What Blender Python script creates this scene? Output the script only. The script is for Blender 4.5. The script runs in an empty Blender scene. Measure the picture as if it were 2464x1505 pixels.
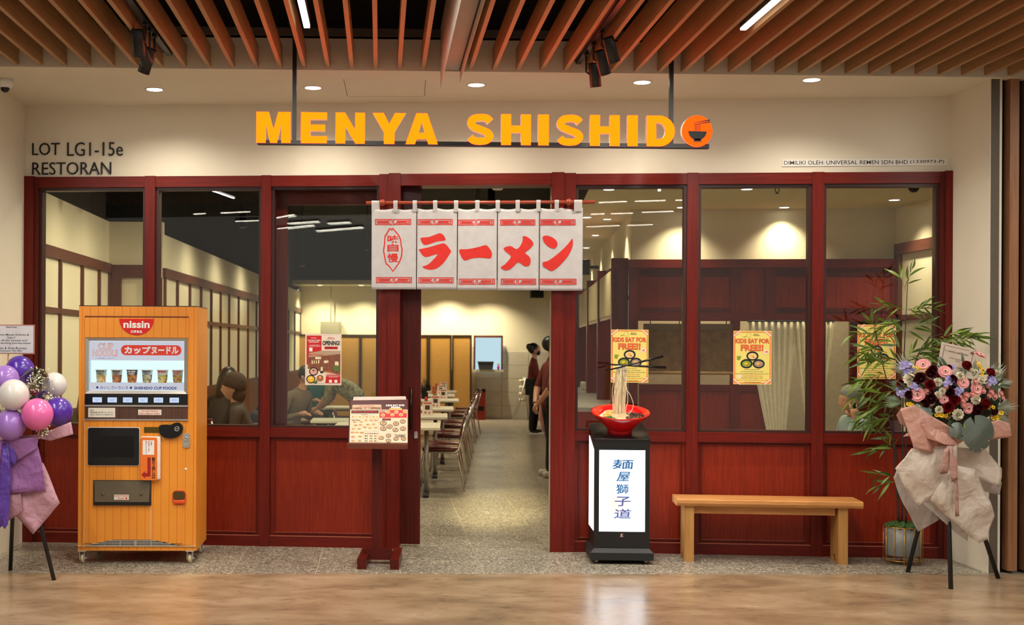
import bpy, bmesh, math, random
from mathutils import Vector, Matrix
from mathutils.geometry import tessellate_polygon
random.seed(7)
SC = bpy.context.scene
C = SC.collection
R = math.radians

# ------------------------------------------------------------------ camera
FPX, PPX, PPY = 3033.5, 989.42, 833.44           # focal length and principal point, in pixels of 2464x1505
YAW, ROLL = 0.0245443, 0.0053073
CAMP = Vector((2.2485, -8.92316, 1.61497))
_fw = Vector((math.sin(YAW), math.cos(YAW), 0)); _rt = Vector((math.cos(YAW), -math.sin(YAW), 0)); _up = Vector((0, 0, 1))
CR = _rt*math.cos(ROLL) + _up*math.sin(ROLL); CU = _up*math.cos(ROLL) - _rt*math.sin(ROLL)
cd = bpy.data.cameras.new('camera'); cam = bpy.data.objects.new('camera', cd); C.objects.link(cam); SC.camera = cam
cam.matrix_world = Matrix(((CR.x, CU.x, -_fw.x, CAMP.x), (CR.y, CU.y, -_fw.y, CAMP.y), (CR.z, CU.z, -_fw.z, CAMP.z), (0, 0, 0, 1)))
cd.sensor_width = 36; cd.lens = 36*FPX/2464
cd.shift_x = (1232-PPX)/2464; cd.shift_y = (PPY-752.5)/2464
cd.clip_end = 200
cd.dof.use_dof = True; cd.dof.focus_distance = 9.4; cd.dof.aperture_fstop = 3.2

# ------------------------------------------------------------------ world, exposure
W = bpy.data.worlds.new('world'); SC.world = W; W.use_nodes = True
W.node_tree.nodes['Background'].inputs[0].default_value = (1.0, 0.90, 0.79, 1)
W.node_tree.nodes['Background'].inputs[1].default_value = 0.55
SC.view_settings.view_transform = 'Standard'; SC.view_settings.look = 'None'
SC.view_settings.exposure = 0.0; SC.view_settings.gamma = 1.0
SC.view_settings.use_curve_mapping = False
SC.cycles.use_denoising = True
SC.cycles.max_bounces = 5; SC.cycles.diffuse_bounces = 3; SC.cycles.glossy_bounces = 3; SC.cycles.adaptive_threshold = 0.05; SC.cycles.transparent_max_bounces = 16
SC.cycles.sample_clamp_indirect = 6.0
P_DOWN, P_INT, P_LIN, P_KIT, P_TRACK = 80.0, 130.0, 92.0, 68.0, 55.0     # lamp powers in watts

def lamp(name, kind, loc, power, color, parent=None, size=.08, aim=None, spot=110, blend=.5, sy=None):
    l = bpy.data.lights.new(name, kind); l.energy = power; l.color = color
    o = bpy.data.objects.new(name, l); C.objects.link(o); o.parent = parent
    o.location = loc
    if kind == 'AREA':
        l.shape = 'RECTANGLE' if sy else 'DISK'; l.size = size
        if sy: l.size_y = sy
    else:
        l.shadow_soft_size = size
    if kind == 'SPOT': l.spot_size = R(spot); l.spot_blend = blend
    if aim is not None:
        o.rotation_euler = Vector(aim).to_track_quat('-Z', 'Y').to_euler()
    return o
WARM = (1.0, .91, .75); NEUT = (1.0, .92, .78); COOL = (.85, .93, 1.0)

# ------------------------------------------------------------------ pixel to place
def ray(px, py): return _fw + CR*((px-PPX)/FPX) - CU*((py-PPY)/FPX)
def onZ(px, py, z=0):
    d = ray(px, py); return CAMP + d*((z-CAMP.z)/d.z)
def onY(px, py, y):
    d = ray(px, py); return CAMP + d*((y-CAMP.y)/d.y)
def local(px, py, loc, rz=0, yl=0):
    """pixel -> (x, z) on the plane y=yl of a thing standing at loc turned by rz"""
    ux = Vector((math.cos(rz), math.sin(rz), 0)); uy = Vector((-math.sin(rz), math.cos(rz), 0))
    o = Vector(loc); d = ray(px, py)
    t = (uy.dot(o)+yl-uy.dot(CAMP))/uy.dot(d); X = CAMP+d*t-o
    return X.dot(ux), X.z
FA = Vector((-.64, 1.476, 0)); PHI = -math.atan2(.778, 7.272); FLEN = 7.335
def fac(px, py, w=0): return local(px, py, FA, PHI, w)
def Fw(u, w, z): 
    c, s = math.cos(PHI), math.sin(PHI)
    return Vector((FA.x+u*c-w*s, FA.y+u*s+w*c, z))

# ------------------------------------------------------------------ mesh builder
def lin(c):
    return tuple(((v/255)/12.92 if v <= 10 else ((v/255+.055)/1.055)**2.4) for v in c)
class MB:
    def __init__(s): s.v = []; s.f = []; s.m = []; s.s = []; s.mi = 0; s.sm = False
    def add(s, vs, fs, sm=None):
        b = len(s.v); s.v += [tuple(q) for q in vs]
        for f in fs:
            s.f.append([b+i for i in f]); s.m.append(s.mi); s.s.append(s.sm if sm is None else sm)
        return s
    def box(s, x0, x1, y0, y1, z0, z1):
        x0, x1 = min(x0, x1), max(x0, x1); y0, y1 = min(y0, y1), max(y0, y1); z0, z1 = min(z0, z1), max(z0, z1)
        return s.add([(x0,y0,z0),(x1,y0,z0),(x1,y1,z0),(x0,y1,z0),(x0,y0,z1),(x1,y0,z1),(x1,y1,z1),(x0,y1,z1)],
                     [(0,3,2,1),(4,5,6,7),(0,1,5,4),(1,2,6,5),(2,3,7,6),(3,0,4,7)], False)
    def rbox(s, x0, x1, y0, y1, z0, z1, b=.005, seg=2, mat=None):
        bm = bmesh.new(); bmesh.ops.create_cube(bm, size=1)
        cx, cy, cz = (x0+x1)/2, (y0+y1)/2, (z0+z1)/2
        for q in bm.verts: q.co = Vector((q.co.x*abs(x1-x0), q.co.y*abs(y1-y0), q.co.z*abs(z1-z0)))
        bmesh.ops.bevel(bm, geom=bm.edges[:], offset=b, segments=seg, profile=.5, affect='EDGES')
        s.frombm(bm, Matrix.Translation((cx, cy, cz)) if mat is None else mat @ Matrix.Translation((cx, cy, cz)), seg > 1); bm.free(); return s
    def frombm(s, bm, mat=None, sm=False):
        bm.verts.index_update(); vs = [(mat @ q.co if mat else q.co) for q in bm.verts]
        return s.add(vs, [[q.index for q in f.verts] for f in bm.faces], sm)
    def xf(s, start, mat):
        for i in range(start, len(s.v)): s.v[i] = tuple(mat @ Vector(s.v[i]))
        return s
    def tube(s, pts, r, n=8, caps=True):
        pts = [Vector(q) for q in pts]; k = len(pts)
        rs = r if isinstance(r, (list, tuple)) else [r]*k
        t0 = (pts[1]-pts[0]).normalized()
        a = Vector((0,0,1)) if abs(t0.z) < .9 else Vector((1,0,0))
        nx = t0.cross(a).normalized(); vs = []
        for i in range(k):
            t = (pts[min(i+1,k-1)]-pts[max(i-1,0)]).normalized()
            nx = (nx - t*nx.dot(t)).normalized(); ny = t.cross(nx)
            for j in range(n):
                an = 2*math.pi*j/n; vs.append(pts[i]+(nx*math.cos(an)+ny*math.sin(an))*rs[i])
        fs = [(i*n+j, i*n+(j+1)%n, (i+1)*n+(j+1)%n, (i+1)*n+j) for i in range(k-1) for j in range(n)]
        b = len(s.v); s.add(vs, fs, n > 5)
        if caps:
            s.f += [[b+j for j in range(n)][::-1], [b+(k-1)*n+j for j in range(n)]]; s.m += [s.mi]*2; s.s += [False]*2
        return s
    def cyl(s, p0, p1, r0, r1=None, n=12): return s.tube([p0, p1], [r0, r0 if r1 is None else r1], n)
    def lathe(s, prof, n=24, c=(0,0,0), axis='z', sm=True):
        vs = []
        for r, z in prof:
            for j in range(n):
                a = 2*math.pi*j/n; p = (r*math.cos(a), r*math.sin(a), z)
                if axis == 'y': p = (p[0], -p[2], p[1])
                if axis == 'x': p = (p[2], p[0], p[1])
                vs.append((c[0]+p[0], c[1]+p[1], c[2]+p[2]))
        fs = [(i*n+j, i*n+(j+1)%n, (i+1)*n+(j+1)%n, (i+1)*n+j) for i in range(len(prof)-1) for j in range(n)]
        b = len(s.v); s.add(vs, fs, sm)
        for i, rev in ((0, True), (len(prof)-1, False)):
            if prof[i][0] > 1e-5:
                q = [b+i*n+j for j in range(n)]; s.f.append(q[::-1] if rev else q); s.m.append(s.mi); s.s.append(False)
        return s
    def ball(s, c, rx, ry=None, rz=None, nu=16, nv=10, mat=None):
        ry = rx if ry is None else ry; rz = rx if rz is None else rz; vs = [(0,0,-1)]
        for i in range(1, nv):
            t = math.pi*i/nv
            for j in range(nu):
                a = 2*math.pi*j/nu; vs.append((math.sin(t)*math.cos(a), math.sin(t)*math.sin(a), -math.cos(t)))
        vs.append((0,0,1)); c = Vector(c)
        out = []
        for q in vs:
            q = Vector((q[0]*rx, q[1]*ry, q[2]*rz))
            out.append((mat @ q if mat else q)+c)
        fs = [(0, 1+(j+1)%nu, 1+j) for j in range(nu)]
        for i in range(nv-2):
            for j in range(nu): fs.append((1+i*nu+j, 1+i*nu+(j+1)%nu, 1+(i+1)*nu+(j+1)%nu, 1+(i+1)*nu+j))
        L = len(vs)-1; fs += [(L, 1+(nv-2)*nu+j, 1+(nv-2)*nu+(j+1)%nu) for j in range(nu)]
        return s.add(out, fs, True)
    def grid(s, fn, nu, nv, sm=True, th=0):
        vs = [Vector(fn(i/nu, j/nv)) for j in range(nv+1) for i in range(nu+1)]
        fs = [(j*(nu+1)+i, j*(nu+1)+i+1, (j+1)*(nu+1)+i+1, (j+1)*(nu+1)+i) for j in range(nv) for i in range(nu)]
        s.add(vs, fs, sm)
        return s
    def flat(s, outlines, y, sub=0, fn=None):
        """filled outline(s) in x,z facing -y; fn maps (x,z)->y for draped print"""
        ls = [[Vector((a, b, 0)) for a, b in o] for o in outlines]
        tri = tessellate_polygon(ls); pts = [q for o in outlines for q in o]
        fs = []
        for t in tri:
            (ax, az), (bx, bz), (cx, cz) = pts[t[0]], pts[t[1]], pts[t[2]]
            k = (bx-ax)*(cz-az)-(bz-az)*(cx-ax)
            if abs(k) < 1e-12: continue
            fs.append(t if k > 0 else t[::-1])
        if sub:
            for _ in range(sub):
                cache = {}; nf = []
                def mid(a, b):
                    k = (min(a, b), max(a, b))
                    if k not in cache:
                        pts.append(((pts[a][0]+pts[b][0])/2, (pts[a][1]+pts[b][1])/2)); cache[k] = len(pts)-1
                    return cache[k]
                for a, b, c in fs:
                    ab, bc, ca = mid(a, b), mid(b, c), mid(c, a); nf += [(a, ab, ca), (ab, b, bc), (ca, bc, c), (ab, bc, ca)]
                fs = nf
        return s.add([(x, fn(x, z) if fn else y, z) for x, z in pts], fs, False)
    def ext(s, outlines, y0, y1, mi_side=None):
        """outline(s) in x,z extruded from y0 (front) to y1"""
        m0 = s.mi; s.flat(outlines, y0)
        b = len(s.f); s.flat(outlines, y1)
        for i in range(b, len(s.f)): s.f[i] = s.f[i][::-1]
        if mi_side is not None: s.mi = mi_side
        for o in outlines:
            n = len(o); s.add([(x, y0, z) for x, z in o]+[(x, y1, z) for x, z in o], [(i, (i+1) % n, n+(i+1) % n, n+i) for i in range(n)], False)
        s.mi = m0; return s
    def text(s, t, x0, x1, z0, z1, y, bold=0.0, depth=0, mi=None, vert=False, fn=None, shear=0):
        m0 = s.mi
        if mi is not None: s.mi = mi
        if 'M' in t or 'W' in t: bold = min(bold, .018)
        if vert: t = '\n'.join(t)
        vs, fs = textgeo(t, bold, depth)
        if not vs: return s
        a0 = min(q[0] for q in vs); a1 = max(q[0] for q in vs); b0 = min(q[1] for q in vs); b1 = max(q[1] for q in vs)
        sx = (x1-x0)/max(a1-a0, 1e-6); sz = (z1-z0)/max(b1-b0, 1e-6)
        out = []
        for q in vs:
            z = z0+(q[1]-b0)*sz; x = x0+(q[0]-a0)*sx+shear*(z-z0)
            out.append((x, (fn(x, z) if fn else y)-(depth/2+q[2])*(1 if depth else 0), z))
        s.add(out, fs, False); s.mi = m0; return s
    def build(s, name, mats, parent=None, loc=None, rz=0, rot=None, recalc=True):
        me = bpy.data.meshes.new(name); me.from_pydata(s.v, [], s.f)
        me.polygons.foreach_set('material_index', s.m); me.polygons.foreach_set('use_smooth', s.s)
        for m in (mats if isinstance(mats, (list, tuple)) else [mats]): me.materials.append(m)
        if recalc:
            bm = bmesh.new(); bm.from_mesh(me); bmesh.ops.recalc_face_normals(bm, faces=bm.faces[:]); bm.to_mesh(me); bm.free()
        o = bpy.data.objects.new(name, me); C.objects.link(o)
        if parent is not None: o.parent = parent
        if loc is not None: o.location = loc
        o.rotation_euler = rot if rot is not None else (0, 0, rz)
        return o
_tc = {}
def textgeo(t, bold=0.0, depth=0):
    k = (t, round(bold, 4), round(depth, 5))
    if k in _tc: return _tc[k]
    cu = bpy.data.curves.new('t', 'FONT'); cu.body = t; cu.offset = bold; cu.resolution_u = 3; cu.extrude = depth/2
    cu.align_x = 'CENTER'; cu.space_line = 1.0
    ob = bpy.data.objects.new('t', cu); C.objects.link(ob)
    dg = bpy.context.evaluated_depsgraph_get(); me = bpy.data.meshes.new_from_object(ob.evaluated_get(dg))
    vs = [tuple(q.co) for q in me.vertices]; fs = [tuple(p.vertices) for p in me.polygons]
    bpy.data.objects.remove(ob); bpy.data.curves.remove(cu); bpy.data.meshes.remove(me)
    _tc[k] = (vs, fs); return _tc[k]
def spline(pts, n=6, closed=True):
    k = len(pts); out = []
    for i in range(k if closed else k-1):
        p = [pts[(i+d) % k] if closed else pts[max(0, min(k-1, i+d))] for d in (-1, 0, 1, 2)]
        for j in range(n):
            t = j/n
            out.append(tuple(.5*((2*p[1][a])+(-p[0][a]+p[2][a])*t+(2*p[0][a]-5*p[1][a]+4*p[2][a]-p[3][a])*t*t+(-p[0][a]+3*p[1][a]-3*p[2][a]+p[3][a])*t**3) for a in range(len(p[0]))))
    if not closed: out.append(tuple(pts[-1]))
    return out
def circ(cx, cz, rx, rz=None, n=20, a0=0, a1=2*math.pi):
    rz = rx if rz is None else rz; k = n if abs(a1-a0) > 6.28 else n+1
    return [(cx+rx*math.cos(a0+(a1-a0)*i/n), cz+rz*math.sin(a0+(a1-a0)*i/n)) for i in range(k)]
def rrect(x0, x1, z0, z1, r, n=4):
    o = []
    for cx, cz, a in ((x1-r, z0+r, -90), (x1-r, z1-r, 0), (x0+r, z1-r, 90), (x0+r, z0+r, 180)):
        o += [(cx+r*math.cos(R(a+90*i/n)), cz+r*math.sin(R(a+90*i/n))) for i in range(n+1)]
    return o
def rect(x0, x1, z0, z1): return [(x0, z0), (x1, z0), (x1, z1), (x0, z1)]

# ------------------------------------------------------------------ things
def tag(o, label, cat=None, group=None, kind=None):
    if label: o['label'] = label
    if cat: o['category'] = cat
    if group: o['group'] = group
    if kind: o['kind'] = kind
    return o
def thing(name, label, cat, loc=(0,0,0), rz=0, group=None, kind=None):
    o = bpy.data.objects.new(name, None); C.objects.link(o); o.location = loc; o.rotation_euler = (0, 0, rz)
    o.empty_display_size = .1
    return tag(o, label, cat, group, kind)
def dup(root, loc=None, rz=None, label=None, group=None):
    r = root.copy(); C.objects.link(r)
    if loc is not None: r.location = loc
    if rz is not None: r.rotation_euler = (0, 0, rz)
    if label: r['label'] = label
    if group: r['group'] = group
    for ch in root.children:
        c = ch.copy(); C.objects.link(c); c.parent = r
        for g in ch.children:
            d = g.copy(); C.objects.link(d); d.parent = c
    return r
def struct(mb, name, mats, label, loc=None, rz=0): return tag(mb.build(name, mats, None, loc, rz), label, None, None, 'structure')

# ------------------------------------------------------------------ materials
_m = {}
def mat(name, rgb=(200,200,200), rough=.5, metal=0, emit=None, es=0, var=.06, scale=20, bump=0, spec=.5, sheen=0, trans=0, alpha=1, coat=0, stretch=None, rgb2=None, bscale=None, rvar=0):
    """principled material with procedural colour variation"""
    if name in _m: return _m[name]
    m = bpy.data.materials.new(name); m.use_nodes = True; nt = m.node_tree; b = nt.nodes['Principled BSDF']; L = nt.links.new
    tc = nt.nodes.new('ShaderNodeTexCoord'); mp = nt.nodes.new('ShaderNodeMapping'); L(tc.outputs['Object'], mp.inputs[0])
    mp.inputs['Scale'].default_value = stretch or (1, 1, 1)
    nz = nt.nodes.new('ShaderNodeTexNoise'); nz.inputs['Scale'].default_value = scale; nz.inputs['Detail'].default_value = 4; L(mp.outputs[0], nz.inputs['Vector'])
    rp = nt.nodes.new('ShaderNodeValToRGB'); c = lin(rgb); c2 = lin(rgb2) if rgb2 else tuple(v*(1+var) for v in c)
    c1 = c if rgb2 else tuple(v*(1-var) for v in c)
    rp.color_ramp.elements[0].position = .3; rp.color_ramp.elements[1].position = .7
    rp.color_ramp.elements[0].color = (*c1, 1); rp.color_ramp.elements[1].color = (*c2, 1)
    L(nz.outputs['Fac'], rp.inputs[0]); L(rp.outputs[0], b.inputs['Base Color'])
    b.inputs['Roughness'].default_value = rough; b.inputs['Metallic'].default_value = metal
    b.inputs['Specular IOR Level'].default_value = spec; b.inputs['Coat Weight'].default_value = coat; b.inputs['Coat Roughness'].default_value = .12
    if sheen: b.inputs['Sheen Weight'].default_value = sheen
    if trans: b.inputs['Transmission Weight'].default_value = trans
    if alpha < 1: b.inputs['Alpha'].default_value = alpha
    if emit: b.inputs['Emission Color'].default_value = (*lin(emit), 1); b.inputs['Emission Strength'].default_value = es
    if rvar:
        mr = nt.nodes.new('ShaderNodeMapRange'); mr.inputs['To Min'].default_value = max(0, rough-rvar); mr.inputs['To Max'].default_value = rough+rvar
        L(nz.outputs['Fac'], mr.inputs['Value']); L(mr.outputs[0], b.inputs['Roughness'])
    if bump:
        bp = nt.nodes.new('ShaderNodeBump'); bp.inputs['Strength'].default_value = bump; bp.inputs['Distance'].default_value = .01
        if bscale:
            n2 = nt.nodes.new('ShaderNodeTexNoise'); n2.inputs['Scale'].default_value = bscale; L(mp.outputs[0], n2.inputs['Vector']); L(n2.outputs['Fac'], bp.inputs['Height'])
        else: L(nz.outputs['Fac'], bp.inputs['Height'])
        L(bp.outputs[0], b.inputs['Normal'])
    _m[name] = m; return m
def wood(name, a, b_, axis='z', rough=.35, fine=60, coat=0, spec=.4):
    st = {'z': (1, 1, .045), 'x': (.045, 1, 1), 'y': (1, .045, 1)}[axis]
    m = mat(name, a, rough, rgb2=b_, scale=fine, stretch=st, bump=.05, coat=coat, spec=spec)
    nz = [n for n in m.node_tree.nodes if n.type == 'TEX_NOISE'][0]; nz.inputs['Roughness'].default_value = .65; nz.inputs['Distortion'].default_value = .3
    return m
def glow(name, rgb, s, raw=None):
    if name in _m: return _m[name]
    m = bpy.data.materials.new(name); m.use_nodes = True; nt = m.node_tree; nt.nodes.remove(nt.nodes['Principled BSDF'])
    e = nt.nodes.new('ShaderNodeEmission'); e.inputs[0].default_value = (*(raw or lin(rgb)), 1); e.inputs[1].default_value = s
    nt.links.new(e.outputs[0], nt.nodes['Material Output'].inputs[0]); _m[name] = m; return m
def glass(name='clear_glass', tint=(.93, .95, .93), gain=1.0):
    if name in _m: return _m[name]
    m = bpy.data.materials.new(name); m.use_nodes = True; nt = m.node_tree; nt.nodes.remove(nt.nodes['Principled BSDF']); L = nt.links.new
    t = nt.nodes.new('ShaderNodeBsdfTransparent'); t.inputs[0].default_value = (*tint, 1)
    g = nt.nodes.new('ShaderNodeBsdfGlossy'); g.inputs['Roughness'].default_value = 0.0; g.inputs[0].default_value = (1, 1, 1, 1)
    fr = nt.nodes.new('ShaderNodeFresnel'); fr.inputs[0].default_value = 1.5
    ge = nt.nodes.new('ShaderNodeNewGeometry'); iv = nt.nodes.new('ShaderNodeMath'); iv.operation = 'SUBTRACT'; iv.inputs[0].default_value = gain
    L(ge.outputs['Backfacing'], iv.inputs[1]); mu = nt.nodes.new('ShaderNodeMath'); mu.operation = 'MULTIPLY'; mu.use_clamp = True
    L(fr.outputs[0], mu.inputs[0]); L(iv.outputs[0], mu.inputs[1])
    mx = nt.nodes.new('ShaderNodeMixShader'); L(mu.outputs[0], mx.inputs[0]); L(t.outputs[0], mx.inputs[1]); L(g.outputs[0], mx.inputs[2])
    L(mx.outputs[0], nt.nodes['Material Output'].inputs[0]); _m[name] = m; return m

MAH_V = wood('mahogany_upright', (86, 17, 9), (115, 28, 16), 'z', spec=.25)
MAH_H = wood('mahogany_level', (86, 17, 9), (115, 28, 16), 'x', spec=.25)
MAH_P = wood('mahogany_panel', (116, 30, 13), (144, 45, 22), 'z', fine=90, spec=.25)
MAH_D = wood('mahogany_dark', (72, 17, 11), (96, 26, 17), 'z', spec=.25)
SLAT = wood('slat_wood', (164, 122, 82), (186, 144, 100), 'y', .5)
CREAM = mat('cream_paint', (232, 224, 205), .75, var=.02, scale=3)
CREAM_IN = mat('cream_wall_inside', (226, 216, 186), .75, var=.02, scale=3)
BLACKM = mat('black_metal', (18, 18, 19), .4, var=.1)
BLACKP = mat('black_plastic', (14, 14, 15), .28)
CHROME = mat('chrome', (212, 208, 200), .18, .85)
STEEL = mat('brushed_steel', (186, 182, 176), .34, .55, stretch=(1, 1, 12))
WHITE = mat('white_paint', (238, 236, 230), .5, var=.02)
INK = mat('black_ink', (16, 15, 15), .5)
REDI = mat('red_ink', (205, 28, 22), .45)
BLUEI = mat('blue_ink', (28, 52, 140), .45)
WHI = mat('white_ink', (245, 243, 238), .5, var=.01)
GLASS = glass()

# ================================================================== setting
def nodes_mat(name):
    m = bpy.data.materials.new(name); m.use_nodes = True; return m, m.node_tree, m.node_tree.nodes['Principled BSDF'], m.node_tree.links.new
def terrazzo():
    m, nt, b, L = nodes_mat('terrazzo_tile'); N = nt.nodes.new
    tc = N('ShaderNodeTexCoord'); ge = N('ShaderNodeNewGeometry')
    v = N('ShaderNodeTexVoronoi'); v.inputs['Scale'].default_value = 95; L(ge.outputs['Position'], v.inputs['Vector'])
    r = N('ShaderNodeValToRGB'); els = r.color_ramp.elements
    els[0].position = .0; els[0].color = (*lin((88, 82, 72)), 1); els[1].position = 1; els[1].color = (*lin((222, 214, 196)), 1)
    for p, c in ((.35, (124, 116, 102)), (.62, (150, 142, 126)), (.82, (170, 160, 142))):
        e = els.new(p); e.color = (*lin(c), 1)
    sp = N('ShaderNodeSeparateColor'); L(v.outputs['Color'], sp.inputs[0]); L(sp.outputs[0], r.inputs[0])
    n = N('ShaderNodeTexNoise'); n.inputs['Scale'].default_value = 6; L(ge.outputs['Position'], n.inputs['Vector'])
    oi = N('ShaderNodeObjectInfo'); mr = N('ShaderNodeMapRange'); mr.inputs['To Min'].default_value = .88; mr.inputs['To Max'].default_value = 1.06; L(oi.outputs['Random'], mr.inputs['Value'])
    mx = N('ShaderNodeVectorMath'); mx.operation = 'SCALE'; L(r.outputs[0], mx.inputs[0]); L(mr.outputs[0], mx.inputs['Scale'])
    L(mx.outputs[0], b.inputs['Base Color'])
    r2 = N('ShaderNodeMapRange'); r2.inputs['To Min'].default_value = .27; r2.inputs['To Max'].default_value = .33; L(n.outputs['Fac'], r2.inputs['Value']); L(r2.outputs[0], b.inputs['Roughness'])
    return m
def concrete():
    m, nt, b, L = nodes_mat('polished_concrete'); N = nt.nodes.new
    tc = N('ShaderNodeTexCoord'); mp = N('ShaderNodeMapping'); mp.inputs['Scale'].default_value = (1.0, 1.7, 1); L(tc.outputs['Object'], mp.inputs[0])
    n = N('ShaderNodeTexNoise'); n.inputs['Scale'].default_value = 1.6; n.inputs['Detail'].default_value = 9; n.inputs['Roughness'].default_value = .62; n.inputs['Distortion'].default_value = .35; L(mp.outputs[0], n.inputs['Vector'])
    r = N('ShaderNodeValToRGB'); els = r.color_ramp.elements
    els[0].position = .2; els[0].color = (*lin((96, 78, 60)), 1); els[1].position = .85; els[1].color = (*lin((190, 166, 138)), 1)
    e = els.new(.48); e.color = (*lin((152, 126, 98)), 1); L(n.outputs['Fac'], r.inputs[0])
    n2 = N('ShaderNodeTexNoise'); n2.inputs['Scale'].default_value = 7; n2.inputs['Detail'].default_value = 6; L(mp.outputs[0], n2.inputs['Vector'])
    r2 = N('ShaderNodeValToRGB'); r2.color_ramp.elements[0].position = .30; r2.color_ramp.elements[0].color = (.62, .62, .62, 1); r2.color_ramp.elements[1].position = .42; r2.color_ramp.elements[1].color = (1, 1, 1, 1); L(n2.outputs['Fac'], r2.inputs[0])
    mx = N('ShaderNodeMix'); mx.data_type = 'RGBA'; mx.blend_type = 'MULTIPLY'; mx.inputs[0].default_value = .7; L(r.outputs[0], mx.inputs[6]); L(r2.outputs[0], mx.inputs[7]); L(mx.outputs[2], b.inputs['Base Color'])
    mr = N('ShaderNodeMapRange'); mr.inputs['To Min'].default_value = .14; mr.inputs['To Max'].default_value = .34; L(n.outputs['Fac'], mr.inputs['Value']); L(mr.outputs[0], b.inputs['Roughness'])
    n3 = N('ShaderNodeTexNoise'); n3.inputs['Scale'].default_value = 55; L(tc.outputs['Object'], n3.inputs['Vector'])
    bp = N('ShaderNodeBump'); bp.inputs['Strength'].default_value = .12; bp.inputs['Distance'].default_value = .003; L(n3.outputs['Fac'], bp.inputs['Height']); L(bp.outputs[0], b.inputs['Normal'])
    b.inputs['Specular IOR Level'].default_value = .6
    return m
TERR = terrazzo(); CONC = concrete()
GROUT = mat('grout', (188, 176, 152), .8)
# floors
fl = struct(MB().box(-8, 12, -14, 0, -.2, 0), 'floor', CONC, 'polished brown concrete mall floor in the foreground')
fi = struct(MB().box(-1.4, 8, .001, 21, -.2, -.0035), 'floor', GROUT, 'grey speckled stone tile floor of the shop and its entrance apron')
tile0 = MB().box(-.2968, .2968, -.2978, .2978, -.02, 0).build('tile', TERR, fi, (0, 0, 0)); first = True
for n in range(0, 32):
    for k in (range(-2, 12) if n < 3 else range(2, 10)):
        o = tile0 if first else tile0.copy()
        if not first: C.objects.link(o); o.parent = fi
        first = False; o.location = (.6*k+.3, .6*n+.3, 0)
tag(MB().box(-1.35, 1.2, 1.81, 20, -.03, -.001).box(6.0, 7.8, 1.81, 20, -.03, -.001).build('tile_field', TERR, fi), None, kind='stuff')

# ceiling of the mall: dark slab with wooden slats below
DARKC = mat('dark_ceiling', (52, 40, 28), .9, var=.15, scale=2)
VOID = mat('black_void', (16, 16, 15), .9)
cl = struct(MB().box(-8, 12, -14, .25, 4.3, 4.4).box(-8, 12, .25, .35, 3.7, 4.4), 'ceiling', DARKC, 'dark mall ceiling carrying long brown wooden slats')
s0 = MB().box(-.014, .014, -5.6, -.012, 0, .15).build('slat', SLAT, cl); first = True
for k in range(-16, 58):
    if k == 18: continue
    o = s0 if first else s0.copy()
    if not first: C.objects.link(o); o.parent = cl
    first = False; o.location = (-.311+.1678*k, 0, 3.575)
# soffit, bulkhead and fascia
sof = MB(); P4 = [(-.66, 0), (6.64, 0), (6.64, .72), (-.66, 1.5)]
sof.add([(x, y, 3.565) for x, y in P4]+[(x, y, 3.62) for x, y in P4], [(0,3,2,1),(4,5,6,7),(0,1,5,4),(1,2,6,5),(2,3,7,6),(3,0,4,7)], False)
struct(sof, 'ceiling', CREAM, 'cream plaster soffit above the shop entrance')
bh = struct(MB().box(-3, 9, -.01, .1, 3.562, 3.785), 'wall_front', CREAM, 'cream bulkhead strip behind the slat ends')
rail = MB().box(-3, 9, -.03, .02, 3.80, 3.812).box(-3, 9, -.005, .02, 3.80, 3.86)
for i in range(150): rail.box(-3+i*.08, -2.95+i*.08, -.034, -.03, 3.803, 3.809)
struct(rail, 'trim_rail', mat('rail_metal', (120, 104, 88), .5, .6), 'slotted metal rail above the cream bulkhead')
struct(MB().box(-.1, FLEN+.05, 0, .14, 2.975, 3.566), 'wall_front', CREAM, 'cream fascia wall above the red wooden shop front', FA, PHI)
# access hatch in the soffit
ht = MB()
for a, b_ in (((1.971, .30), (1.982, .935)), ((1.982, .935), (2.582, .905)), ((2.582, .905), (2.57, .30))):
    d = Vector((b_[0]-a[0], b_[1]-a[1], 0)); n = Vector((-d.y, d.x, 0)).normalized()*.0022
    A_, B_ = Vector((*a, 3.5645)), Vector((*b_, 3.5645)); up = Vector((0, 0, .002))
    ht.add([A_-n, B_-n, B_+n, A_+n, A_-n+up, B_-n+up, B_+n+up, A_+n+up], [(0,1,2,3),(4,7,6,5),(0,4,5,1),(2,6,7,3)], False)
struct(ht, 'trim_hatch', mat('shadow_gap', (110, 98, 76), .9), 'thin outline of an access hatch in the soffit')
# side walls of the recess
struct(MB().box(-1.4, -.66, -.02, 1.62, 0, 3.6), 'wall_left', CREAM, 'cream plaster return wall left of the shop front')
struct(MB().box(6.635, 6.72, .055, .85, 0, 3.6), 'wall_right', CREAM, 'cream plaster return wall right of the shop front')
GREYW = mat('grey_cladding', (98, 88, 74), .7)
wr = struct(MB().box(6.72, 9.5, .12, .3, 0, 4.0), 'wall_right', mat('black_backing', (12, 10, 9), .8), 'dark backing wall with upright wooden fins at the right edge')
MB().box(6.64, 6.70, .05, .13, 0, 3.6).build('corner_strip', GREYW, wr)
FIN = wood('fin_wood', (140, 94, 62), (164, 116, 80), 'z', .5)
for i in range(8): MB().box(-.033, .033, -.09, 0, .02, 3.58).build('fin', FIN, wr, (6.80+.125*i, .12, 0))
# walls of the hall behind the camera, low and dark, only met by reflections
struct(MB().box(-8.2, -8, -14, .3, 0, 4.4), 'wall_hall', mat('hall_wall', (96, 82, 66), .8), 'plain brown hall wall far to the left')
struct(MB().box(12, 12.2, -14, .3, 0, 4.4), 'wall_hall', mat('hall_wall', (96, 82, 66), .8), 'plain brown hall wall far to the right')

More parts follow.
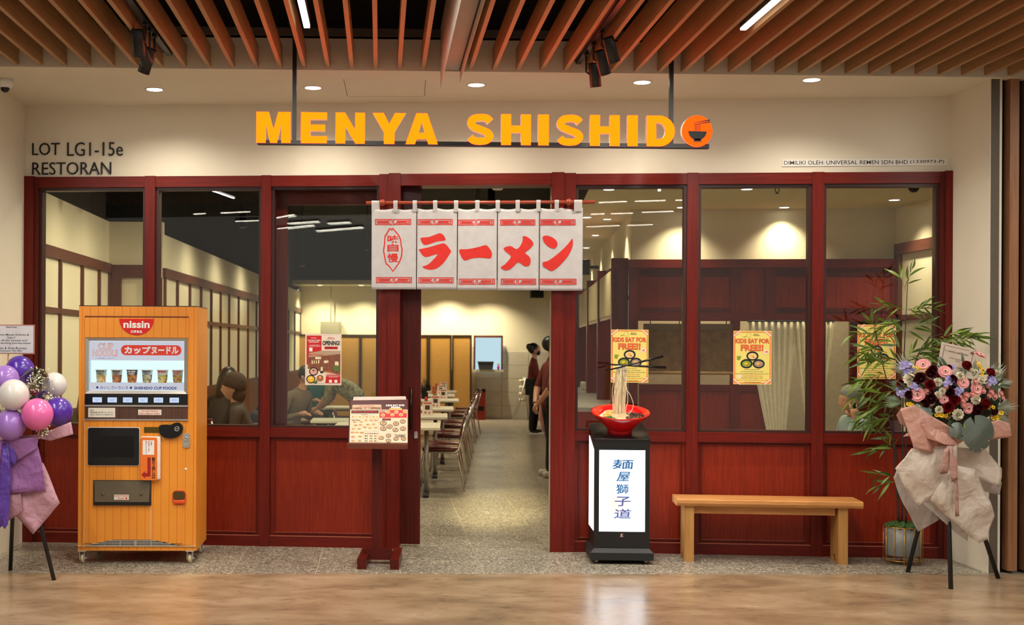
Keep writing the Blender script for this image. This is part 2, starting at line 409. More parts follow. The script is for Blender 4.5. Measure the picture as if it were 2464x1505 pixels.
# ------------------------------------------------------------------ shop front
def fbox(mb, u0, u1, z0, z1, w0=-.045, w1=.08): return mb.box(u0, u1, w0, w1, z0, z1)
def fpart(name, m, parent, u0, u1, z0, z1, w0=-.035, w1=.08): return fbox(MB(), u0, u1, z0, z1, w0, w1).build(name, m, parent)
BAYS = [(.10, .988), (1.071, 1.943), (2.021, 2.896), (4.451, 5.315), (5.402, 6.272), (6.36, 7.232)]
BLAB = ['leftmost glazed bay of the shop front, behind the balloons', 'glazed bay of the shop front behind the orange vending machine', 'glazed bay left of the doorway, behind the menu stand',
        'glazed bay right of the doorway, behind the lit sign box', 'glazed bay above the middle of the wooden bench', 'rightmost glazed bay of the shop front, behind the bamboo']
BEAD = mat('dark_bead', (58, 20, 16), .4)
LIP = mat('moulding_lip', (158, 84, 66), .35)
for i, (u0, u1) in enumerate(BAYS):
    w = thing('window_%d' % (i+1), BLAB[i], None, FA, PHI, kind='structure')
    fpart('top_rail', MAH_H, w, u0, u1, 2.892, 2.98)
    fpart('sill_rail', MAH_H, w, u0, u1, .878, .955)
    fpart('bottom_rail', MAH_H, w, u0, u1, .0, .082)
    fpart('panel', MAH_P, w, u0+.0, u1, .082, .878, .008, .05)
    MB().box(u0+.03, u1-.03, -.004, .008, .098, .112).box(u0+.03, u1-.03, -.004, .008, .852, .862).box(u0+.03, u0+.042, -.004, .008, .112, .852).box(u1-.042, u1-.03, -.004, .008, .112, .852).build('moulding', MAH_H, w)
    MB().box(u0+.0, u1, -.037, .0, .082, .086).box(u0+.03, u1-.03, -.007, .0, .110, .1135).build('moulding_edge', LIP, w)
    b = .024
    MB().box(u0, u0+b, -.012, .07, .955, 2.892).box(u1-b, u1, -.012, .07, .955, 2.892).box(u0+b, u1-b, -.012, .07, 2.868, 2.892).box(u0+b, u1-b, -.012, .07, .955, .972).build('glazing_bead', BEAD, w)
    MB().box(u0+b-.005, u1-b+.005, .026, .034, .967, 2.873).build('pane', GLASS, w)
for i, (u0, u1) in enumerate([(.988, 1.071), (1.943, 2.021), (5.315, 5.402), (6.272, 6.36)]):
    struct(MB().box(u0, u1, -.045, .08, 0, 2.982), 'trim_%d' % (i+1), MAH_V, ['slim red mahogany mullion behind the vending machine', 'slim red mahogany mullion between vending machine and menu stand', 'slim red mahogany mullion just right of the lit sign box', 'slim red mahogany mullion above the right half of the bench'][i], FA, PHI)
pl = thing('trim_5', 'red mahogany end post at the left wall', None, FA, PHI, kind='structure')
MB().box(-.03, .065, -.055, .08, 0, 2.985).build('post', MAH_V, pl); MB().box(.065, .1, -.04, .08, 0, 2.98).build('inner_post', MAH_D, pl)
pr = thing('trim_6', 'red mahogany end post at the right wall', None, FA, PHI, kind='structure')
MB().box(7.27, 7.36, -.055, .08, 0, 2.985).build('post', MAH_V, pr); MB().box(7.232, 7.27, -.04, .08, 0, 2.98).build('inner_post', MAH_D, pr)
pa = thing('trim_7', 'broad red mahogany door post left of the doorway', None, FA, PHI, kind='structure')
MB().box(2.896, 2.972, -.05, .085, 0, 2.985).build('outer_post', MAH_V, pa); MB().box(2.972, 3.067, -.065, .085, 0, 2.99).build('post', MAH_V, pa)
pb = thing('trim_8', 'broad red mahogany door post right of the doorway', None, FA, PHI, kind='structure')
MB().box(4.262, 4.36, -.065, .16, 0, 2.99).build('post', MAH_V, pb); MB().box(4.36, 4.451, -.05, .085, 0, 2.985).build('outer_post', MAH_V, pb)
MB().box(4.255, 4.262, .02, .16, 0, 2.89).build('edge_strip', mat('pale_edge', (196, 186, 160), .6), pb)
struct(MB().box(3.067, 4.262, -.055, .16, 2.892, 2.985), 'trim_9', MAH_H, 'red mahogany lintel over the doorway', FA, PHI)
# sliding door leaf standing open behind the bay left of the doorway
wl = .115
d0 = fac(653, 900, wl)[0]; d1 = fac(690, 900, wl)[0]; d2 = fac(936, 900, wl)[0]; d3 = fac(1012, 900, wl)[0]; dz = fac(800, 493, wl)[1]
dr = thing('door_1', 'open sliding door leaf of dark mahogany and glass, left of the doorway', None, FA, PHI, kind='structure')
MB().box(d0, d1, wl, wl+.045, .015, 2.90).build('stile', MAH_D, dr); MB().box(d2, d3, wl, wl+.045, .015, 2.90).build('stile', MAH_D, dr)
MB().box(d1, d2, wl, wl+.045, dz, 2.90).build('top_rail', MAH_H, dr); MB().box(d1, d2, wl, wl+.045, .015, .12).build('bottom_rail', MAH_H, dr)
MB().box(d1, d2, wl, wl+.045, .86, .96).build('middle_rail', MAH_H, dr); MB().box(d1, d2, wl+.012, wl+.034, .12, .86).build('panel', MAH_P, dr)
MB().box(d1-.004, d2+.004, wl+.018, wl+.026, .955, dz+.005).build('pane', GLASS, dr)
h0 = fac(989, 932, wl-.05); h1 = fac(989, 1034, wl-.05)
tag(MB().tube([(h0[0], wl-.05, h1[1]), (h0[0], wl-.05, h0[1])], .012, 10).cyl((h0[0], wl-.05, h1[1]+.05), (h0[0], wl, h1[1]+.05), .008).cyl((h0[0], wl-.05, h0[1]-.05), (h0[0], wl, h0[1]-.05), .008).build('handle', mat('dark_bronze', (50, 36, 30), .3, .8), dr), 'dark vertical bar handle')
lk = fac(1001, 1047, wl)
MB().ext([rrect(lk[0]-.014, lk[0]+.014, lk[1]-.03, lk[1]+.03, .013)], wl-.006, wl).cyl((lk[0], wl-.01, lk[1]+.005), (lk[0], wl-.005, lk[1]+.005), .008).build('lock', CHROME, dr)
struct(MB().box(2.0, 4.3, .10, .17, 2.90, 2.955), 'trim_track', MAH_H, 'sliding door track beam behind the lintel', FA, PHI)

# ------------------------------------------------------------------ room inside
def wallseg(a, b, z0, z1, th=.1):
    a = Vector((*a, 0)); b = Vector((*b, 0)); d = (b-a); n = Vector((-d.y, d.x, 0)).normalized()*th
    return [(a.x,a.y,z0),(b.x,b.y,z0),(b.x+n.x,b.y+n.y,z0),(a.x+n.x,a.y+n.y,z0),(a.x,a.y,z1),(b.x,b.y,z1),(b.x+n.x,b.y+n.y,z1),(a.x+n.x,a.y+n.y,z1)]
BF = [(0,3,2,1),(4,5,6,7),(0,1,5,4),(1,2,6,5),(2,3,7,6),(3,0,4,7)]
def seg(mb, a, b, z0, z1, th=.1): return mb.add(wallseg(a, b, z0, z1, th), BF, False)
def along(a, b, t, off=0):
    a = Vector((*a, 0)); b = Vector((*b, 0)); d = (b-a).normalized(); n = Vector((-d.y, d.x, 0))
    q = a+d*t-n*off; return (q.x, q.y)
BROWN = wood('brown_batten', (86, 44, 30), (104, 56, 40), 'z', .5); BROWNH = wood('brown_rail', (86, 44, 30), (104, 56, 40), 'y', .5)
def shoji(name, label, a, b, top, band, bats, mid=1.92, low=1.0, wain=True):
    """cream wall from a to b with brown rails and battens"""
    w = struct(seg(MB(), a, b, 0, top), name, CREAM_IN, label)
    Ld = (Vector((*b, 0))-Vector((*a, 0))).length
    for z0, z1, o in ((band-.05, band+.05, .035), (mid-.025, mid+.025, .025), (low-.06, low, .03)):
        seg(MB(), along(a, b, 0, o), along(a, b, Ld, o), z0, z1, o+.001).build('rail', BROWNH, w)
    for t in bats: seg(MB(), along(a, b, t-.022, .028), along(a, b, t+.022, .028), low, band-.05, .029).build('batten', BROWN, w)
    if wain: seg(MB(), along(a, b, 0, .02), along(a, b, Ld, .02), 0, low-.06, .021).build('wainscot', MAH_D, w)
    return w
LA, LB, LC, LD = (-.70, 4.84), (-.70, 1.56), (-.12, 4.84), (.45, 19.6)
shoji('wall_left', 'cream inner wall with brown battens in the leftmost bay', LB, LA, 2.95, 2.44, [.5, 1.15, 2.0, 2.75, 3.25])
w = struct(seg(MB(), LA, LC, 0, 2.95), 'wall_left', CREAM_IN, 'short cream wall face turned to the windows, framed in brown')
MB().box(-.66, -.14, 4.80, 4.84, 2.34, 2.48).box(-.70, -.56, 4.80, 4.84, 0, 2.34).box(-.26, -.12, 4.80, 4.84, 0, 2.34).box(-.56, -.26, 4.80, 4.84, .9, 1.0).build('panel_frame', BROWN, w)
shoji('wall_left', 'long cream inner wall with brown battens behind the diners', LC, LD, 2.82, 2.40, [.06, .75, 1.5, 2.25, 3.0, 3.75, 4.5, 5.4, 6.4, 7.4, 8.6, 9.8, 11, 12.2, 13.4, 14.6], mid=1.9, low=1.08)
YB = mat('yellow_lit_panel', (200, 160, 30), .5)
# black wall zone above the cream walls
struct(seg(seg(seg(MB(), (-.9, 1.7), (-.9, 4.9), 2.9, 4.5), (-.9, 4.9), (-.2, 4.95), 2.9, 4.5), (-.2, 4.95), (.35, 19.9), 2.78, 4.5), 'wall_void', VOID, 'black painted wall zone above the cream inner walls')
BL, BR_ = (.40, 19.62), (6.6, 18.95)
bw = struct(seg(MB(), BL, BR_, 0, 2.98), 'wall_back', CREAM_IN, 'cream rear wall of the restaurant')
struct(seg(MB(), (0, 19.8), (7, 19.1), 2.9, 4.5), 'wall_void', VOID, 'black painted wall zone above the rear wall')
sb = MB(); q = [(.3, 18.75), (4.9, 18.25), (4.95, 19.2), (.3, 19.7)]
sb.add([(x, y, 2.955) for x, y in q]+[(x, y, 3.05) for x, y in q], BF, False); struct(sb, 'ceiling', CREAM_IN, 'cream soffit strip with lights at the rear wall')
struct(MB().box(-1.0, 8, 1.62, 20.2, 4.2, 4.3), 'ceiling', VOID, 'black open ceiling above the dining room')
# white ceiling above the kitchen side
kc = MB(); q = [(3.95, 1.16), (7.6, .78), (7.6, 20), (5.96, 20)]
kc.add([(x, y, 2.95) for x, y in q]+[(x, y, 3.05) for x, y in q], BF, False); struct(kc, 'ceiling', CREAM_IN, 'cream ceiling above the kitchen side')
struct(seg(MB(), (3.95, 1.18), (5.96, 20), 2.96, 4.4, .06), 'wall_void', VOID, 'black step between the two ceilings')
struct(MB().box(2.6, FLEN-.1, .15, .2, 2.99, 4.2).box(0, 2.6, .15, .2, 2.99, 4.2), 'wall_void', VOID, 'black inner side of the fascia', FA, PHI)
# right inner wall
rw = struct(MB().box(7.13, 7.25, .60, 3.2, 0, 2.95), 'wall_right', CREAM_IN, 'cream inner wall at the far right with a brown frame')
MB().box(7.09, 7.13, 1.0, 2.86, 2.50, 2.60).build('rail', BROWNH, rw); MB().box(7.09, 7.13, 1.0, 2.86, 1.88, 1.93).build('rail', BROWNH, rw)
MB().box(7.09, 7.13, 2.76, 2.86, 0, 2.50).build('batten', BROWN, rw); MB().box(7.09, 7.13, 1.9, 1.95, 0, 2.50).build('batten', BROWN, rw)
# kitchen partition facing the windows
K0, K1 = (4.67, 3.2), (7.14, 2.86)
kp = struct(seg(MB(), (4.68, 3.26), (7.14, 2.92), 2.44, 2.95, .06), 'wall_kitchen', CREAM_IN, 'cream wall above the kitchen partition')
kw = struct(seg(MB(), K0, K1, 1.93, 2.40, .05), 'wall_partition', MAH_P, 'dark mahogany kitchen partition behind the right windows')
seg(MB(), along(K0, K1, -.03, .06), along(K0, K1, 2.49, .06), 2.38, 2.46, .08).build('cap_rail', MAH_H, kw)
seg(MB(), along(K0, K1, -.02, .05), along(K0, K1, 2.49, .05), 1.87, 1.94, .07).build('lower_rail', MAH_H, kw)
for t in (.02, .98, 1.30, 2.46): seg(MB(), along(K0, K1, t-.045, .035), along(K0, K1, t+.045, .035), 0 if t < 2 else 1.9, 2.38, .05).build('post', MAH_V, kw)
for t0, t1 in ((.09, .92), (1.37, 2.40)):
    m = MB(); seg(m, along(K0, K1, t0, .012), along(K0, K1, t1, .012), 2.30, 2.36, .013); seg(m, along(K0, K1, t0, .012), along(K0, K1, t1, .012), 1.96, 2.0, .013); m.build('panel_bead', MAH_D, kw)
seg(MB(), along(K0, K1, .08, 0), along(K0, K1, 1.26, 0), .2, 1.22, .06).build('lower_panel', MAH_P, kw)
seg(MB(), along(K0, K1, .08, .03), along(K0, K1, 1.26, .03), 1.20, 1.26, .09).build('ledge', MAH_H, kw)
seg(MB(), along(K0, K1, 2.05, 0), along(K0, K1, 2.46, 0), 0, 1.9, .06).build('dark_panel', MAH_D, kw)
struct(seg(MB(), (4.85, 4.1), (7.3, 3.9), 0, 2.5, .06), 'wall_kitchen', mat('kitchen_wall', (196, 184, 156), .7), 'pale kitchen wall seen past the blind and curtain')
# kitchen side along the aisle
A0 = (4.67, 3.24); A1 = (6.35, 19.1)
ks = struct(seg(MB(), (4.78, 3.3), (6.42, 19.0), 2.40, 2.95, .06), 'wall_aisle', CREAM_IN, 'cream wall above the aisle side of the kitchen')
kh = struct(seg(MB(), A0, A1, 2.38, 2.46, .1), 'trim_header', MAH_H, 'mahogany header beam above the aisle counter')
for t in (.06, 2.1, 4.2, 6.6, 9.4, 12.5): seg(MB(), along(A0, A1, t-.06, -.02), along(A0, A1, t+.06, -.02), 0, 2.48, .16).build('post', MAH_V, kh)
seg(MB(), along(A0, A1, 0, -.12), along(A0, A1, 15, -.12), 1.93, 2.38, .04).build('fascia_board', mat('board_cream', (206, 190, 150), .6), kh)
seg(MB(), along(A0, A1, 0, -.10), along(A0, A1, 15, -.10), 1.90, 1.94, .06).build('rail', MAH_H, kh)
seg(MB(), along(A0, A1, .1, -.05), along(A0, A1, 15, -.05), 0, .98, .5).build('counter_front', MAH_P, kh)
seg(MB(), along(A0, A1, .1, -.02), along(A0, A1, 15, -.02), .98, 1.02, .6).build('counter_top', STEEL, kh)
seg(MB(), along(A0, A1, .15, -.085), along(A0, A1, 3.2, -.085), 2.365, 2.378, .02).build('led_strip', glow('orange_led', 0, 1.0, (9, 1.6, .12)), kh)

# ================================================================== lights the place has, and a few added for fill
DISC = glow('lamp_disc', (255, 246, 226), 9.0)
def downlight(x, y, z, power, label, group, r=.055, spot=120, blend=.7, col=NEUT):
    t = thing('downlight', label, 'light', (x, y, z), 0, group)
    MB().lathe([(r, -.003), (r+.012, -.006), (r+.014, 0), (r, .0)], 20).build('trim_ring', WHITE, t)
    MB().lathe([(0.0001, -.004), (r, -.004), (r, -.001), (0.0001, -.001)], 20).build('diffuser', DISC, t)
    if power: lamp('bulb', 'SPOT', (0, 0, -.02), power, col, t, .04, (0, 0, -1), spot, blend)
    return t
DL = ['far left', 'second from the left', 'middle', 'second from the right', 'far right']
for i, p in enumerate([(372, 215), (753, 211), (1146, 204), (1545, 198), (1953, 192)]):
    q = onZ(p[0], p[1], 3.565); downlight(q.x, q.y, 3.565, P_DOWN, 'round recessed downlight in the soffit, %s of five' % DL[i], 'soffit downlights', .06, 144, 1.0, WARM)
# linear lamps between the slats; the outer two are added unseen for fill
LED = glow('led_tube', (255, 250, 240), 10.0)
def linlamp(a, b, label, group, w=.035, power=0, body=BLACKM, m=None):
    a = Vector(a); b = Vector(b); d = b-a; L_ = d.length; t = thing('linear_light', label, 'light', (a+b)/2, math.atan2(d.y, d.x), group)
    MB().box(-L_/2, L_/2, -w*.6, w*.6, .012, .07).build('housing', body, t)
    MB().box(-L_/2+.005, L_/2-.005, -w*.5, w*.5, 0, .014).build('diffuser', m or LED, t)
    if power: lamp('tube', 'AREA', (0, 0, -.01), power, (1, .95, .86), t, L_, (0, 0, -1), sy=w)
    return t
for x, y0, l in ((-1.066, -1.2, 'added for fill beyond the left edge'), (1.787, -1.14, 'left of centre'), (4.471, -1.21, 'at the right'), (7.324, -1.2, 'added for fill beyond the right edge')):
    linlamp((x, y0, 3.572), (x, -4.9, 3.572), 'white linear lamp between the slats, %s' % l, 'linear lamps between the slats', power=P_LIN)
# linear lamps of the hall behind, met as streaks in the glass
LED2 = glow('hall_tube', (255, 246, 228), 26.0)
HL = [((-4.45, -8.78), (-3.26, -8.07)), ((-3.85, -10.81), (-3.59, -10.7)), ((-3.28, -10.67), (-2.69, -10.54)), ((-3.51, -12.17), (-2.98, -12.08)), ((-2.66, -11.8), (-2.05, -11.13)),
      ((-2.62, -12.7), (-1.92, -12.38)), ((-3.15, -13.77), (-2.22, -13.09)), ((-1.84, -12.81), (-1.36, -12.62)), ((-2.49, -14.33), (-1.35, -13.65)), ((3.51, -9.98), (3.98, -9.87)), ((4.1, -9.87), (4.6, -9.82)),
      ((4.75, -9.82), (4.95, -9.8)), ((3.3, -11.8), (3.55, -11.75)), ((3.65, -11.75), (4.05, -11.7)), ((4.2, -11.6), (4.75, -11.5)), ((3.1, -14.2), (3.75, -14.0)), ((3.9, -14.0), (4.4, -13.9))]
for i, (a, b) in enumerate(HL):
    linlamp((*a, 4.0), (*b, 4.0), 'linear ceiling lamp of the hall seen only as a streak in the shop glass', 'hall ceiling lamps mirrored in the glass', .05, m=LED2)
# spots on short tracks between the slats
def spot(t, y, z, aim, r=.039, L_=.165, power=0, ox=.06):
    aim = Vector(aim).normalized(); q = aim.to_track_quat('Z', 'X').to_matrix().to_4x4()
    c = Vector((ox, y, z)); s = MB(); s.lathe([(r*.98, -L_/2), (r, -L_/2+.01), (r, L_/2), (r*.86, L_/2), (r*.8, L_/2-.02), (0.0001, L_/2-.02)], 20)
    s.xf(0, Matrix.Translation(c) @ q); o = s.build('spot_head', BLACKM, t)
    MB().tube([(0, y, .0), (0, y, -.03), (.0, y, z+.02), (ox*.5, y, z)], .007, 6).box(-.012, .012, y-.03, y+.03, -.02, .0).build('spot_arm', BLACKM, t)
    if power: lamp('spot_bulb', 'SPOT', c+aim*.09, power, WARM, t, .02, aim, 60, .8)
def track(x, y0, y1, z, label, spots):
    t = thing('track_light', label, 'spotlight', (x, 0, z)); MB().box(-.018, .018, y0, y1, 0, .035).build('track', BLACKM, t)
    MB().box(-.05, -.012, y0, y1, .02, .08).build('cable_tray', mat('tray_metal', (62, 44, 42), .5, .5), t)
    for y, zz, aim, p in spots: spot(t, y, zz, aim, power=p, ox=-.045 if x < 2 else .06)
track(.78, -1.9, -.15, 3.62, 'black track with spotlights between the slats at upper left', [(-1.05, -.13, (.05, .12, -1), P_TRACK), (-.90, -.15, (.35, .3, -1), P_TRACK), (-.74, -.17, (-.4, .3, -1), P_TRACK)])
track(3.64, -2.4, -.02, 3.62, 'black track with three spotlights right of the hanging sheets', [(-.97, -.12, (.35, .25, -1), P_TRACK), (-.66, -.13, (.35, .3, -1), P_TRACK), (-.37, -.15, (.12, .2, -1), P_TRACK)])
# inside
IW = (1.0, .86, .60)
for i, p in enumerate([(1797, 455), (1887, 499), (2152, 481), (1465, 456), (1641, 499), (1412, 523)]):
    q = onZ(p[0], p[1], 2.95)
    downlight(q.x, q.y, 2.95, P_KIT, ['kitchen ceiling downlight above the middle of the bench', 'small ceiling downlight near the kitchen wall, above the bench', 'ceiling downlight at the far right window', 'bright ceiling downlight at the top of the window beside the doorway', 'small ceiling downlight by the mullion right of the sign box', 'ceiling downlight above the aisle counter'][i], 'kitchen ceiling downlights', .045, 112, 1.0, IW)
for i in range(4):
    q = along(A0, A1, .9+i*1.9, -.16); downlight(q[0], q[1], 2.95, P_KIT*.55, 'ceiling downlight washing the cream aisle wall, %s from the corner' % ['first', 'second', 'third', 'fourth'][i], 'aisle wall downlights', .04, 110, .8, IW)
for x, y, l in [(.91, 18.98, 'left'), (1.82, 18.87, 'second'), (2.7, 18.8, 'third'), (3.7, 18.7, 'fourth'), (4.6, 18.5, 'fifth')]:
    downlight(x, y, 2.953, P_INT*1.5, 'small downlight in the rear soffit, %s from the left' % l if l != 'left' else 'small downlight in the rear soffit, leftmost', 'rear wall downlights', .06, 130, .8, IW)
def pendant_spot(x, y, z, aim, power, label):
    t = thing('ceiling_spot', label, 'spotlight', (x, y, z), 0, 'black spots under the dining room ceiling')
    MB().cyl((0, 0, .0), (0, 0, 4.2-z), .006, n=6).build('rod', BLACKM, t); MB().lathe([(.04, 0), (.045, .02), (.045, .2), (.0001, .21)], 14).build('spot_head', BLACKM, t)
    MB().lathe([(.0001, .005), (.036, .005), (.036, .015), (.0001, .015)], 14).build('lens', DISC, t)
    lamp('spot_bulb', 'SPOT', (0, 0, -.02), power, IW, t, .1, aim, 150, 1.0)
for i, (x, y, aim, pw) in enumerate([(-.05, 2.6, (-.25, 0, -1), .17), (-.0, 3.7, (-.25, 0, -1), .17), (.6, 6.2, (-.2, 0, -1), .45), (.68, 8.2, (-.2, 0, -1), .45), (.76, 10.5, (-.2, 0, -1), .5), (.85, 13.5, (-.2, 0, -1), .6), (1.9, 4.2, (-.4, 0, -1), 2.2), (2.2, 9.0, (0, 0, -1), 1.4), (3.8, 11.5, (0, 0, -1), 1.4), (3.6, 6.5, (0, 0, -1), 1.0), (2.0, 14, (0, 0, -1), 1.4), (1.2, 2.3, (-.3, .1, -1), 1.6)]):  # the last spot is added to brighten the diners near the window
    pendant_spot(x, y, 3.02 if i < 6 else 3.35, aim, P_INT*pw, 'black cylinder spot under the dark ceiling, %s of those washing the batten wall' % ['first', 'second', 'third', 'fourth', 'fifth', 'deepest'][i] if i < 6 else 'black cylinder spot under the dark ceiling, %s above the tables' % ['nearest the glass', 'second', 'third', 'fourth', 'deepest', 'added for fill behind the glass'][i-6])
for x, y in [(3.5, 4.6), (3.52, 7.5)]:
    t = thing('smoke_detector', 'round white detector on the dark ceiling behind the noren' if y < 5 else 'round white detector deeper on the dark ceiling', 'detector', (x, y, 3.3))
    MB().lathe([(.0001, 0), (.05, .0), (.07, .03), (.07, .05), (.0001, .05)], 20).build('housing', WHITE, t); MB().cyl((0, 0, .05), (0, 0, .9), .01).build('rod', BLACKM, t)

# fill lamps added behind the partition to brighten the kitchen wall and blind
for i, (x, y) in enumerate(((5.3, 3.62), (6.4, 3.5))):
    downlight(x, y, 2.95, P_KIT*.9, 'fill downlight added behind the partition, %s' % ['above the blind', 'above the curtain'][i], 'added fill lamps behind the partition', .045, 140, .6, IW)
# spotlight of the hall that shines through the doorway onto the floor and chairs
hsp = thing('hall_spotlight', 'black hall spotlight behind the camera shining through the doorway', 'spotlight', (1.55, -8.7, 3.95))
ha = Vector((3.42, 3.6, 0))-Vector((1.55, -8.7, 3.95)); hq = ha.to_track_quat('Z', 'X').to_matrix().to_4x4()
m = MB(); m.lathe([(.05, -.12), (.055, -.1), (.055, .1), (.047, .1), (.045, .06), (.0001, .06)], 20); m.xf(0, hq); m.build('spot_head', BLACKM, hsp); MB().cyl((0, 0, .03), (0, 0, .36), .012).build('rod', BLACKM, hsp)
lamp('spot_bulb', 'SPOT', ha.normalized()*.13, 26000, (1.0, .86, .42), hsp, .03, ha, 5.6, 1.0)

# ================================================================== hanging sign with lit letters
SY = -.12
sg = thing('hanging_sign', 'lit yellow and orange letter sign on a black bar hung from two black posts', 'sign', (0, SY, 0))
YEL = glow('sign_yellow', 0, 1.0, (11, .44, .006)); ORA = glow('sign_orange', 0, 1.0, (4, .17, .008)); EDGE = glow('sign_red_edge', (255, 60, 34), 9.0)
LSIDE = mat('letter_side', (226, 222, 226), .4, emit=(255, 150, 140), es=.25)
def sx(px, py=315): return onY(px, py, SY).x
z0s, z1s = 3.022, 3.236
def bar_letter(ch):
    if ch == 'M': return [[(0,0),(.27,0),(.27,.62),(.40,0),(.60,0),(.73,.62),(.73,0),(1,0),(1,1),(.64,1),(.5,.42),(.36,1),(0,1)]]
    if ch == 'E': return [[(0,0),(1,0),(1,.225),(.36,.225),(.36,.40),(.93,.40),(.93,.60),(.36,.60),(.36,.775),(1,.775),(1,1),(0,1)]]
    if ch == 'N': return [[(0,0),(.33,0),(.33,.56),(.68,0),(1,0),(1,1),(.67,1),(.67,.44),(.32,1),(0,1)]]
    if ch == 'Y': return [[(.34,0),(.66,0),(.66,.38),(1,1),(.67,1),(.5,.64),(.33,1),(0,1),(.34,.38)]]
    if ch == 'A': return [[(0,0),(.29,0),(.34,.16),(.66,.16),(.71,0),(1,0),(.67,1),(.33,1)],[(.40,.37),(.60,.37),(.5,.72)]]
    if ch == 'H': return [[(0,0),(.33,0),(.33,.40),(.67,.40),(.67,0),(1,0),(1,1),(.67,1),(.67,.63),(.33,.63),(.33,1),(0,1)]]
    if ch == 'I': return [[(0,0),(1,0),(1,1),(0,1)]]
    if ch == 'D': return [[(0,0),(.45,0)]+[(.45+.55*math.cos(R(a)), .5+.5*math.sin(R(a))) for a in range(-80, 81, 10)]+[(.45,1),(0,1)], [(.33,.23),(.44,.23)]+[(.44+.23*math.cos(R(a)), .5+.27*math.sin(R(a))) for a in range(-80, 81, 16)]+[(.44,.77),(.33,.77)]]
    if ch == 'S':
        c = spline([(.13,.24),(.26,.135),(.5,.11),(.74,.15),(.84,.28),(.76,.40),(.5,.495),(.25,.59),(.16,.72),(.26,.85),(.5,.89),(.73,.865),(.86,.76)], 5, False)
        l, r = [], []
        for i, p in enumerate(c):
            a = c[max(0, i-1)]; b = c[min(len(c)-1, i+1)]; dx, dz = b[0]-a[0], b[1]-a[1]; n = math.hypot(dx, dz); nx, nz = -dz/n, dx/n
            l.append((p[0]+nx*.135, p[1]+nz*.112)); r.append((p[0]-nx*.135, p[1]-nz*.112))
        return [l[i:i+2]+r[i:i+2][::-1] for i in range(len(l)-1)]
for ch, a, b in [('M',618,700),('E',725,787),('N',808,878),('Y',897,976),('A',976,1053),('S',1122,1188),('H',1205,1276),('I',1294,1319),('S',1337,1403),('H',1418,1489),('I',1508,1532),('D',1554,1621)]:
    X0, X1 = sx(a), sx(b); o = [[(X0+x*(X1-X0), z0s+z*(z1s-z0s)) for x, z in l] for l in bar_letter(ch)]
    m = MB(); m.mi = 0
    if ch == 'S':
        ring = [q[0] for q in o]+[o[-1][1]]+[o[-1][2]]+[q[3] for q in o[::-1]]
        n = len(ring)
        for q in o: m.add([(x, -.035, z) for x, z in q], [(0, 1, 2, 3)], False)
        for y0, y1, mi in ((-.035, -.028, 1), (-.028, .012, 2)):
            m.mi = mi; m.add([(x, y0, z) for x, z in ring]+[(x, y1, z) for x, z in ring], [(i, (i+1) % n, n+(i+1) % n, n+i) for i in range(n)], False)
        for q in o: m.add([(x, .012, z) for x, z in q], [(3, 2, 1, 0)], False)
    else:
        m.ext(o, -.035, -.028, 1); m.mi = 2; m.ext(o, -.028, .012)
    m.build('letter', [YEL, EDGE, LSIDE], sg)
X0, X1 = sx(1638), sx(1711); cx, cz, rr = (X0+X1)/2, (z0s+z1s)/2+.002, (X1-X0)/2
m = MB(); m.ext([circ(cx, cz, rr, rr*1.03, 40)], -.035, -.028, 1); m.mi = 2; m.ext([circ(cx, cz, rr, rr*1.03, 40)], -.028, .012)
dsc = m.build('letter', [ORA, EDGE, LSIDE], sg); tag(dsc, 'orange round letter with a black noodle bowl drawn on it')
k = rr
bowl = [(cx-.60*k, cz-.0*k)]+[(cx+.60*k*math.cos(R(a))+.02*k, cz-.02*k+.58*k*math.sin(R(a))) for a in range(180, 361, 12)]
m = MB().ext([bowl], -.039, -.0351).ext([rect(cx-.22*k, cx+.26*k, cz-.70*k, cz-.50*k)], -.039, -.0351)
for i in range(4): m.ext([rect(cx-.16*k+i*.1*k, cx-.12*k+i*.1*k, cz, cz+.45*k)], -.039, -.0351)
for dz in (0, .12): m.ext([[(cx-.24*k, cz+.40*k+dz*k), (cx+.83*k, cz+.56*k+dz*k), (cx+.80*k, cz+.64*k+dz*k), (cx-.24*k, cz+.43*k+dz*k)]], -.039, -.0351)
m.build('bowl_emblem', INK, dsc)
MB().box(sx(620), sx(1705), -.02, .03, z0s-.008, z0s+.022).build('bar', BLACKM, sg)
for px in (708, 1617):
    x = onY(px, 230, SY).x; MB().box(x-.014, x+.014, .012, .042, z0s, 3.86).box(x-.045, x+.045, -.01, .06, 3.855, 3.865).build('post', BLACKM, sg)

# hanging sheets with a grey duct at the slats
hs = thing('hanging_duct', 'grey duct between two thin white sheets hanging among the slats', 'duct', (2.735, 0, 3.57))
MB().box(-.06, .06, -5.0, -.02, 0, .3).build('duct', mat('duct_grey', (176, 172, 162), .6), hs)
MB().add([(-.072,-.02,-.135),(-.070,-.02,-.135),(-.070,-5,-.135),(-.072,-5,-.135),(-.072,-.02,.3),(-.070,-.02,.3),(-.070,-5,.3),(-.072,-5,.3)], BF, False).build('sheet', mat('thin_sheet', (224, 216, 204), .6), hs)
m = MB().box(.066, .068, -5, -.02, -.09, .28)
m.mi = 1
for i in range(48): m.box(.060, .0655, -.1-i*.06, -.07-i*.06, -.02, .06)
m.build('sheet', [mat('thin_sheet', (224, 216, 204), .6), mat('perforation', (80, 74, 66), .7)], hs)
# security camera at the upper left
q = onY(-2, 190, .35); sc = thing('security_camera', 'white dome security camera under the soffit at the left edge', 'camera', (-.52, .42, 3.565))
MB().lathe([(.055, 0), (.055, -.05), (.045, -.065), (.0001, -.065)], 20).build('housing', WHITE, sc); MB().ball((0, 0, -.066), .034, nu=14, nv=8).build('dome', BLACKP, sc)

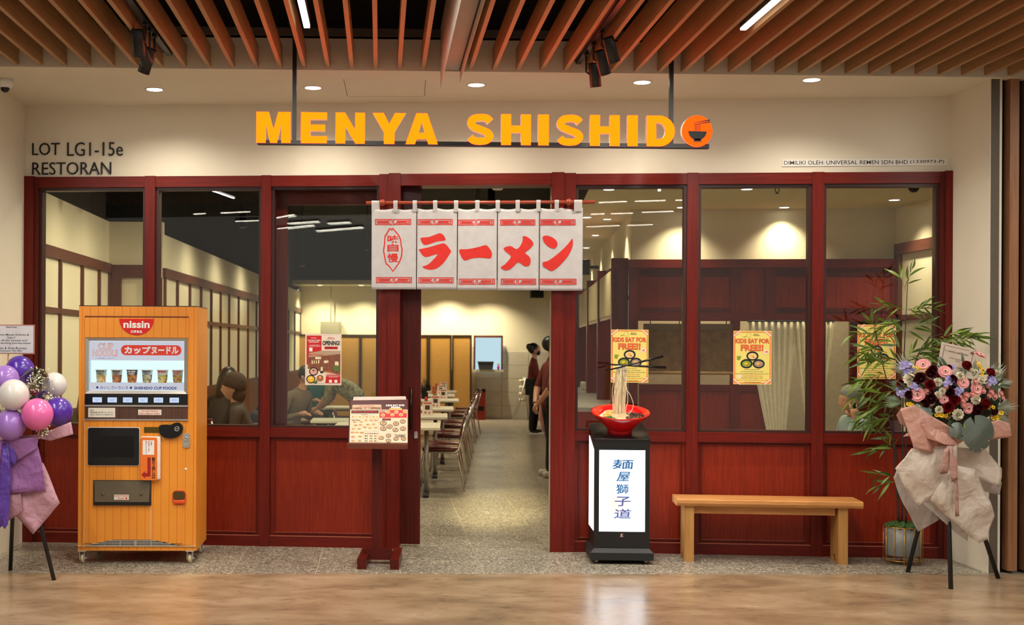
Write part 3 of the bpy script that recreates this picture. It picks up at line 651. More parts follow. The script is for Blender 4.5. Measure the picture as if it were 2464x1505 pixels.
# ------------------------------------------------------------------ lettering on the fascia
def fwords(label, words):
    t = thing('wall_lettering', label, 'lettering', FA, PHI)
    for tx, x0, y0, x1, y1 in words:
        a = fac(x0, y1, -.004); b = fac(x1, y0, -.004)
        MB().text(tx, a[0], b[0], a[1], b[1], -.004, -.004, .008).build('word', INK, t)
fwords('thin black unit number and the word restoran on the cream fascia', (('LOT', 78, 344, 144, 374), ('LG1-15e', 162, 342, 296, 376), ('RESTORAN', 78, 390, 268, 421)))
a = fac(1882, 401, 0); b = fac(2277, 382, 0)
t = thing('name_plate', 'long white owner name plate with small black capitals at the upper right', 'sign', FA, PHI)
MB().box(a[0], b[0], -.008, 0, a[1], b[1]).build('plate', WHITE, t)
for tx, p0, p1 in (('DIMILIKI OLEH:', 1886, 1982.6), ('UNIVERSAL REMEN SDN BHD', 1987.6, 2183.7), ('(1330973-P)', 2189, 2271)):
    u0, u1 = fac(p0, 391, 0)[0], fac(p1, 391, 0)[0]; MB().text(tx, u0, u1, a[1]+.012, b[1]-.010, -.009, .004).build('lettering', INK, t)

# ================================================================== noren curtain
NW = -.13
rod = thing('curtain_rod', 'red wooden rod holding the white noren above the doorway', 'rod', FA, PHI)
r0 = fac(881, 488, NW); r1 = fac(1431, 487, NW); zr = (r0[1]+r1[1])/2
RODM = wood('rod_wood', (150, 62, 44), (168, 76, 54), 'x', .35)
MB().cyl((r0[0], NW, zr), (r1[0], NW, zr), .0135, n=14).build('rod', RODM, rod)
for px in (920, 1368):
    u = fac(px, 488, NW)[0]; s_ = MB().lathe([(.0001, -.028), (.018, -.024), (.027, -.012), (.027, .012), (.018, .024), (.0001, .028)], 18, (u, NW, zr), 'y')
    s_.cyl((u, NW+.01, zr), (u, -.05, zr), .014, n=10); s_.build('bracket', RODM, rod)
CL = MB(); CLOTH = mat('noren_cloth', (190, 188, 190), .85, bump=.15, bscale=700, sheen=.2)
cur = thing('noren_curtain', 'white split noren curtain with red ramen lettering over the doorway', 'curtain', FA, PHI)
zt = fac(1150, 501, NW)[1]; zb = fac(1150, 697, NW)[1]; ux = lambda z: fac(870+z/4.323, 580, NW)[0]
def zc(y): return zt+(y-260)/(1108-260)*(zb-zt)
edges = [105, 573, 996, 1412, 1850, 2300]
def wave(x, z):
    t = (zt-z)/(zt-zb); return NW+.006*math.sin(x*9+.6)*t+.004*math.sin(x*23+1+2*t)+.006*math.sin(x*14.5)*max(0, 1-t*4)
for i in range(5):
    a, b = ux(edges[i]+(4 if i else 0)), ux(edges[i+1]-(4 if i < 4 else 0)); drop = [0, .0, .004, .006, .008][i]
    def fn(s, t, a=a, b=b, drop=drop):
        # top hem sags a little between the tabs
        sag = .012*abs(math.sin(math.pi*2*s))*(1-t) ; x = a+(b-a)*s*(1+.0*t); z = zt-sag-(zt-zb+drop)*t
        return (x, wave(x, z), z)
    m = MB().grid(fn, 24, 30); o = m.build('cloth_panel', CLOTH, cur); md = o.modifiers.new('s', 'SOLIDIFY'); md.thickness = .0015; md.offset = 1
for x in (146, 352, 553, 765, 982, 1203, 1415, 1622, 1838, 2028, 2250):
    wd = 42 if x in (146, 2250) else 22; a, b = ux(x-wd), ux(x+wd)
    m = MB()
    prof = [(NW-.003, zt-.028), (NW-.007, zt), (NW-.016, zr-.005), (NW-.0155, zr+.006), (NW-.009, zr+.0145), (NW, zr+.017), (NW+.009, zr+.0145), (NW+.0155, zr+.004), (NW+.007, zt)]
    vs = [(xx, y-.003 if i < 2 else y, z) for i, (y, z) in enumerate(prof) for xx in (a, b)]
    m.add(vs, [(2*i, 2*i+1, 2*i+3, 2*i+2) for i in range(len(prof)-1)], False)
    o = m.build('tab', CLOTH, cur, recalc=False); md = o.modifiers.new('s', 'SOLIDIFY'); md.thickness = .002; md.offset = 0
fnp = lambda x, z: wave(x, z)-.0028
PRT = mat('noren_red_print', (206, 30, 18), .6)
def zpoly(pts): return [(ux(x), zc(y)) for x, y in pts]
GL = {'ra': [[(618,570),(700,560),(790,528),(820,523),(850,540),(868,570),(868,598),(780,610),(690,640),(648,640),(625,610)],
  [(600,690),(700,668),(800,640),(850,628),(885,645),(920,690),(932,712),(905,760),(860,825),(800,880),(740,902),(690,900),(650,885),(637,868),(690,850),(740,805),(790,742),(700,765),(660,768),(630,745),(608,710)]],
 'bar': [[(1018,692),(1100,688),(1200,670),(1280,648),(1310,655),(1345,700),(1358,740),(1345,780),(1320,785),(1240,778),(1150,785),(1090,805),(1060,798),(1030,750)]],
 'me': [[(1478,680),(1520,660),(1560,660),(1615,688),(1660,640),(1678,590),(1675,560),(1700,553),(1745,575),(1775,605),(1785,640),(1745,690),(1702,725),(1740,760),(1760,800),(1750,850),(1720,866),(1690,862),(1632,825),(1580,870),(1540,900),(1500,908),(1465,895),(1452,875),(1500,840),(1555,765),(1500,715)]],
 'n': [[(1885,560),(1920,548),(1980,565),(2025,600),(2038,640),(2020,675),(1990,682),(1940,660),(1900,620),(1885,585)],
  [(1888,825),(1940,810),(2020,755),(2100,685),(2160,620),(2192,580),(2198,640),(2180,700),(2140,770),(2080,840),(2020,895),(1980,913),(1950,905),(1920,885),(1890,870)]]}
for g in GL.values():
    for p in g: MB().flat([zpoly(spline(p, 4))], 0, 2, fnp).build('letter_stroke', PRT, cur, recalc=False)
def meander(m, x0, x1, y0, y1, flip):
    w = 9
    def hb(a, b, y): m.flat([zpoly([(a, y), (b, y), (b, y+w), (a, y+w)])], 0, 2, fnp)
    def vb(x, a, b): m.flat([zpoly([(x, a), (x+w, a), (x+w, b), (x, b)])], 0, 1, fnp)
    hb(x0, x1, y0); hb(x0, x1, y1-w); vb(x0, y0, y1); vb(x1-w, y0, y1-16 if not flip else y1)
    ih = (y1-y0-w)/2
    if flip: hb(x0+18, x1-24, y1-w-14); vb(x1-24, y0+16, y1-14); hb(x0+38, x1-24, y0+17); hb(x0+38, x1-44, y0+ih)
    else: hb(x0+18, x1-24, y0+16); vb(x0+18, y0+16, y1-16); hb(x0+18, x1-20, y1-w-15); hb(x0+36, x1-40, y0+ih)
for xs, yt in (((140, 325, 515), 372), ((582, 755, 948), 374), ((1002, 1190, 1378), 379), ((1440, 1615, 1806), 379), ((1848, 2035, 2225), 379)):
    for dy, dx in ((0, 0), (608+8*(yt > 375), 12)):
        m = MB(); meander(m, xs[0]+dx, xs[1]+dx-4, yt+dy, yt+62+dy, False); meander(m, xs[1]+dx+2, xs[2]+dx, yt+dy, yt+62+dy, True)
        m.build('meander_print', PRT, cur, recalc=False)
oval = [(308,475),(328,463),(350,490),(375,518),(395,545),(412,590),(418,640),(430,690),(424,760),(412,800),(392,840),(360,885),(326,928),(305,895),(280,865),(252,845),(235,770),(222,700),(232,640),(238,545),(262,510),(288,463)]
c0 = (326, 695); inner = [(c0[0]+(x-c0[0])*.87+(0), c0[1]+(y-c0[1])*.93) for x, y in oval]
MB().flat([zpoly(oval), zpoly(inner)], 0, 1, fnp).build('emblem_ring', PRT, cur, recalc=False); m = MB()
for ch, y0, y1 in (('味', 540, 620), ('自', 630, 712), ('慢', 730, 825)): m.text(ch, ux(268), ux(385), zc(y1), zc(y0), 0, .02, fn=fnp)
m.build('lettering', PRT, cur, recalc=False)

# ================================================================== vending machine
def plank_mat():
    m, nt, b, L = nodes_mat('orange_plank_wrap'); N = nt.nodes.new
    tc = N('ShaderNodeTexCoord'); sp = N('ShaderNodeSeparateXYZ'); L(tc.outputs['Object'], sp.inputs[0])
    ge = N('ShaderNodeNewGeometry'); vt = N('ShaderNodeVectorTransform'); vt.vector_type = 'NORMAL'; vt.convert_from = 'WORLD'; vt.convert_to = 'OBJECT'; L(ge.outputs['True Normal'], vt.inputs[0])
    sn = N('ShaderNodeSeparateXYZ'); L(vt.outputs[0], sn.inputs[0]); ab = N('ShaderNodeMath'); ab.operation = 'ABSOLUTE'; L(sn.outputs['X'], ab.inputs[0])
    gt = N('ShaderNodeMath'); gt.operation = 'GREATER_THAN'; gt.inputs[1].default_value = .5; L(ab.outputs[0], gt.inputs[0])
    mx = N('ShaderNodeMix'); L(gt.outputs[0], mx.inputs[0]); L(sp.outputs['X'], mx.inputs[2]); L(sp.outputs['Y'], mx.inputs[3])
    dv = N('ShaderNodeMath'); dv.operation = 'DIVIDE'; dv.inputs[1].default_value = .0585; L(mx.outputs[0], dv.inputs[0])
    fr = N('ShaderNodeMath'); fr.operation = 'FRACT'; L(dv.outputs[0], fr.inputs[0])
    lt = N('ShaderNodeMath'); lt.operation = 'LESS_THAN'; lt.inputs[1].default_value = .045; L(fr.outputs[0], lt.inputs[0])
    nz = N('ShaderNodeTexNoise'); nz.inputs['Scale'].default_value = 4; L(tc.outputs['Object'], nz.inputs['Vector'])
    rp = N('ShaderNodeValToRGB'); rp.color_ramp.elements[0].color = (*lin((228, 140, 40)), 1); rp.color_ramp.elements[1].color = (*lin((240, 158, 56)), 1); L(nz.outputs['Fac'], rp.inputs[0])
    m2 = N('ShaderNodeMix'); m2.data_type = 'RGBA'; L(lt.outputs[0], m2.inputs[0]); L(rp.outputs[0], m2.inputs[6]); m2.inputs[7].default_value = (*lin((206, 70, 22)), 1)
    L(m2.outputs[2], b.inputs['Base Color']); b.inputs['Roughness'].default_value = .36
    return m
PLANK = plank_mat()
a = onY(189, 1000, .40); b = onY(473, 1000, .40); VL = ((a.x+b.x)/2, .40, 0); HW = (b.x-a.x)/2
vm = thing('vending_machine', 'orange retro cup noodle vending machine on castors', 'vending machine', VL)
def V(px, py, y=0): return local(px, py, VL, 0, y)
zb0 = V(330, 1326)[1]; zt0 = V(330, 738)[1]; D_ = .56
def vx(px): return V(px, 1000)[0]
def vz(py): return V(330, py)[1]
# carcass with a well for the display
x0, x1, y0_, y1_ = vx(206), vx(450), vz(945), vz(816)
m = MB(); m.box(-HW, HW, .16, D_, zb0, zt0); m.box(-HW, x0, 0, .16, zb0, zt0); m.box(x1, HW, 0, .16, zb0, zt0); m.box(x0, x1, 0, .16, zb0, y0_); m.box(x0, x1, 0, .16, y1_, zt0)
m.mi = 1; m.box(-HW, HW, .0, D_, zt0, zt0+.006); m.build('body', [PLANK, BLACKM], vm)
m = MB(); m.box(vx(204), vx(453), -.012, 0, vz(813), vz(762)); m.mi = 1; m.box(vx(204), vx(453), -.014, 0, vz(764.5), vz(761.5)); m.build('header_panel', [PLANK, mat('seam_dark', (110, 44, 14), .6)], vm)
m = MB(); m.box(vx(204), vx(441), -.008, 0, vz(1308), vz(1012)); m.box(vx(441), vx(466), -.004, 0, vz(1312), vz(1012)); m.build('lower_door', PLANK, vm)
m = MB(); m.box(vx(203.2), vx(204), -.016, 0, vz(1318), vz(1012)).box(-HW, HW, -.010, 0, vz(1315.5), vz(1314)).box(vx(364), vx(365), -.009, 0, vz(1300), vz(1216)); m.build('pale_seam', mat('seam_light', (214, 196, 168), .5), vm)
# display frame, back, header print
m = MB(); fr = (vx(206), vx(451), vz(948), vz(814)); g = (vx(213), vx(443), vz(941), vz(821))
o_ = [(fr[0], fr[2]), (fr[1], fr[2]), (fr[1], fr[3]), (fr[0], fr[3])]; i_ = [(g[0], g[2]), (g[1], g[2]), (g[1], g[3]), (g[0], g[3])]
vs = [(x, -.018, z) for x, z in o_]+[(x, -.006, z) for x, z in i_]+[(x, .03, z) for x, z in i_]+[(x, 0, z) for x, z in o_]
m.add(vs, [(i, (i+1) % 4, 4+(i+1) % 4, 4+i) for i in range(4)]+[(4+i, 4+(i+1) % 4, 8+(i+1) % 4, 8+i) for i in range(4)]+[(i, 12+i, 12+(i+1) % 4, (i+1) % 4) for i in range(4)], False)
m.build('display_frame', STEEL, vm)
BACKL = glow('display_back', (214, 238, 250), 1.25); PRN = glow('display_print_panel', (226, 226, 240), .80)
m = MB(); m.box(x0, x1, .150, .158, y0_, y1_); m.mi = 1; m.box(x0, x0+.004, 0, .15, y0_, y1_); m.box(x1-.004, x1, 0, .15, y0_, y1_); m.box(x0, x1, 0, .15, y1_-.004, y1_)
m.build('display_back', [BACKL, mat('display_side', (226, 236, 240), .4)], vm)
MB().box(g[0], g[1], .02, .15, vz(921.8), vz(923.5)).build('display_shelf', mat('display_side', (226, 236, 240), .4), vm)
hp = MB().box(g[0], g[1], .016, .022, vz(868), vz(822)).build('print_panel', PRN, vm)
bp_ = MB().box(g[0], g[1], .014, .02, vz(940), vz(922)).build('print_panel', PRN, vm)
m = MB(); yv = .0135
PINK = mat('pink_ink', (224, 90, 92), .5); PAL = mat('pale_ink', (240, 236, 244), .5)
m.text('CUP', vx(234), vx(271), vz(842), vz(827), yv+.001, .05); m.text('NOODLE', vx(222), vx(281), vz(858), vz(843), yv+.001, .05); m.mi = 1
m.text('CUP', vx(235), vx(270), vz(841), vz(828), yv, .012); m.text('NOODLE', vx(223), vx(280), vz(857), vz(844), yv, .012); m.mi = 2
m.text('カップに熱湯の容器はいつもご注意ください。', vx(227), vx(276), vz(864.5), vz(861.5), yv, .0); m.mi = 3
m.flat([rrect(vx(289), vx(435), vz(855.5), vz(831), .036)], yv+.001); m.mi = 1
m.text('カップ', vx(297), vx(361), vz(852.5), vz(834), yv, .05); m.text('ヌードル', vx(362), vx(428), vz(852.5), vz(834), yv, .05)
m.build('brand_print', [PINK, PAL, BLUEI, glow('print_red', (232, 66, 50), .85)], hp, recalc=False)
m = MB(); yv = .0115
m.flat([circ(vx(233), vz(933.5), .009)], yv).flat([circ(vx(314), vz(934), .009)], yv)
m.text('おいしさいろいろ', vx(240), vx(307), vz(937.5), vz(930), yv, .01); m.text('SHISHIDO CUP FOODS', vx(322), vx(424), vz(938), vz(931), yv, .035)
m.build('lettering', BLUEI, bp_, recalc=False)
MB().box(g[0], g[1], -.002, .002, g[2], g[3]).build('display_glass', glass('thin_glass', (.97, .98, .98), .6), vm)
# red half-round badge
bd = MB(); bz = vz(768); bx0, bx1 = vx(287), vx(370); bc = (bx0+bx1)/2
bd.ext([[(bx1, bz)]+[(bx0, bz)]+[(bc+(bx1-bx0)/2*math.cos(R(a)), bz+(vz(807)-bz)*-math.sin(R(a))) for a in range(188, 353, 8)]], -.017, -.012)
bo = bd.build('badge', mat('badge_red', (216, 26, 22), .35), vm)
m = MB(); m.text('nissin', vx(297), vx(360), vz(790), vz(773), -.0185, .03); m.text('日清食品', vx(315), vx(342), vz(802), vz(795), -.0185, .02); m.build('lettering', WHI, bo, recalc=False)
# button strip and wood strip
MB().box(vx(205), vx(452), -.014, 0, vz(975), vz(949)).build('button_panel', BLACKP, vm)
BTN = glow('button_lit', (206, 226, 255), .95)
for i, px in enumerate((224, 260, 297, 334, 371, 409)):
    o = MB().rbox(vx(px), vx(px+22), -.022, -.012, vz(969), vz(957), .002).build('button', BTN, vm)
    MB().text(['DON HOT TEA\nRAMEN', 'TAKESAKI\nRAMEN', 'CHILI CRAB\nRAMEN', 'TONKOTSU\nRAMEN', 'SOBA\nRAMEN', 'YUZU\nRAMEN'][i], vx(px+4), vx(px+18), vz(965.5), vz(960), -.0225).build('lettering', mat('grey_ink', (120, 130, 150), .5), o, recalc=False)
m = MB(); m.box(vx(205), vx(452), -.010, 0, vz(1009), vz(979)); m.build('wood_strip', wood('walnut', (70, 46, 36), (96, 66, 52), 'z', .4), vm)
MB().box(vx(204), vx(453), -.018, 0, vz(979), vz(975)).box(vx(204), vx(453), -.018, 0, vz(1012), vz(1009)).build('metal_strip', STEEL, vm)
PAPER = mat('paper_label', (232, 226, 212), .6)
o = MB().box(vx(213), vx(278), -.0115, -.009, vz(1005), vz(982)).build('sticker', PAPER, vm)
m = MB(); m.text('お客様へ', vx(218), vx(228), vz(989.5), vz(986.5), -.012); m.text('故障は商品購入途中の形になっております。', vx(218), vx(273), vz(995), vz(991.5), -.012, .01); m.text('お手元にご利用頂きますようお願い致します。', vx(218), vx(273), vz(1000.5), vz(997), -.012, .01); m.build('lettering', INK, o, recalc=False)
o = MB().box(vx(333), vx(389), -.0115, -.009, vz(999), vz(986)).build('sticker', PAPER, vm)
m = MB(); m.text('DO NOT TOUCH', vx(341), vx(380), vz(992), vz(988), -.012, .02); m.text('FOR DISPLAY ONLY', vx(336), vx(386), vz(998), vz(994), -.012, .02); m.build('lettering', REDI, o, recalc=False)
# screen
m = MB(); m.ext([rrect(vx(212), vx(337.5), vz(1121.5), vz(1028.5), .014)], -.011, -.008); m.mi = 1; m.ext([rrect(vx(213.5), vx(336), vz(1120), vz(1030), .012)], -.018, -.010)
sc_ = m.build('screen_bezel', [WHITE, BLACKP], vm); MB().box(vx(223), vx(324), -.0186, -.017, vz(1101), vz(1049)).build('screen', mat('screen_glass', (8, 8, 10), .06), sc_)
# note slot, coin unit, lock, keyhole
MB().box(vx(347.5), vx(384), -.012, -.008, vz(1041.5), vz(1028)).build('note_slot', mat('brass_dull', (104, 84, 34), .35, .7), vm)
pts = spline([(386,1024),(400,1021.5),(412,1022),(421,1018),(432,1017),(440,1023),(442,1033),(437,1045),(424,1053),(410,1054.5),(396,1052),(388,1045),(385,1035)], 4)
o = MB().ext([[(vx(x), vz(y)) for x, y in pts]], -.034, -.008).build('coin_unit', mat('gloss_black', (10, 12, 16), .12), vm)
MB().lathe([(.0001, .034), (.012, .034), (.013, .037), (.0175, .040), (.0185, .036), (.0185, .034)], 18, (vx(427.5), 0, vz(1031.5)), 'y').box(vx(423.5), vx(432), -.042, -.038, vz(1032.5), vz(1030.5)).build('coin_dial', CHROME, o)
o = MB().ext([rrect(vx(440.5), vx(458), vz(1077.5), vz(1042), .018)], -.014, -.004).build('lock_plate', CHROME, vm)
MB().lathe([(.0001, .014), (.016, .014), (.016, .026), (.008, .026), (.008, .02), (.0001, .02)], 16, (vx(449), 0, vz(1056)), 'y').box(vx(444), vx(454), -.018, -.012, vz(1072), vz(1064)).build('lock_barrel', STEEL, o)
MB().lathe([(.0001, .006), (.009, .006), (.0095, .004)], 14, (vx(448), 0, vz(1129)), 'y').build('keyhole', WHITE, vm)
# proud orange sign box with arrow
BOXO = mat('box_orange', (238, 120, 40), .38)
m = MB(); m.rbox(vx(341), vx(388.5), -.045, -.006, vz(1154), vz(1050), .012, 3); db = m.build('guide_box', mat('box_white', (236, 226, 214), .4), vm)
m = MB(); m.ext([rrect(vx(342), vx(381.5), vz(1154.5), vz(1052), .014)], -.0505, -.044); m.mi = 1; m.flat([rect(vx(347), vx(374.5), vz(1093.5), vz(1059))], -.0515); m.mi = 2
m.flat([[(vx(x), vz(y)) for x, y in [(358.5,1100),(366,1100),(366,1145.5),(353,1145.5),(353,1150.5),(344,1141.5),(353,1132.5),(353,1137.5),(358.5,1137.5)]]], -.0517)
m.text('注意！', vx(366), vx(369.5), vz(1074), vz(1061), -.0525, .01, vert=True); m.text('商品は一本に', vx(360), vx(363.5), vz(1087), vz(1061), -.0525, .01, vert=True); m.text('取出して下さい', vx(353.5), vx(357), vz(1091.5), vz(1061), -.0525, .01, vert=True)
m.mi = 3; m.text('取り出し口', vx(369), vx(377.5), vz(1150), vz(1100), -.0525, .03, vert=True)
m.build('guide_print', [BOXO, WHI, mat('dark_red_ink', (164, 22, 26), .5), INK], db, recalc=False)
# dispensing hatch
m = MB(); m.box(vx(226), vx(366), -.012, -.006, vz(1216), vz(1156)); o = m.build('hatch_recess', mat('hatch_dark', (52, 46, 36), .35), vm)
m = MB(); m.add([(vx(229), -.012, vz(1158)), (vx(363), -.012, vz(1158)), (vx(361), -.03, vz(1208)), (vx(231), -.03, vz(1208)), (vx(229), -.004, vz(1158)), (vx(363), -.004, vz(1158)), (vx(361), -.012, vz(1208)), (vx(231), -.012, vz(1208))], [(0,3,2,1),(4,5,6,7),(0,1,5,4),(1,2,6,5),(2,3,7,6),(3,0,4,7)], False)
m.mi = 1; m.box(vx(228), vx(365), -.026, -.010, vz(1216), vz(1210)); m.mi = 2
for px in (250, 342): m.lathe([(.0001, .030), (.01, .030), (.012, .022)], 14, (vx(px), 0, vz(1189)), 'y')
m.build('hatch_flap', [mat('smoked_plastic', (96, 84, 64), .22), BLACKP, mat('knob_grey', (90, 82, 70), .3)], o)
st = MB().box(vx(277.5), vx(313), -.0305, -.028, vz(1202.5), vz(1190)).build('sticker', PAPER, o)
m = MB(); m.text('DO NOT TOUCH', vx(279), vx(311), vz(1195), vz(1191), -.031, .02); m.text("IT'S HOT", vx(286), vx(303), vz(1201.5), vz(1197), -.031, .02); m.flat([spline([(vx(307), vz(1201.5)), (vx(305), vz(1199)), (vx(307), vz(1195.5)), (vx(309.5), vz(1199))], 4)], -.031); m.build('lettering', REDI, st, recalc=False)
# coin return
m = MB(); m.ext([rrect(vx(416.5), vx(449), vz(1214.5), vz(1180.5), .028)], -.016, -.004); m.mi = 1; m.ext([rrect(vx(418.5), vx(447), vz(1203), vz(1182.5), .02)], -.0175, -.012); m.mi = 2; m.rbox(vx(419), vx(446.5), -.026, -.010, vz(1212), vz(1203), .004)
m.build('coin_return', [mat('return_red', (206, 70, 26), .35), mat('return_dark', (88, 66, 30), .3, .3), mat('return_lip', (226, 84, 30), .35)], vm)
# bottom grille with curved skirt
gz0, gz1 = vz(1315), vz(1299.5)
gp = [(vx(205), gz0), (vx(462), gz0), (vx(432), vz(1313)), (vx(395), vz(1304)), (vx(365), gz1), (vx(275), gz1), (vx(250), vz(1304)), (vx(218), vz(1312))]
m = MB(); m.ext([gp], -.0095, -.006); m.mi = 1
for i in range(4):
    z = gz0+.006+(gz1-gz0)*i/4.2; hw = [1.0, .86, .68, .52][i]; c = vx(322); m.box(c-(vx(455)-c)*hw*.85, c+(vx(455)-c)*hw*.80, -.013, -.009, z, z+.004)
for px in (254, 291, 326, 329, 365, 402): m.box(vx(px), vx(px)+.003, -.014, -.009, gz0+.002, vz(1311 if px in (254, 402) else 1301))
m.build('grille', [mat('grille_dark', (14, 13, 12), .6), mat('grille_bar', (206, 200, 188), .35)], vm)
# castors
def castor(x, y):
    o = MB().box(-.03, .03, -.03, .03, zb0-.008, zb0).box(-.024, -.018, -.012, .03, .03, zb0-.008).box(.012, .018, -.012, .03, .03, zb0-.008).cyl((-.03, .014, .036), (.03, .014, .036), .006).build('castor', STEEL, vm, (x, y, 0))
    MB().lathe([(.012, -.012), (.030, -.012), (.036, -.008), (.036, .008), (.030, .012), (.012, .012)], 20, (-.003, .014, .036), 'x').build('wheel', mat('nylon_wheel', (206, 190, 150), .5), o)
for x, y in ((-HW+.03, .03), (HW-.045, .03), (HW-.04, D_-.05), (-HW+.04, D_-.05)): castor(x, y)
# cups standing in the display
def cup_mat(i, base, band, blob, blob2):
    m, nt, b, L = nodes_mat('cup_print_%d' % i); N = nt.nodes.new
    tc = N('ShaderNodeTexCoord'); nz = N('ShaderNodeTexVoronoi'); nz.inputs['Scale'].default_value = 55; L(tc.outputs['Object'], nz.inputs['Vector'])
    sp = N('ShaderNodeSeparateXYZ'); L(tc.outputs['Object'], sp.inputs[0])
    r = N('ShaderNodeValToRGB'); r.color_ramp.interpolation = 'CONSTANT'; e = r.color_ramp.elements; e[0].position = 0; e[0].color = (*lin(blob), 1); e[1].position = .45; e[1].color = (*lin(blob2), 1); q = e.new(.75); q.color = (*lin(band), 1)
    s2 = N('ShaderNodeSeparateColor'); L(nz.outputs['Color'], s2.inputs[0]); L(s2.outputs[0], r.inputs[0])
    lt = N('ShaderNodeMath'); lt.operation = 'LESS_THAN'; lt.inputs[1].default_value = .056; L(sp.outputs['Z'], lt.inputs[0])
    mx = N('ShaderNodeMix'); mx.data_type = 'RGBA'; L(lt.outputs[0], mx.inputs[0]); mx.inputs[6].default_value = (*lin(base), 1); L(r.outputs[0], mx.inputs[7]); L(mx.outputs[2], b.inputs['Base Color']); b.inputs['Roughness'].default_value = .35
    return m
CUPS = [('pale green', (206, 226, 206), (232, 226, 200), (200, 160, 60), (236, 220, 170), 'DON HOT TEA', 'RAMEN', 'dark'), ('cream', (226, 222, 206), (60, 40, 26), (170, 100, 50), (200, 150, 90), 'TAKESAKI', 'RAMEN', 'dark'),
        ('black', (34, 30, 40), (170, 40, 30), (214, 150, 60), (120, 60, 30), 'CHILI CRAB', 'RAMEN', 'white'), ('white and grey', (214, 224, 226), (40, 36, 30), (226, 210, 180), (110, 150, 60), 'TONKOTSU', 'RAMEN', 'blue'),
        ('red lettered', (222, 226, 220), (40, 50, 26), (210, 200, 60), (226, 200, 160), 'SOBA!', '', 'red'), ('white and green', (206, 220, 200), (160, 190, 110), (214, 170, 90), (150, 90, 50), 'YUZU', 'RAMEN', 'red')]
zc0 = vz(921.8)
for i, px in enumerate((237, 275, 312, 348.5, 386, 422.5)):
    x = vx(px); cname, ba, bn, b1, b2, t1, t2, ink = CUPS[i]
    c = thing('noodle_cup', 'small %s noodle cup, %s in the lit vending display' % (cname, ['leftmost', 'second from the left', 'third from the left', 'third from the right', 'second from the right', 'rightmost'][i]), 'cup', (VL[0]+x, VL[1]+.085, zc0+.0005), 0, 'noodle cups in the vending display')
    rt, rb, h = .0415, .031, vz(891)-zc0
    MB().lathe([(.0001, 0), (rb, 0), (rb+.001, .004), (rt-.001, h-.004), (rt+.003, h-.003), (rt+.003, h), (rt, h)], 28).build('cup_body', cup_mat(i, ba, bn, b1, b2), c)
    MB().lathe([(.0001, h-.001), (rt+.0015, h-.001), (rt+.0015, h+.001), (.0001, h+.001)], 28).build('lid', mat('lid_foil', (226, 230, 230), .35), c)
    def wrap(xx, zz): 
        r_ = rb+(rt-rb)*zz/h+.0012; return -math.sqrt(max(1e-6, r_*r_-xx*xx))
    m = MB(); m.text(t1, -.029, .029, h*.79, h*.93, 0, .05, fn=wrap)
    if t2: m.text(t2, -.022, .022, h*.62, h*.75, 0, .05, fn=wrap)
    m.build('lettering', {'dark': INK, 'white': WHI, 'blue': mat('navy_ink', (40, 50, 70), .5), 'red': REDI}[ink], c, recalc=False)
    m = MB(); m.flat([circ(0, h*.28, .020, .018, 18)], 0, 1, lambda xx, zz: wrap(xx, zz)-.0002); m.mi = 1; m.flat([circ(.022, h*.2, .010, .010, 14)], 0, 0, lambda xx, zz: wrap(xx, zz)-.0006)
    m.build('bowl_print', [mat('bowl_print_%d' % i, b2, .4, rgb2=b1, scale=120), REDI], c, recalc=False)

# ================================================================== menu stand
ML = (2.235, .45, 0); MR = R(-3.5)
ms = thing('menu_stand', 'mahogany floor stand holding laminated menus beside the doorway', 'menu stand', ML, MR)
def MS(px, py, y=-.0): return local(px, py, ML, MR, y)
xa, xb = MS(895, 1200)[0], MS(919, 1200)[0]
MB().box(xa, xb, -.02, .02, .05, 1.02).build('pole', MAH_D, ms)
for px in (858, 937):
    x = MS(px+1, 1370, -.28)[0]; MB().box(x, x+.065, -.27, .27, 0, .075).build('foot', MAH_D, ms)
xl, xr_ = MS(880, 1360)[0], MS(937, 1360)[0]
MB().box(xl-.02, xr_+.02, -.035, .035, .03, .11).build('crossbar', MAH_D, ms)
# sloping board: its lower edge is nearest
yb, yt = -.14, .06
def MP(px, py):
    t = max(0, min(1.2, (1075-py)/(1075-965))); return MS(px, py, yb+(yt-yb)*t)[0], yb+(yt-yb)*t, MS(px, py, yb+(yt-yb)*t)[1]
def slab(c0, c1, c2, c3, th, name, m_, parent, off=0):
    p = [Vector(q) for q in (c0, c1, c2, c3)]; n = (p[1]-p[0]).cross(p[3]-p[0]).normalized()
    if n.y > 0: n = -n
    p = [q+n*off for q in p]; k = [q-n*th for q in p]
    mb = MB().add(p+k, [(0,1,2,3),(7,6,5,4),(0,4,5,1),(1,5,6,2),(2,6,7,3),(3,7,4,0)], False)
    return mb.build(name, m_, parent)
slab(MP(838, 1068), MP(981, 1070), MP(982, 961), MP(841, 963), .014, 'board', MAH_D, ms)
p0 = MP(837, 1079); p1 = MP(981, 1080)
MB().box(p0[0], p1[0], yb-.055, yb+.02, p0[2], MP(840, 1066)[2]).build('ledge', wood('ledge_wood', (96, 44, 30), (120, 62, 44), 'x', .35), ms)
def plane_of(c0, c1, c2, c3, off):
    """unit square -> sloping sheet"""
    a, b, c, d = [Vector(q) for q in (c0, c1, c2, c3)]; n = (b-a).cross(d-a).normalized(); n = -n if n.y > 0 else n
    return lambda s, t: (a*(1-s)*(1-t)+b*s*(1-t)+c*s*t+d*(1-s)*t)+n*off
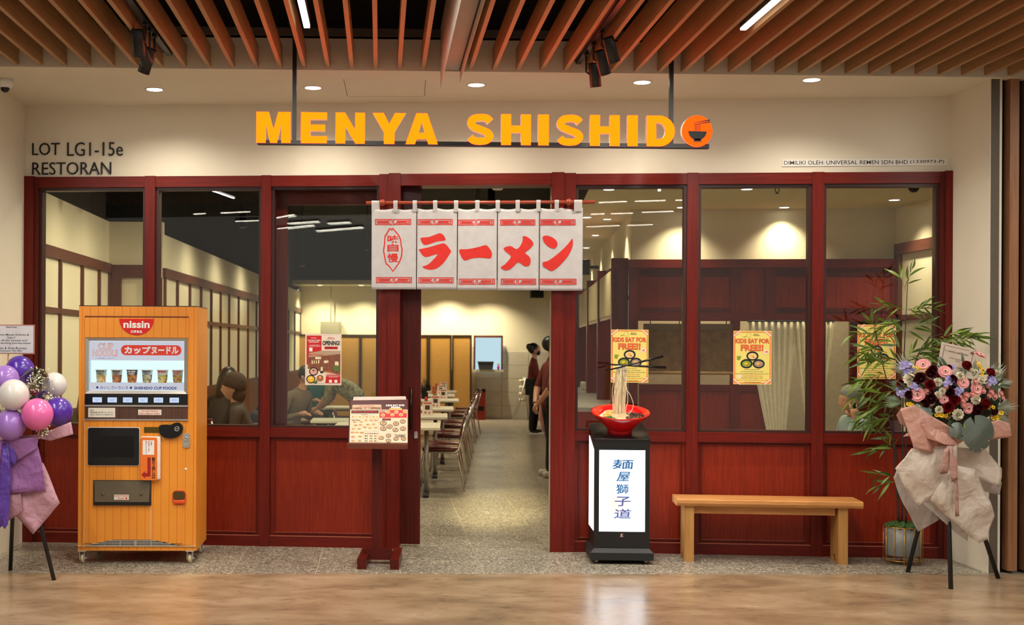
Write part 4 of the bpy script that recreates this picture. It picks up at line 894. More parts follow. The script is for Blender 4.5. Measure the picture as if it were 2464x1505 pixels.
def sheet_print(name, corners, off, polys, texts, mats, parent):
    m = MB()
    for ip, (mi, o) in enumerate(polys): f = plane_of(*corners, off+ip*1e-5); m.mi = mi; b = len(m.v); m.flat([o], 0); m.v[b:] = [tuple(f(x, z)) for x, y, z in m.v[b:]]
    for k, (mi, t, x0, x1, z0, z1, bold) in enumerate(texts): m.mi = mi; b = len(m.v); m.text(t, x0, x1, z0, z1, 0, bold); m.v[b:] = [tuple(f(x, z)+(f(.5,.5)-plane_of(*corners, off+(len(polys)-1)*1e-5-.0003)(.5,.5))) for x, y, z in m.v[b:]]
    o = m.build(name, mats, parent, recalc=False); o['kind'] = 'stuff'; return o
BK = mat('menu_maroon', (84, 36, 38), .3); CRM = mat('menu_cream', (226, 202, 172), .35); DISH1 = mat('dish_brown', (150, 72, 34), .5, rgb2=(226, 170, 90), scale=60); DISH2 = mat('dish_black', (26, 20, 18), .4); DISH3 = mat('dish_soup', (224, 196, 160), .5, rgb2=(196, 130, 80), scale=90); GREEN = mat('dish_green', (90, 120, 50), .5); ROSEI = mat('dish_rose', (220, 150, 140), .5)
bc_ = [MP(843, 1066), MP(980, 1066), MP(981, 963), MP(844, 965)]
bk = slab(*bc_, .004, 'menu_sheet', BK, ms, .006); tag(bk, 'maroon laminated menu sheet at the back')
sheet_print('menu_print', bc_, .0066, [(0, rrect(.03, .54, .72, .89, .02)), (1, rect(.04, .53, .70, .83)), (3, rect(.68, .90, .70, .80)), (4, circ(.79, .70, .08, .07))],
            [(2, 'KIDS EAT FOR', .62, .95, .845, .885, .05), (2, 'FREE!!', .71, .87, .795, .835, .05), (5, 'MENYA SHISHIDO', .15, .42, .848, .868, .05), (2, 'ラーメン', .2, .35, .78, .82, .03)], [mat('menu_photo_wall', (206, 176, 148), .4), mat('menu_photo_dark', (110, 70, 50), .4, rgb2=(180, 130, 90), scale=60), WHI, mat('menu_yellow', (226, 170, 60), .5), DISH2, REDI], bk)
fc_ = [MP(841, 1067), MP(981, 1068), MP(981, 988), MP(843, 988)]
fs = slab(*fc_, .003, 'menu_sheet', CRM, ms, .0115); tag(fs, 'cream laminated menu sheet in front with rows of dishes')
P_, T_ = [], []
P_ += [(1, rect(.02, .495, .885, .975)), (2, rect(.51, .985, .75, .985)), (0, rect(.525, .63, .91, .98)), (1, rect(.56, .71, .665, .73)), (3, rect(.50, .503, .02, .74)), (3, rect(.02, .495, .715, .718)), (3, rect(.02, .495, .868, .871)), (3, rect(.51, .985, .255, .258)), (3, rect(.24, .243, .02, .34)), (3, rect(.24, .49, .34, .343)), (3, rect(.77, .965, .16, .245)), (0, rect(.775, .96, .167, .238))]
T_ += [(2, 'MENYA SHISHIDO', .045, .47, .90, .955, .05), (1, 'Appetizer', .19, .31, .825, .855, .02), (1, 'Side Dishes', .03, .18, .655, .69, .02), (1, 'TSUKEMEN', .785, .95, .175, .23, .03), (2, 'RAMEN', .575, .695, .675, .72, .05), (1, 'SPECIAL\nRAMEN', .535, .62, .92, .975, .02)]
rng = random.Random(3)
for i in range(8): P_ += [(4+i % 2, circ(.05+i*.06, .775, .02, .022, 12))]
for (x, z) in [(.28,.67),(.37,.67),(.455,.67),(.085,.615),(.195,.62),(.10,.52),(.19,.53),(.32,.54),(.41,.55),(.06,.41),(.16,.41),(.26,.46),(.35,.44),(.45,.45),(.05,.30),(.13,.30),(.205,.30),(.06,.17),(.18,.18),(.06,.05),(.18,.05)]:
    P_ += [(4, circ(x, z, .032, .026, 10, 0)), (5, circ(x+.004, z+.006, .018, .012, 8))]
for r_ in range(4):
    for c_ in range(6 if r_ == 0 else 3): 
        x = .275+c_*(.04 if r_ == 0 else .082); P_ += [(6 if (r_+c_) % 3 == 0 else (2 if c_ % 2 else 1), circ(x, .27-r_*.075, .014, .018, 8))]
        if r_: P_ += [(7 if c_ == 2 else 6, circ(x+.028, .27-r_*.075, .014, .018, 8))]
for (x, z) in [(.57,.83),(.66,.92),(.735,.84),(.805,.92),(.885,.84),(.955,.93)]: P_ += [(0, circ(x, z, .038, .05, 14)), (4, circ(x, z, .029, .038, 12)), (5, circ(x, z+.01, .015, .018, 8))]
for (x, z, r_) in [(.58,.58,.058),(.69,.48,.052),(.80,.57,.052),(.915,.64,.05),(.58,.42,.054),(.79,.38,.05),(.92,.42,.052),(.55,.14,.045),(.67,.21,.045),(.67,.06,.045),(.80,.12,.045),(.93,.12,.045)]:
    P_ += [(1, circ(x, z, r_, r_*1.25, 16)), (8, circ(x, z, r_*.82, r_*.98, 14)), (4, circ(x-.005, z-.01, r_*.45, r_*.4, 10)), (6, circ(x+.008, z+.02, r_*.3, r_*.3, 8))]
sheet_print('menu_print', fc_, .0121, P_, T_, [CRM, DISH2, mat('menu_red', (206, 22, 20), .4), mat('menu_line', (120, 100, 84), .5), DISH1, mat('dish_gold', (230, 180, 90), .5), GREEN, mat('menu_yellow', (226, 190, 60), .5), DISH3], fs)
w_ = slab(MP(848, 968), MP(979, 968), MP(976, 954.5), MP(851, 956), .003, 'menu_sheet', mat('menu_back_white', (206, 190, 178), .4), ms, .002); tag(w_, 'pale edge of a menu sheet sticking up behind')

# ================================================================== lit sign box with ramen bowl
BXL = (4.042, .40, 0); BXR = R(-3.8)
lb = thing('light_box_sign', 'black pedestal sign box with white lit faces and brush kanji', 'sign', BXL, BXR)
def B(px, py, y=0): return local(px, py, BXL, BXR, y)
X0, X1 = B(1430, 1200, .04)[0], B(1563, 1200, .04)[0]; dp = X1-X0
ztop = B(1500, 1062, .04)[1]; zbase = B(1500, 1333, .04)[1]
zbk = B(1490, 1024, .04+dp)[1]; TILT = math.atan2(zbk-ztop, dp)
def wedge(x0, x1, y0, y1, z0, za, zb): return MB().add([(x0,y0,z0),(x1,y0,z0),(x1,y1,z0),(x0,y1,z0),(x0,y0,za),(x1,y0,za),(x1,y1,zb),(x0,y1,zb)], BF, False)
wedge(X0, X1, .04, .04+dp, zbase-.02, ztop, zbk).build('body', BLACKM, lb)
MB().rbox(X0-.006, X1+.006, -.006, dp/math.cos(TILT)+.006, 0, .018, .004).build('top_slab', mat('black_satin', (20, 20, 22), .3), lb, (0, .04, ztop), rot=(TILT, 0, 0))
fz0 = B(1500, 1357, 0)[1]; fz1 = B(1500, 1335, 0)[1]
m = MB(); bx0, bx1 = B(1421, 1345)[0], B(1573, 1345)[0]; zz = [.03, .085, .115]; ins = [0, 0, .028]
vs = []
for z, i_ in zip(zz, ins): vs += [(bx0+i_, 0+i_, z), (bx1-i_, 0+i_, z), (bx1-i_, bx1-bx0-i_, z), (bx0+i_, bx1-bx0-i_, z)]
m.add(vs, [(3, 2, 1, 0)]+[(4*k+i, 4*k+(i+1) % 4, 4*k+4+(i+1) % 4, 4*k+4+i) for k in range(2) for i in range(4)]+[(8, 9, 10, 11)], False); m.build('base', mat('black_rubber', (24, 24, 25), .55), lb)
for x in (bx0+.05, bx1-.05):
    for y in (.06, bx1-bx0-.06):
        MB().lathe([(.0001, -.01), (.014, -.01), (.014, .01), (.0001, .01)], 12, (x, y, .015), 'x').box(x-.012, x+.012, y-.012, y+.012, .014, .031).build('castor', STEEL, lb)
PAN = glow('lit_panel', (236, 244, 255), 2.6)
p = (B(1441.5, 1200, .04)[0], B(1552, 1200, .04)[0], B(1500, 1280, .04)[1], B(1500, 1084, .04)[1])
fp = MB().box(p[0], p[1], .036, .041, p[2], p[3]).build('lit_face', PAN, lb)
yy = .0352; PALE = glow('print_pale_blossom', (255, 222, 196), 1.7); PALER = glow('print_pale_ring', (250, 232, 220), 2.0); BRU = glow('brush_blue', (70, 130, 188), .75); BRU2 = glow('brush_mauve', (112, 120, 190), .8)
pw, ph = p[1]-p[0], p[3]-p[2]
def ring(cx, cz, r, w, n=40, a0=0, a1=360): return [(cx+r*math.cos(R(a0+(a1-a0)*i/n)), cz+r*math.sin(R(a0+(a1-a0)*i/n))) for i in range(n+1)]+[(cx+(r-w)*math.cos(R(a1-(a1-a0)*i/n)), cz+(r-w)*math.sin(R(a1-(a1-a0)*i/n))) for i in range(n+1)]
m = MB(); m.mi = 2; m.flat([ring(p[0]+.62*pw, p[2]+.35*ph, .30*pw, .035*pw, 40, -120, 150)], yy+.0004); m.mi = 3; m.flat([circ(p[0]+.40*pw, p[2]+.33*ph, .22*pw, .20*pw, 30)], yy+.0006)
m.mi = 0
for i, ch in enumerate('麺屋獅子道'):
    zc_ = p[2]+ph*(.82-.152*i); wch = [.44, .26, .26, .34, .36][i]*pw; sh = [.1, .25, .0, .1, .12][i]; m.mi = 0 if i < 3 else 1
    [m.text(ch, p[0]+.50*pw-wch/2+dx, p[0]+.50*pw+wch/2+dx, zc_-.052*ph+dz_, zc_+.062*ph+dz_, yy-.0001*kk, 0, shear=sh) for kk, (dx, dz_) in enumerate(((0, 0), (.003, 0), (0, .003), (.003, .003)))]
m.build('brush_lettering', [BRU, BRU2, PALER, PALE], fp, recalc=False)
MB().add([(x, y, z) for x in (X0-.0035, X0+.001) for y, z in ((.04+dp*.09, p[2]), (.04+dp*.91, p[2]), (.04+dp*.91, p[3]+dp*.9*math.tan(TILT)), (.04+dp*.09, p[3]))], [(0,1,2,3),(7,6,5,4),(0,4,5,1),(1,5,6,2),(2,6,7,3),(3,7,4,0)], False).build('lit_face', PAN, lb)
MB().add([(x, y, z) for x in (X1-.001, X1+.0035) for y, z in ((.04+dp*.09, p[2]), (.04+dp*.91, p[2]), (.04+dp*.91, p[3]+dp*.9*math.tan(TILT)), (.04+dp*.09, p[3]))], [(0,1,2,3),(7,6,5,4),(0,4,5,1),(1,5,6,2),(2,6,7,3),(3,7,4,0)], False).build('lit_face', PAN, lb)
e = B(1496, 1289, .04); o = MB().box(e[0]-.016, e[0]+.016, .037, .041, e[1]-.016, e[1]+.016).build('seal', mat('seal_brown', (74, 34, 30), .4), lb)
MB().text('獅', e[0]-.008, e[0]+.008, e[1]-.004, e[1]+.011, .0365, .02).text('MENYA', e[0]-.011, e[0]+.011, e[1]-.012, e[1]-.007, .0365, .02).build('lettering', WHI, o, recalc=False)

# ramen bowl standing on it
bc = Vector((math.cos(BXR)*((X0+X1)/2+.005)-math.sin(BXR)*(.04+dp*.34), 0, 0))
BOWL = (BXL[0]+math.cos(BXR)*((X0+X1)/2)-math.sin(BXR)*(.04+dp*.36), BXL[1]+math.sin(BXR)*((X0+X1)/2)+math.cos(BXR)*(.04+dp*.36), ztop+.0185/math.cos(TILT)+dp*.36*math.tan(TILT))
rb = thing('ramen_bowl', 'large red display ramen bowl with lifted noodles on top of the sign box', 'bowl', BOWL)
rb.rotation_euler = (TILT, 0, BXR)
def Q(px, py, y=0): return local(px, py, BOWL, 0, y)
rm = (Q(1563, 985)[0]-Q(1422, 985)[0])/2; hb = rm*.74; rf = rm*.42
RED = mat('red_lacquer', (204, 14, 16), .14, coat=.4)
MB().lathe([(.0001, .006), (rf*.93, .006), (rf*.97, .0), (rf, .0), (rf*.98, .03), (rf*1.02, .036), (rm*.78, hb*.68), (rm*.97, hb*.94), (rm, hb), (rm-.008, hb+.002), (rm*.80, hb*.76), (rm*.62, hb*.60), (.0001, hb*.60)], 48).build('bowl', RED, rb)
zs = hb*.72
MB().lathe([(.0001, zs), (rm*.74, zs), (rm*.74, zs-.006), (.0001, zs-.006)], 40).build('broth', mat('tonkotsu_broth', (226, 200, 160), .2, rgb2=(236, 216, 184), scale=14), rb)
EGGW = mat('egg_white', (240, 214, 176), .35, rgb2=(226, 186, 140), scale=10); YOLK = mat('yolk', (238, 140, 40), .3)
for x, y, a in ((-.11, -.045, .2), (-.075, .03, -.1)):
    o = MB().ball((0, 0, 0), .056, .042, .024, 18, 8).build('egg_half', EGGW, rb, (x, y, zs+.018), rot=(R(24), 0, a)); MB().ball((0, -.003, .019), .034, .026, .006, 14, 6).build('yolk', YOLK, o)
for x, y, a in ((.015, -.078, .1), (-.05, -.082, -.2)):
    MB().lathe([(.0001, -.006), (.056, -.007), (.060, 0), (.056, .007), (.0001, .008)], 24).build('meat_slice', mat('chashu', (206, 160, 118), .45, rgb2=(226, 190, 150), scale=30), rb, (x, y, zs+.014), rot=(R(22), 0, a))
MB().lathe([(.0001, 0), (.021, 0), (.023, .004), (.0001, .009)], 16).build('dark_topping', mat('dark_topping', (70, 34, 24), .5, rgb2=(110, 56, 40), scale=80), rb, (.05, -.10, zs+.024), rot=(R(18), 0, 0))
def tangle(name, c, rx, ry, n, r_, m_, h=.018, seed=1):
    g_ = random.Random(seed); m = MB()
    for i in range(n):
        a = g_.uniform(0, 6.28); d = math.sqrt(g_.random()); x, y = math.cos(a)*d*rx, math.sin(a)*d*ry; b = g_.uniform(0, 6.28); L_ = g_.uniform(.02, .035); z = h*(1-d*d)*g_.uniform(.4, 1)
        m.tube([(x, y, z), (x+math.cos(b)*L_*.5, y+math.sin(b)*L_*.5, z+.008), (x+math.cos(b+.6)*L_, y+math.sin(b+.6)*L_, z)], r_, 4)
    o = m.build(name, m_, rb, (c[0], c[1], zs+c[2])); o['kind'] = 'stuff'; return o
tangle('shredded_mushroom', (.105, -.02, .012), .068, .06, 110, .0028, mat('mushroom', (48, 28, 16), .5, rgb2=(92, 60, 36), scale=40), .026, 2)
tangle('chopped_greens', (-.10, -.085, .01), .048, .026, 70, .003, mat('greens', (30, 90, 36), .55, rgb2=(60, 130, 50), scale=40), .016, 3)
# noodles hanging from the chopsticks: fine strands, one part
NOOD = mat('noodle', (250, 236, 192), .38, rgb2=(255, 246, 216), scale=30)
top = Q(1491, 878); zt_ = top[1]; g_ = random.Random(5); m = MB()
for i in range(95):
    a = g_.uniform(0, 6.28); d = math.sqrt(g_.random()); x = top[0]+.040*d*math.cos(a); y = .028*d*math.sin(a)
    xb_ = x*1.0+g_.uniform(-.014, .012)-.004; yb_ = y*1.3+g_.uniform(-.01, .01); ph = g_.uniform(0, 6.28); am = g_.uniform(.002, .006)
    zlow = zs+.0
    pts = [(x, y+.03*math.copysign(1, y)*0, zt_-.006)]
    for k in range(1, 8):
        t = k/7; pts.append((x+(xb_-x)*t+am*math.sin(ph+t*7)-(.012*math.sin(t*3.1) if i % 3 == 0 else 0), y+(yb_-y)*t+am*math.cos(ph+t*6), zt_-.006+(zlow-zt_+.006)*t))
    m.tube(pts, .0024, 5)
for i in range(40):
    y = -.028+.056*i/39; x = top[0]+g_.uniform(-.036, .036)
    m.tube([(x, -.026, zt_-.018), (x, -.020, zt_-.003), (x, 0, zt_+.004), (x, .02, zt_-.003), (x, .026, zt_-.018)], .0024, 5)
o = m.build('noodles', NOOD, rb); o['kind'] = 'stuff'
def strand(pp, y=-.03): 
    q = spline([(*Q(a, b), 0) for a, b in pp], 6, False); MB().tube([(x, y, z) for x, z, _ in q], .0024, 5).build('noodle_strand', NOOD, rb)
strand([(1494, 885), (1500, 925), (1512, 945), (1520, 968), (1516, 985), (1505, 998)]); strand([(1488, 890), (1478, 930), (1473, 955), (1478, 985), (1484, 1000)]); strand([(1498, 900), (1506, 950), (1503, 975), (1500, 1000)], -.045)
CHOP = mat('black_lacquer', (16, 16, 18), .22)
a_, b_ = Q(1455, 886, -.035), Q(1590, 852, -.035); MB().tube([(a_[0], -.034, a_[1]), (b_[0], -.010, b_[1])], [.0055, .009], 10).build('chopstick', CHOP, rb)
a_, b_ = Q(1454, 875, .03), Q(1594, 881, .03); MB().tube([(a_[0], .033, a_[1]), (b_[0], .012, b_[1])], [.0055, .0095], 10).build('chopstick', CHOP, rb)

# ================================================================== bench
BEL = (5.14, .44, 0); BER = R(-6.6)
be = thing('bench', 'solid natural oak bench under the right windows', 'bench', BEL, BER)
def BE(px, py, y=0): return local(px, py, BEL, BER, y)
OAK = wood('oak_bench', (176, 116, 62), (206, 146, 84), 'x', .45, 40); OAKV = wood('oak_bench_leg', (168, 116, 58), (200, 150, 86), 'z', .45, 40)
xa, za = BE(1623, 1224); xb, zb_ = BE(2084, 1228); zt = BE(1850, 1220)[1]
xa, xb = BE(1622, 1215)[0], BE(2083, 1215)[0]; zt = .475; th = .052; dpt = .30
n = 40; m = MB(); vs = []
for i in range(n+1):
    s = i/n; x = xa+(xb-xa)*s; wob = .004*math.sin(s*17)+.003*math.sin(s*41+1); e = 1.0
    sec = [(-.0+wob, zt-th), (-.012+wob, zt-th*.6), (-.010+wob, zt-.008), (.002+wob, zt), (dpt, zt), (dpt+.006, zt-.01), (dpt, zt-th)]
    sk = .02*(1-s)+(-.02)*s
    vs += [(x+(sk if i in (0, n) else 0), y, z) for y, z in sec]
k = 7
m.add(vs, [(i*k+j, i*k+(j+1) % k, (i+1)*k+(j+1) % k, (i+1)*k+j) for i in range(n) for j in range(k)]+[tuple(range(k))[::-1], tuple(n*k+j for j in range(k))], False); m.build('seat', OAK, be)
for px0, px1, side in ((1647, 1670, 1), (2008, 2040, -1)):
    x0, x1 = BE(px0, 1300, .03)[0], BE(px1, 1300, .03)[0]
    x0, x1 = (x0, x0+.07) if side == 1 else (x1-.07, x1)
    # plank leg with an arched cut at the foot
    yo = [(.025, .0), (.095, .0), (.11, .045), (.15, .065), (.19, .045), (.205, .0), (.275, .0), (.275, zt-th), (.025, zt-th)]
    mm = MB(); q = [[(y, z) for y, z in yo]]; b0 = len(mm.v); mm.ext(q, 0, x1-x0); mm.v = [(x0+y, x, z) for x, y, z in mm.v]; mm.build('leg', OAKV, be)
x0, x1 = BE(1665, 1230, .03)[0], BE(2012, 1230, .03)[0]
MB().box(x0, x1, .06, .10, zt-th-.062, zt-th).build('stretcher', OAK, be); MB().box(x0-.02, x1+.02, .14, .165, .235, .275).build('tenon_rail', OAK, be) if False else None

# ================================================================== posters on the glass
def poster(name, label, cat, px, py, pw_, ph_, tilt, draw, base, edge, group=None):
    """px,py,.. pixel box on the pane (outer face)"""
    w = .022
    a = fac(px, py+ph_, w); b = fac(px+pw_, py, w); W_, H_ = b[0]-a[0], b[1]-a[1]
    t = thing(name, label, cat, Fw(a[0]+W_/2, w, a[1]), PHI, group)
    MB().box(-W_/2, W_/2, 0, .0035, 0, H_).build('sheet', [base], t)
    m = MB(); mats = draw(m, W_, H_); m.build('print', mats, t, recalc=False); return t
def kids(m, W_, H_):
    X = lambda s: (s-.5)*W_; Z = lambda t: t*H_
    m.mi = 0; m.flat([rect(X(.02), X(.98), Z(.015), Z(.985)), rect(X(.045), X(.955), Z(.03), Z(.97))], -.0006)
    for a, b in (((.0, .90), (.18, 1.0)), ((.82, 1.0), (1., .90)), ((.0, .10), (.18, .0)), ((.82, 0.), (1., .10))):
        d = Vector((b[0]-a[0], b[1]-a[1])); n = Vector((-d.y, d.x)).normalized()*.022; m.mi = 0
        m.flat([[(X(a[0]-n.x), Z(a[1]-n.y)), (X(b[0]-n.x), Z(b[1]-n.y)), (X(b[0]+n.x), Z(b[1]+n.y)), (X(a[0]+n.x), Z(a[1]+n.y))]], -.0009); m.mi = 7
        n = n*.6; m.flat([[(X(a[0]-n.x), Z(a[1]-n.y)), (X(b[0]-n.x), Z(b[1]-n.y)), (X(b[0]+n.x), Z(b[1]+n.y)), (X(a[0]+n.x), Z(a[1]+n.y))]], -.0011)
    y = -.001
    m.mi = 1; m.text('KIDS EAT FOR', X(.05), X(.95), Z(.765), Z(.855), y, .05); m.text('FREE!!', X(.19), X(.79), Z(.62), Z(.745), y, .05)
    m.mi = 0; m.text('KIDS EAT FOR', X(.055), X(.945), Z(.77), Z(.85), y-.0004, .0); m.text('FREE!!', X(.20), X(.78), Z(.627), Z(.738), y-.0004, .01)
    m.mi = 2; m.text('MENYA\nSHISHIDO', X(.51), X(.69), Z(.905), Z(.945), y, .02)
    m.mi = 8; m.flat([ring(X(.40), Z(.92), .065*W_, .006*W_, 24)], y); m.flat([[(X(.28), Z(.875)), (X(.36), Z(.905)), (X(.24), Z(.89))]], y)
    for cx, cz, c in ((.50, .53, 3), (.345, .385, 5), (.665, .385, 6)):
        m.mi = 2; m.flat([circ(X(cx), Z(cz), .16*W_, .088*H_, 24)], y); m.mi = c; m.flat([circ(X(cx), Z(cz-.003), .118*W_, .058*H_, 20)], y-.0004); m.mi = 4; m.flat([circ(X(cx-.01), Z(cz+.002), .05*W_, .022*H_, 12)], y-.0008); m.mi = 1; m.flat([circ(X(cx+.03), Z(cz-.02), .025*W_, .012*H_, 10)], y-.001)
    m.mi = 5; m.flat([[(X(.09), Z(.53)), (X(.21), Z(.525)), (X(.17), Z(.45)), (X(.09), Z(.46))]], y)
    m.mi = 7; m.flat([circ(X(.86), Z(.61), .075*W_, .045*H_, 18)], y-.0004); m.mi = 0; m.flat([circ(X(.87), Z(.61), .035*W_, .018*H_, 12)], y-.0008); m.mi = 7; m.flat([circ(X(.15), Z(.145), .055*W_, .038*H_, 16)], y)
    for i, (tx, mi, a, b) in enumerate([('For ages 3-9 years old ONLY.', 2, .28, .70), ('One Free kids meal per ramen purchased.', 2, .20, .79), ('Kids meal include MINI RAMEN (Single Soup Flavour) ONLY.', 2, .06, .94), ('AVAILABLE EVERYDAY ALL DAY LONG!', 1, .24, .76), ('Applicable for DINE-IN customers ONLY.', 2, .21, .79), ('Kids must bring any ID/DOCUMENTS as proof of age', 1, .08, .92), ('Terms and conditions applied', 2, .29, .72)]):
        m.mi = mi; zc_ = .272-.0395*i; m.text(tx, X(a), X(b), Z(zc_-.009), Z(zc_+.012), y-.0004, .01)
    return [mat('poster_orange', (236, 108, 60), .4), mat('poster_brick', (206, 70, 36), .4), INK, mat('poster_soup', (236, 206, 150), .4), mat('poster_corn', (240, 190, 50), .4), mat('poster_greens', (100, 130, 30), .4, rgb2=(170, 190, 60), scale=300), mat('poster_dark_soup', (90, 76, 66), .4, rgb2=(220, 190, 170), scale=400), mat('poster_pale', (244, 224, 208), .4), mat('poster_olive', (150, 150, 60), .4)]
YELP = mat('poster_yellow', (238, 218, 112), .4, rgb2=(244, 228, 130), scale=260, stretch=(1, 1, .02))
poster('yellow_poster', 'yellow kids eat free poster behind the noodle bowl', 'poster', 1470, 794, 90.5, 127, 0, kids, YELP, None, 'yellow window posters')
poster('yellow_poster', 'yellow kids eat free poster above the bench, fully visible', 'poster', 1764.5, 797, 92, 128, 0, kids, YELP, None, 'yellow window posters')
poster('yellow_poster', 'yellow kids eat free poster half hidden by bamboo leaves', 'poster', 2063, 782, 93, 130, 0, kids, YELP, None, 'yellow window posters')
def opening(m, W_, H_):
    X = lambda s: (s-.5)*W_; Z = lambda t: t*H_; y = -.0008
    m.mi = 0; m.flat([rect(X(.04), X(.45), Z(.40), Z(.965))], y); m.flat([[(X(.555), Z(.04)), (X(.97), Z(.04)), (X(.97), Z(.205)), (X(.585), Z(.205))]], y-.0006)
    m.mi = 1; m.flat([rect(X(.45), X(.965), Z(.675), Z(.962))], y)
    m.mi = 2; m.flat([[(X(.075), Z(.31)), (X(.97), Z(.205)), (X(.97), Z(.665)), (X(.45), Z(.665)), (X(.09), Z(.615))]], y-.0003)
    m.mi = 3; m.flat([[(X(.10), Z(.625)), (X(.46), Z(.672)), (X(.97), Z(.665)), (X(.97), Z(.61)), (X(.10), Z(.54))]], y-.0006)
    m.mi = 6
    for x, z, w_, h_ in ((.18,.41,.03,.07),(.24,.42,.025,.06),(.30,.42,.025,.06),(.36,.42,.03,.07),(.52,.43,.08,.05),(.60,.44,.04,.04),(.82,.38,.10,.08),(.28,.505,.16,.045)): m.flat([rect(X(x), X(x+w_), Z(z), Z(z+h_))], y-.0008)
    m.mi = 4; m.flat([rect(X(.42), X(.50), Z(.23), Z(.36))], y-.0008); m.mi = 6; m.flat([rect(X(.43), X(.49), Z(.275), Z(.355))], y-.001); m.mi = 7; m.flat([[(X(.54), Z(.285)), (X(.78), Z(.25)), (X(.78), Z(.225)), (X(.54), Z(.26))]], y-.001); m.mi = 8; m.flat([circ(X(.86), Z(.33), .08*W_, .06*H_, 14)], y-.001)
    m.mi = 0; m.text('MENYA SHISHIDO', X(.11), X(.50), Z(.575), Z(.605), y-.001, .03, shear=.0)
    m.mi = 1; m.flat([[(X(.04), Z(.31)), (X(.18), Z(.32)), (X(.60), Z(.205)), (X(.56), Z(.04)), (X(.04), Z(.04))]], y-.0005)
    for cx, cz, r_, c in ((.235, .265, .125, 9), (.16, .115, .125, 10), (.415, .135, .095, 7), (.285, .065, .058, 8)):
        m.mi = 4 if c != 7 else 2; m.flat([circ(X(cx), Z(cz), r_*W_, r_*W_*.92, 22)], y-.0012); m.mi = c; m.flat([circ(X(cx), Z(cz), r_*W_*.78, r_*W_*.70, 20)], y-.0015); m.mi = 8 if c == 9 else 6; m.flat([circ(X(cx), Z(cz+.02), r_*W_*.3, r_*W_*.22, 12)], y-.0018)
    m.mi = 5; m.text('NON HALAL', X(.16), X(.31), Z(.91), Z(.928), y-.001, .02); m.text('JAPANESE RAMEN\nRESTAURANT', X(.07), X(.42), Z(.825), Z(.885), y-.001, .03); m.text('LALAPORT BBCC\nInside JOHN CHOICE', X(.10), X(.42), Z(.745), Z(.785), y-.001, .01); m.flat([rect(X(.11), X(.20), Z(.655), Z(.73))], y-.001)
    m.flat([rect(X(.66), X(.74), Z(.05), Z(.105)), ], y-.001); m.flat([rect(X(.81), X(.89), Z(.05), Z(.105))], y-.001); m.text('FIND FIRST VISIT DETAILS ON OUR\nSITES AND FOLLOW US', X(.60), X(.96), Z(.15), Z(.19), y-.001, .01)
    m.mi = 0; m.text('MENYA\nSHISHIDO', X(.60), X(.82), Z(.895), Z(.935), y-.001, .04); m.flat([rrect(X(.53), X(.90), Z(.70), Z(.752), .006)], y-.0006)
    m.mi = 4; m.text('OPENING!', X(.475), X(.95), Z(.775), Z(.865), y-.001, .04); m.text('NOVEMBER 1, 2024', X(.56), X(.875), Z(.712), Z(.738), y-.001, .03)
    return [mat('poster_red', (204, 26, 32), .4), mat('poster_offwhite', (236, 224, 208), .4), mat('poster_shopbrown', (110, 60, 46), .4, rgb2=(150, 96, 70), scale=60), mat('poster_ceil', (186, 158, 132), .4), INK, WHI, mat('poster_glowcream', (240, 226, 186), .4), mat('poster_bench', (196, 108, 60), .4), GREEN, mat('poster_pinkmeat', (226, 170, 160), .4), mat('poster_corn', (240, 190, 50), .4)]
poster('opening_poster', 'red and white opening announcement poster on the glass left of the doorway', 'poster', 734, 804, 88, 123, 0, opening, mat('poster_cream', (232, 214, 196), .4), None)

# ================================================================== balloon stand at the left edge
def leafpoly(L_, w, n=6, bend=.0, fold=.0):
    """lance leaf along +x, gently bent down; returns verts, faces"""
    vs, fs = [], []
    for i in range(n+1):
        t = i/n; h = w*math.sin(math.pi*min(1, t*1.02+.02))**.8*(1-.35*t); z = -bend*t*t*L_
        vs += [(t*L_, -h, z+fold*h), (t*L_, 0, z), (t*L_, h, z+fold*h)]
    for i in range(n): a = 3*i; fs += [(a, a+1, a+4, a+3), (a+1, a+2, a+5, a+4)]
    return vs, fs
def crumple(poly, loc, rz, yf, name, m_, parent, amp=.012, seed=0, thick=.0012, cuts=3):
    """paper sheet from a pixel outline; yf(x,z) gives its depth"""
    pts = [local(px, py, loc, rz, yf(0, 0)) for px, py in poly]
    bm = bmesh.new(); vs = [bm.verts.new((x, 0, z)) for x, z in pts]; bm.faces.new(vs); bmesh.ops.triangulate(bm, faces=bm.faces[:])
    for _ in range(cuts): bmesh.ops.subdivide_edges(bm, edges=bm.edges[:], cuts=1, use_grid_fill=True)
    g_ = random.Random(seed); ph = [g_.uniform(0, 6.28) for _ in range(6)]; k = [g_.uniform(9, 26) for _ in range(6)]
    for v in bm.verts:
        x, z = v.co.x, v.co.z
        v.co.y = yf(x, z)+amp*(math.sin(k[0]*x+k[1]*z*.7+ph[0])*.6+math.sin(k[2]*z-k[3]*x*.6+ph[1])*.5+.35*abs(math.sin(k[4]*1.6*x+k[5]*z+ph[2])))
    me = bpy.data.meshes.new(name); bm.to_mesh(me); bm.free(); me.materials.append(m_)
    for p in me.polygons: p.use_smooth = True
    o = bpy.data.objects.new(name, me); C.objects.link(o); o.parent = parent; md = o.modifiers.new('s', 'SOLIDIFY'); md.thickness = thick; return o
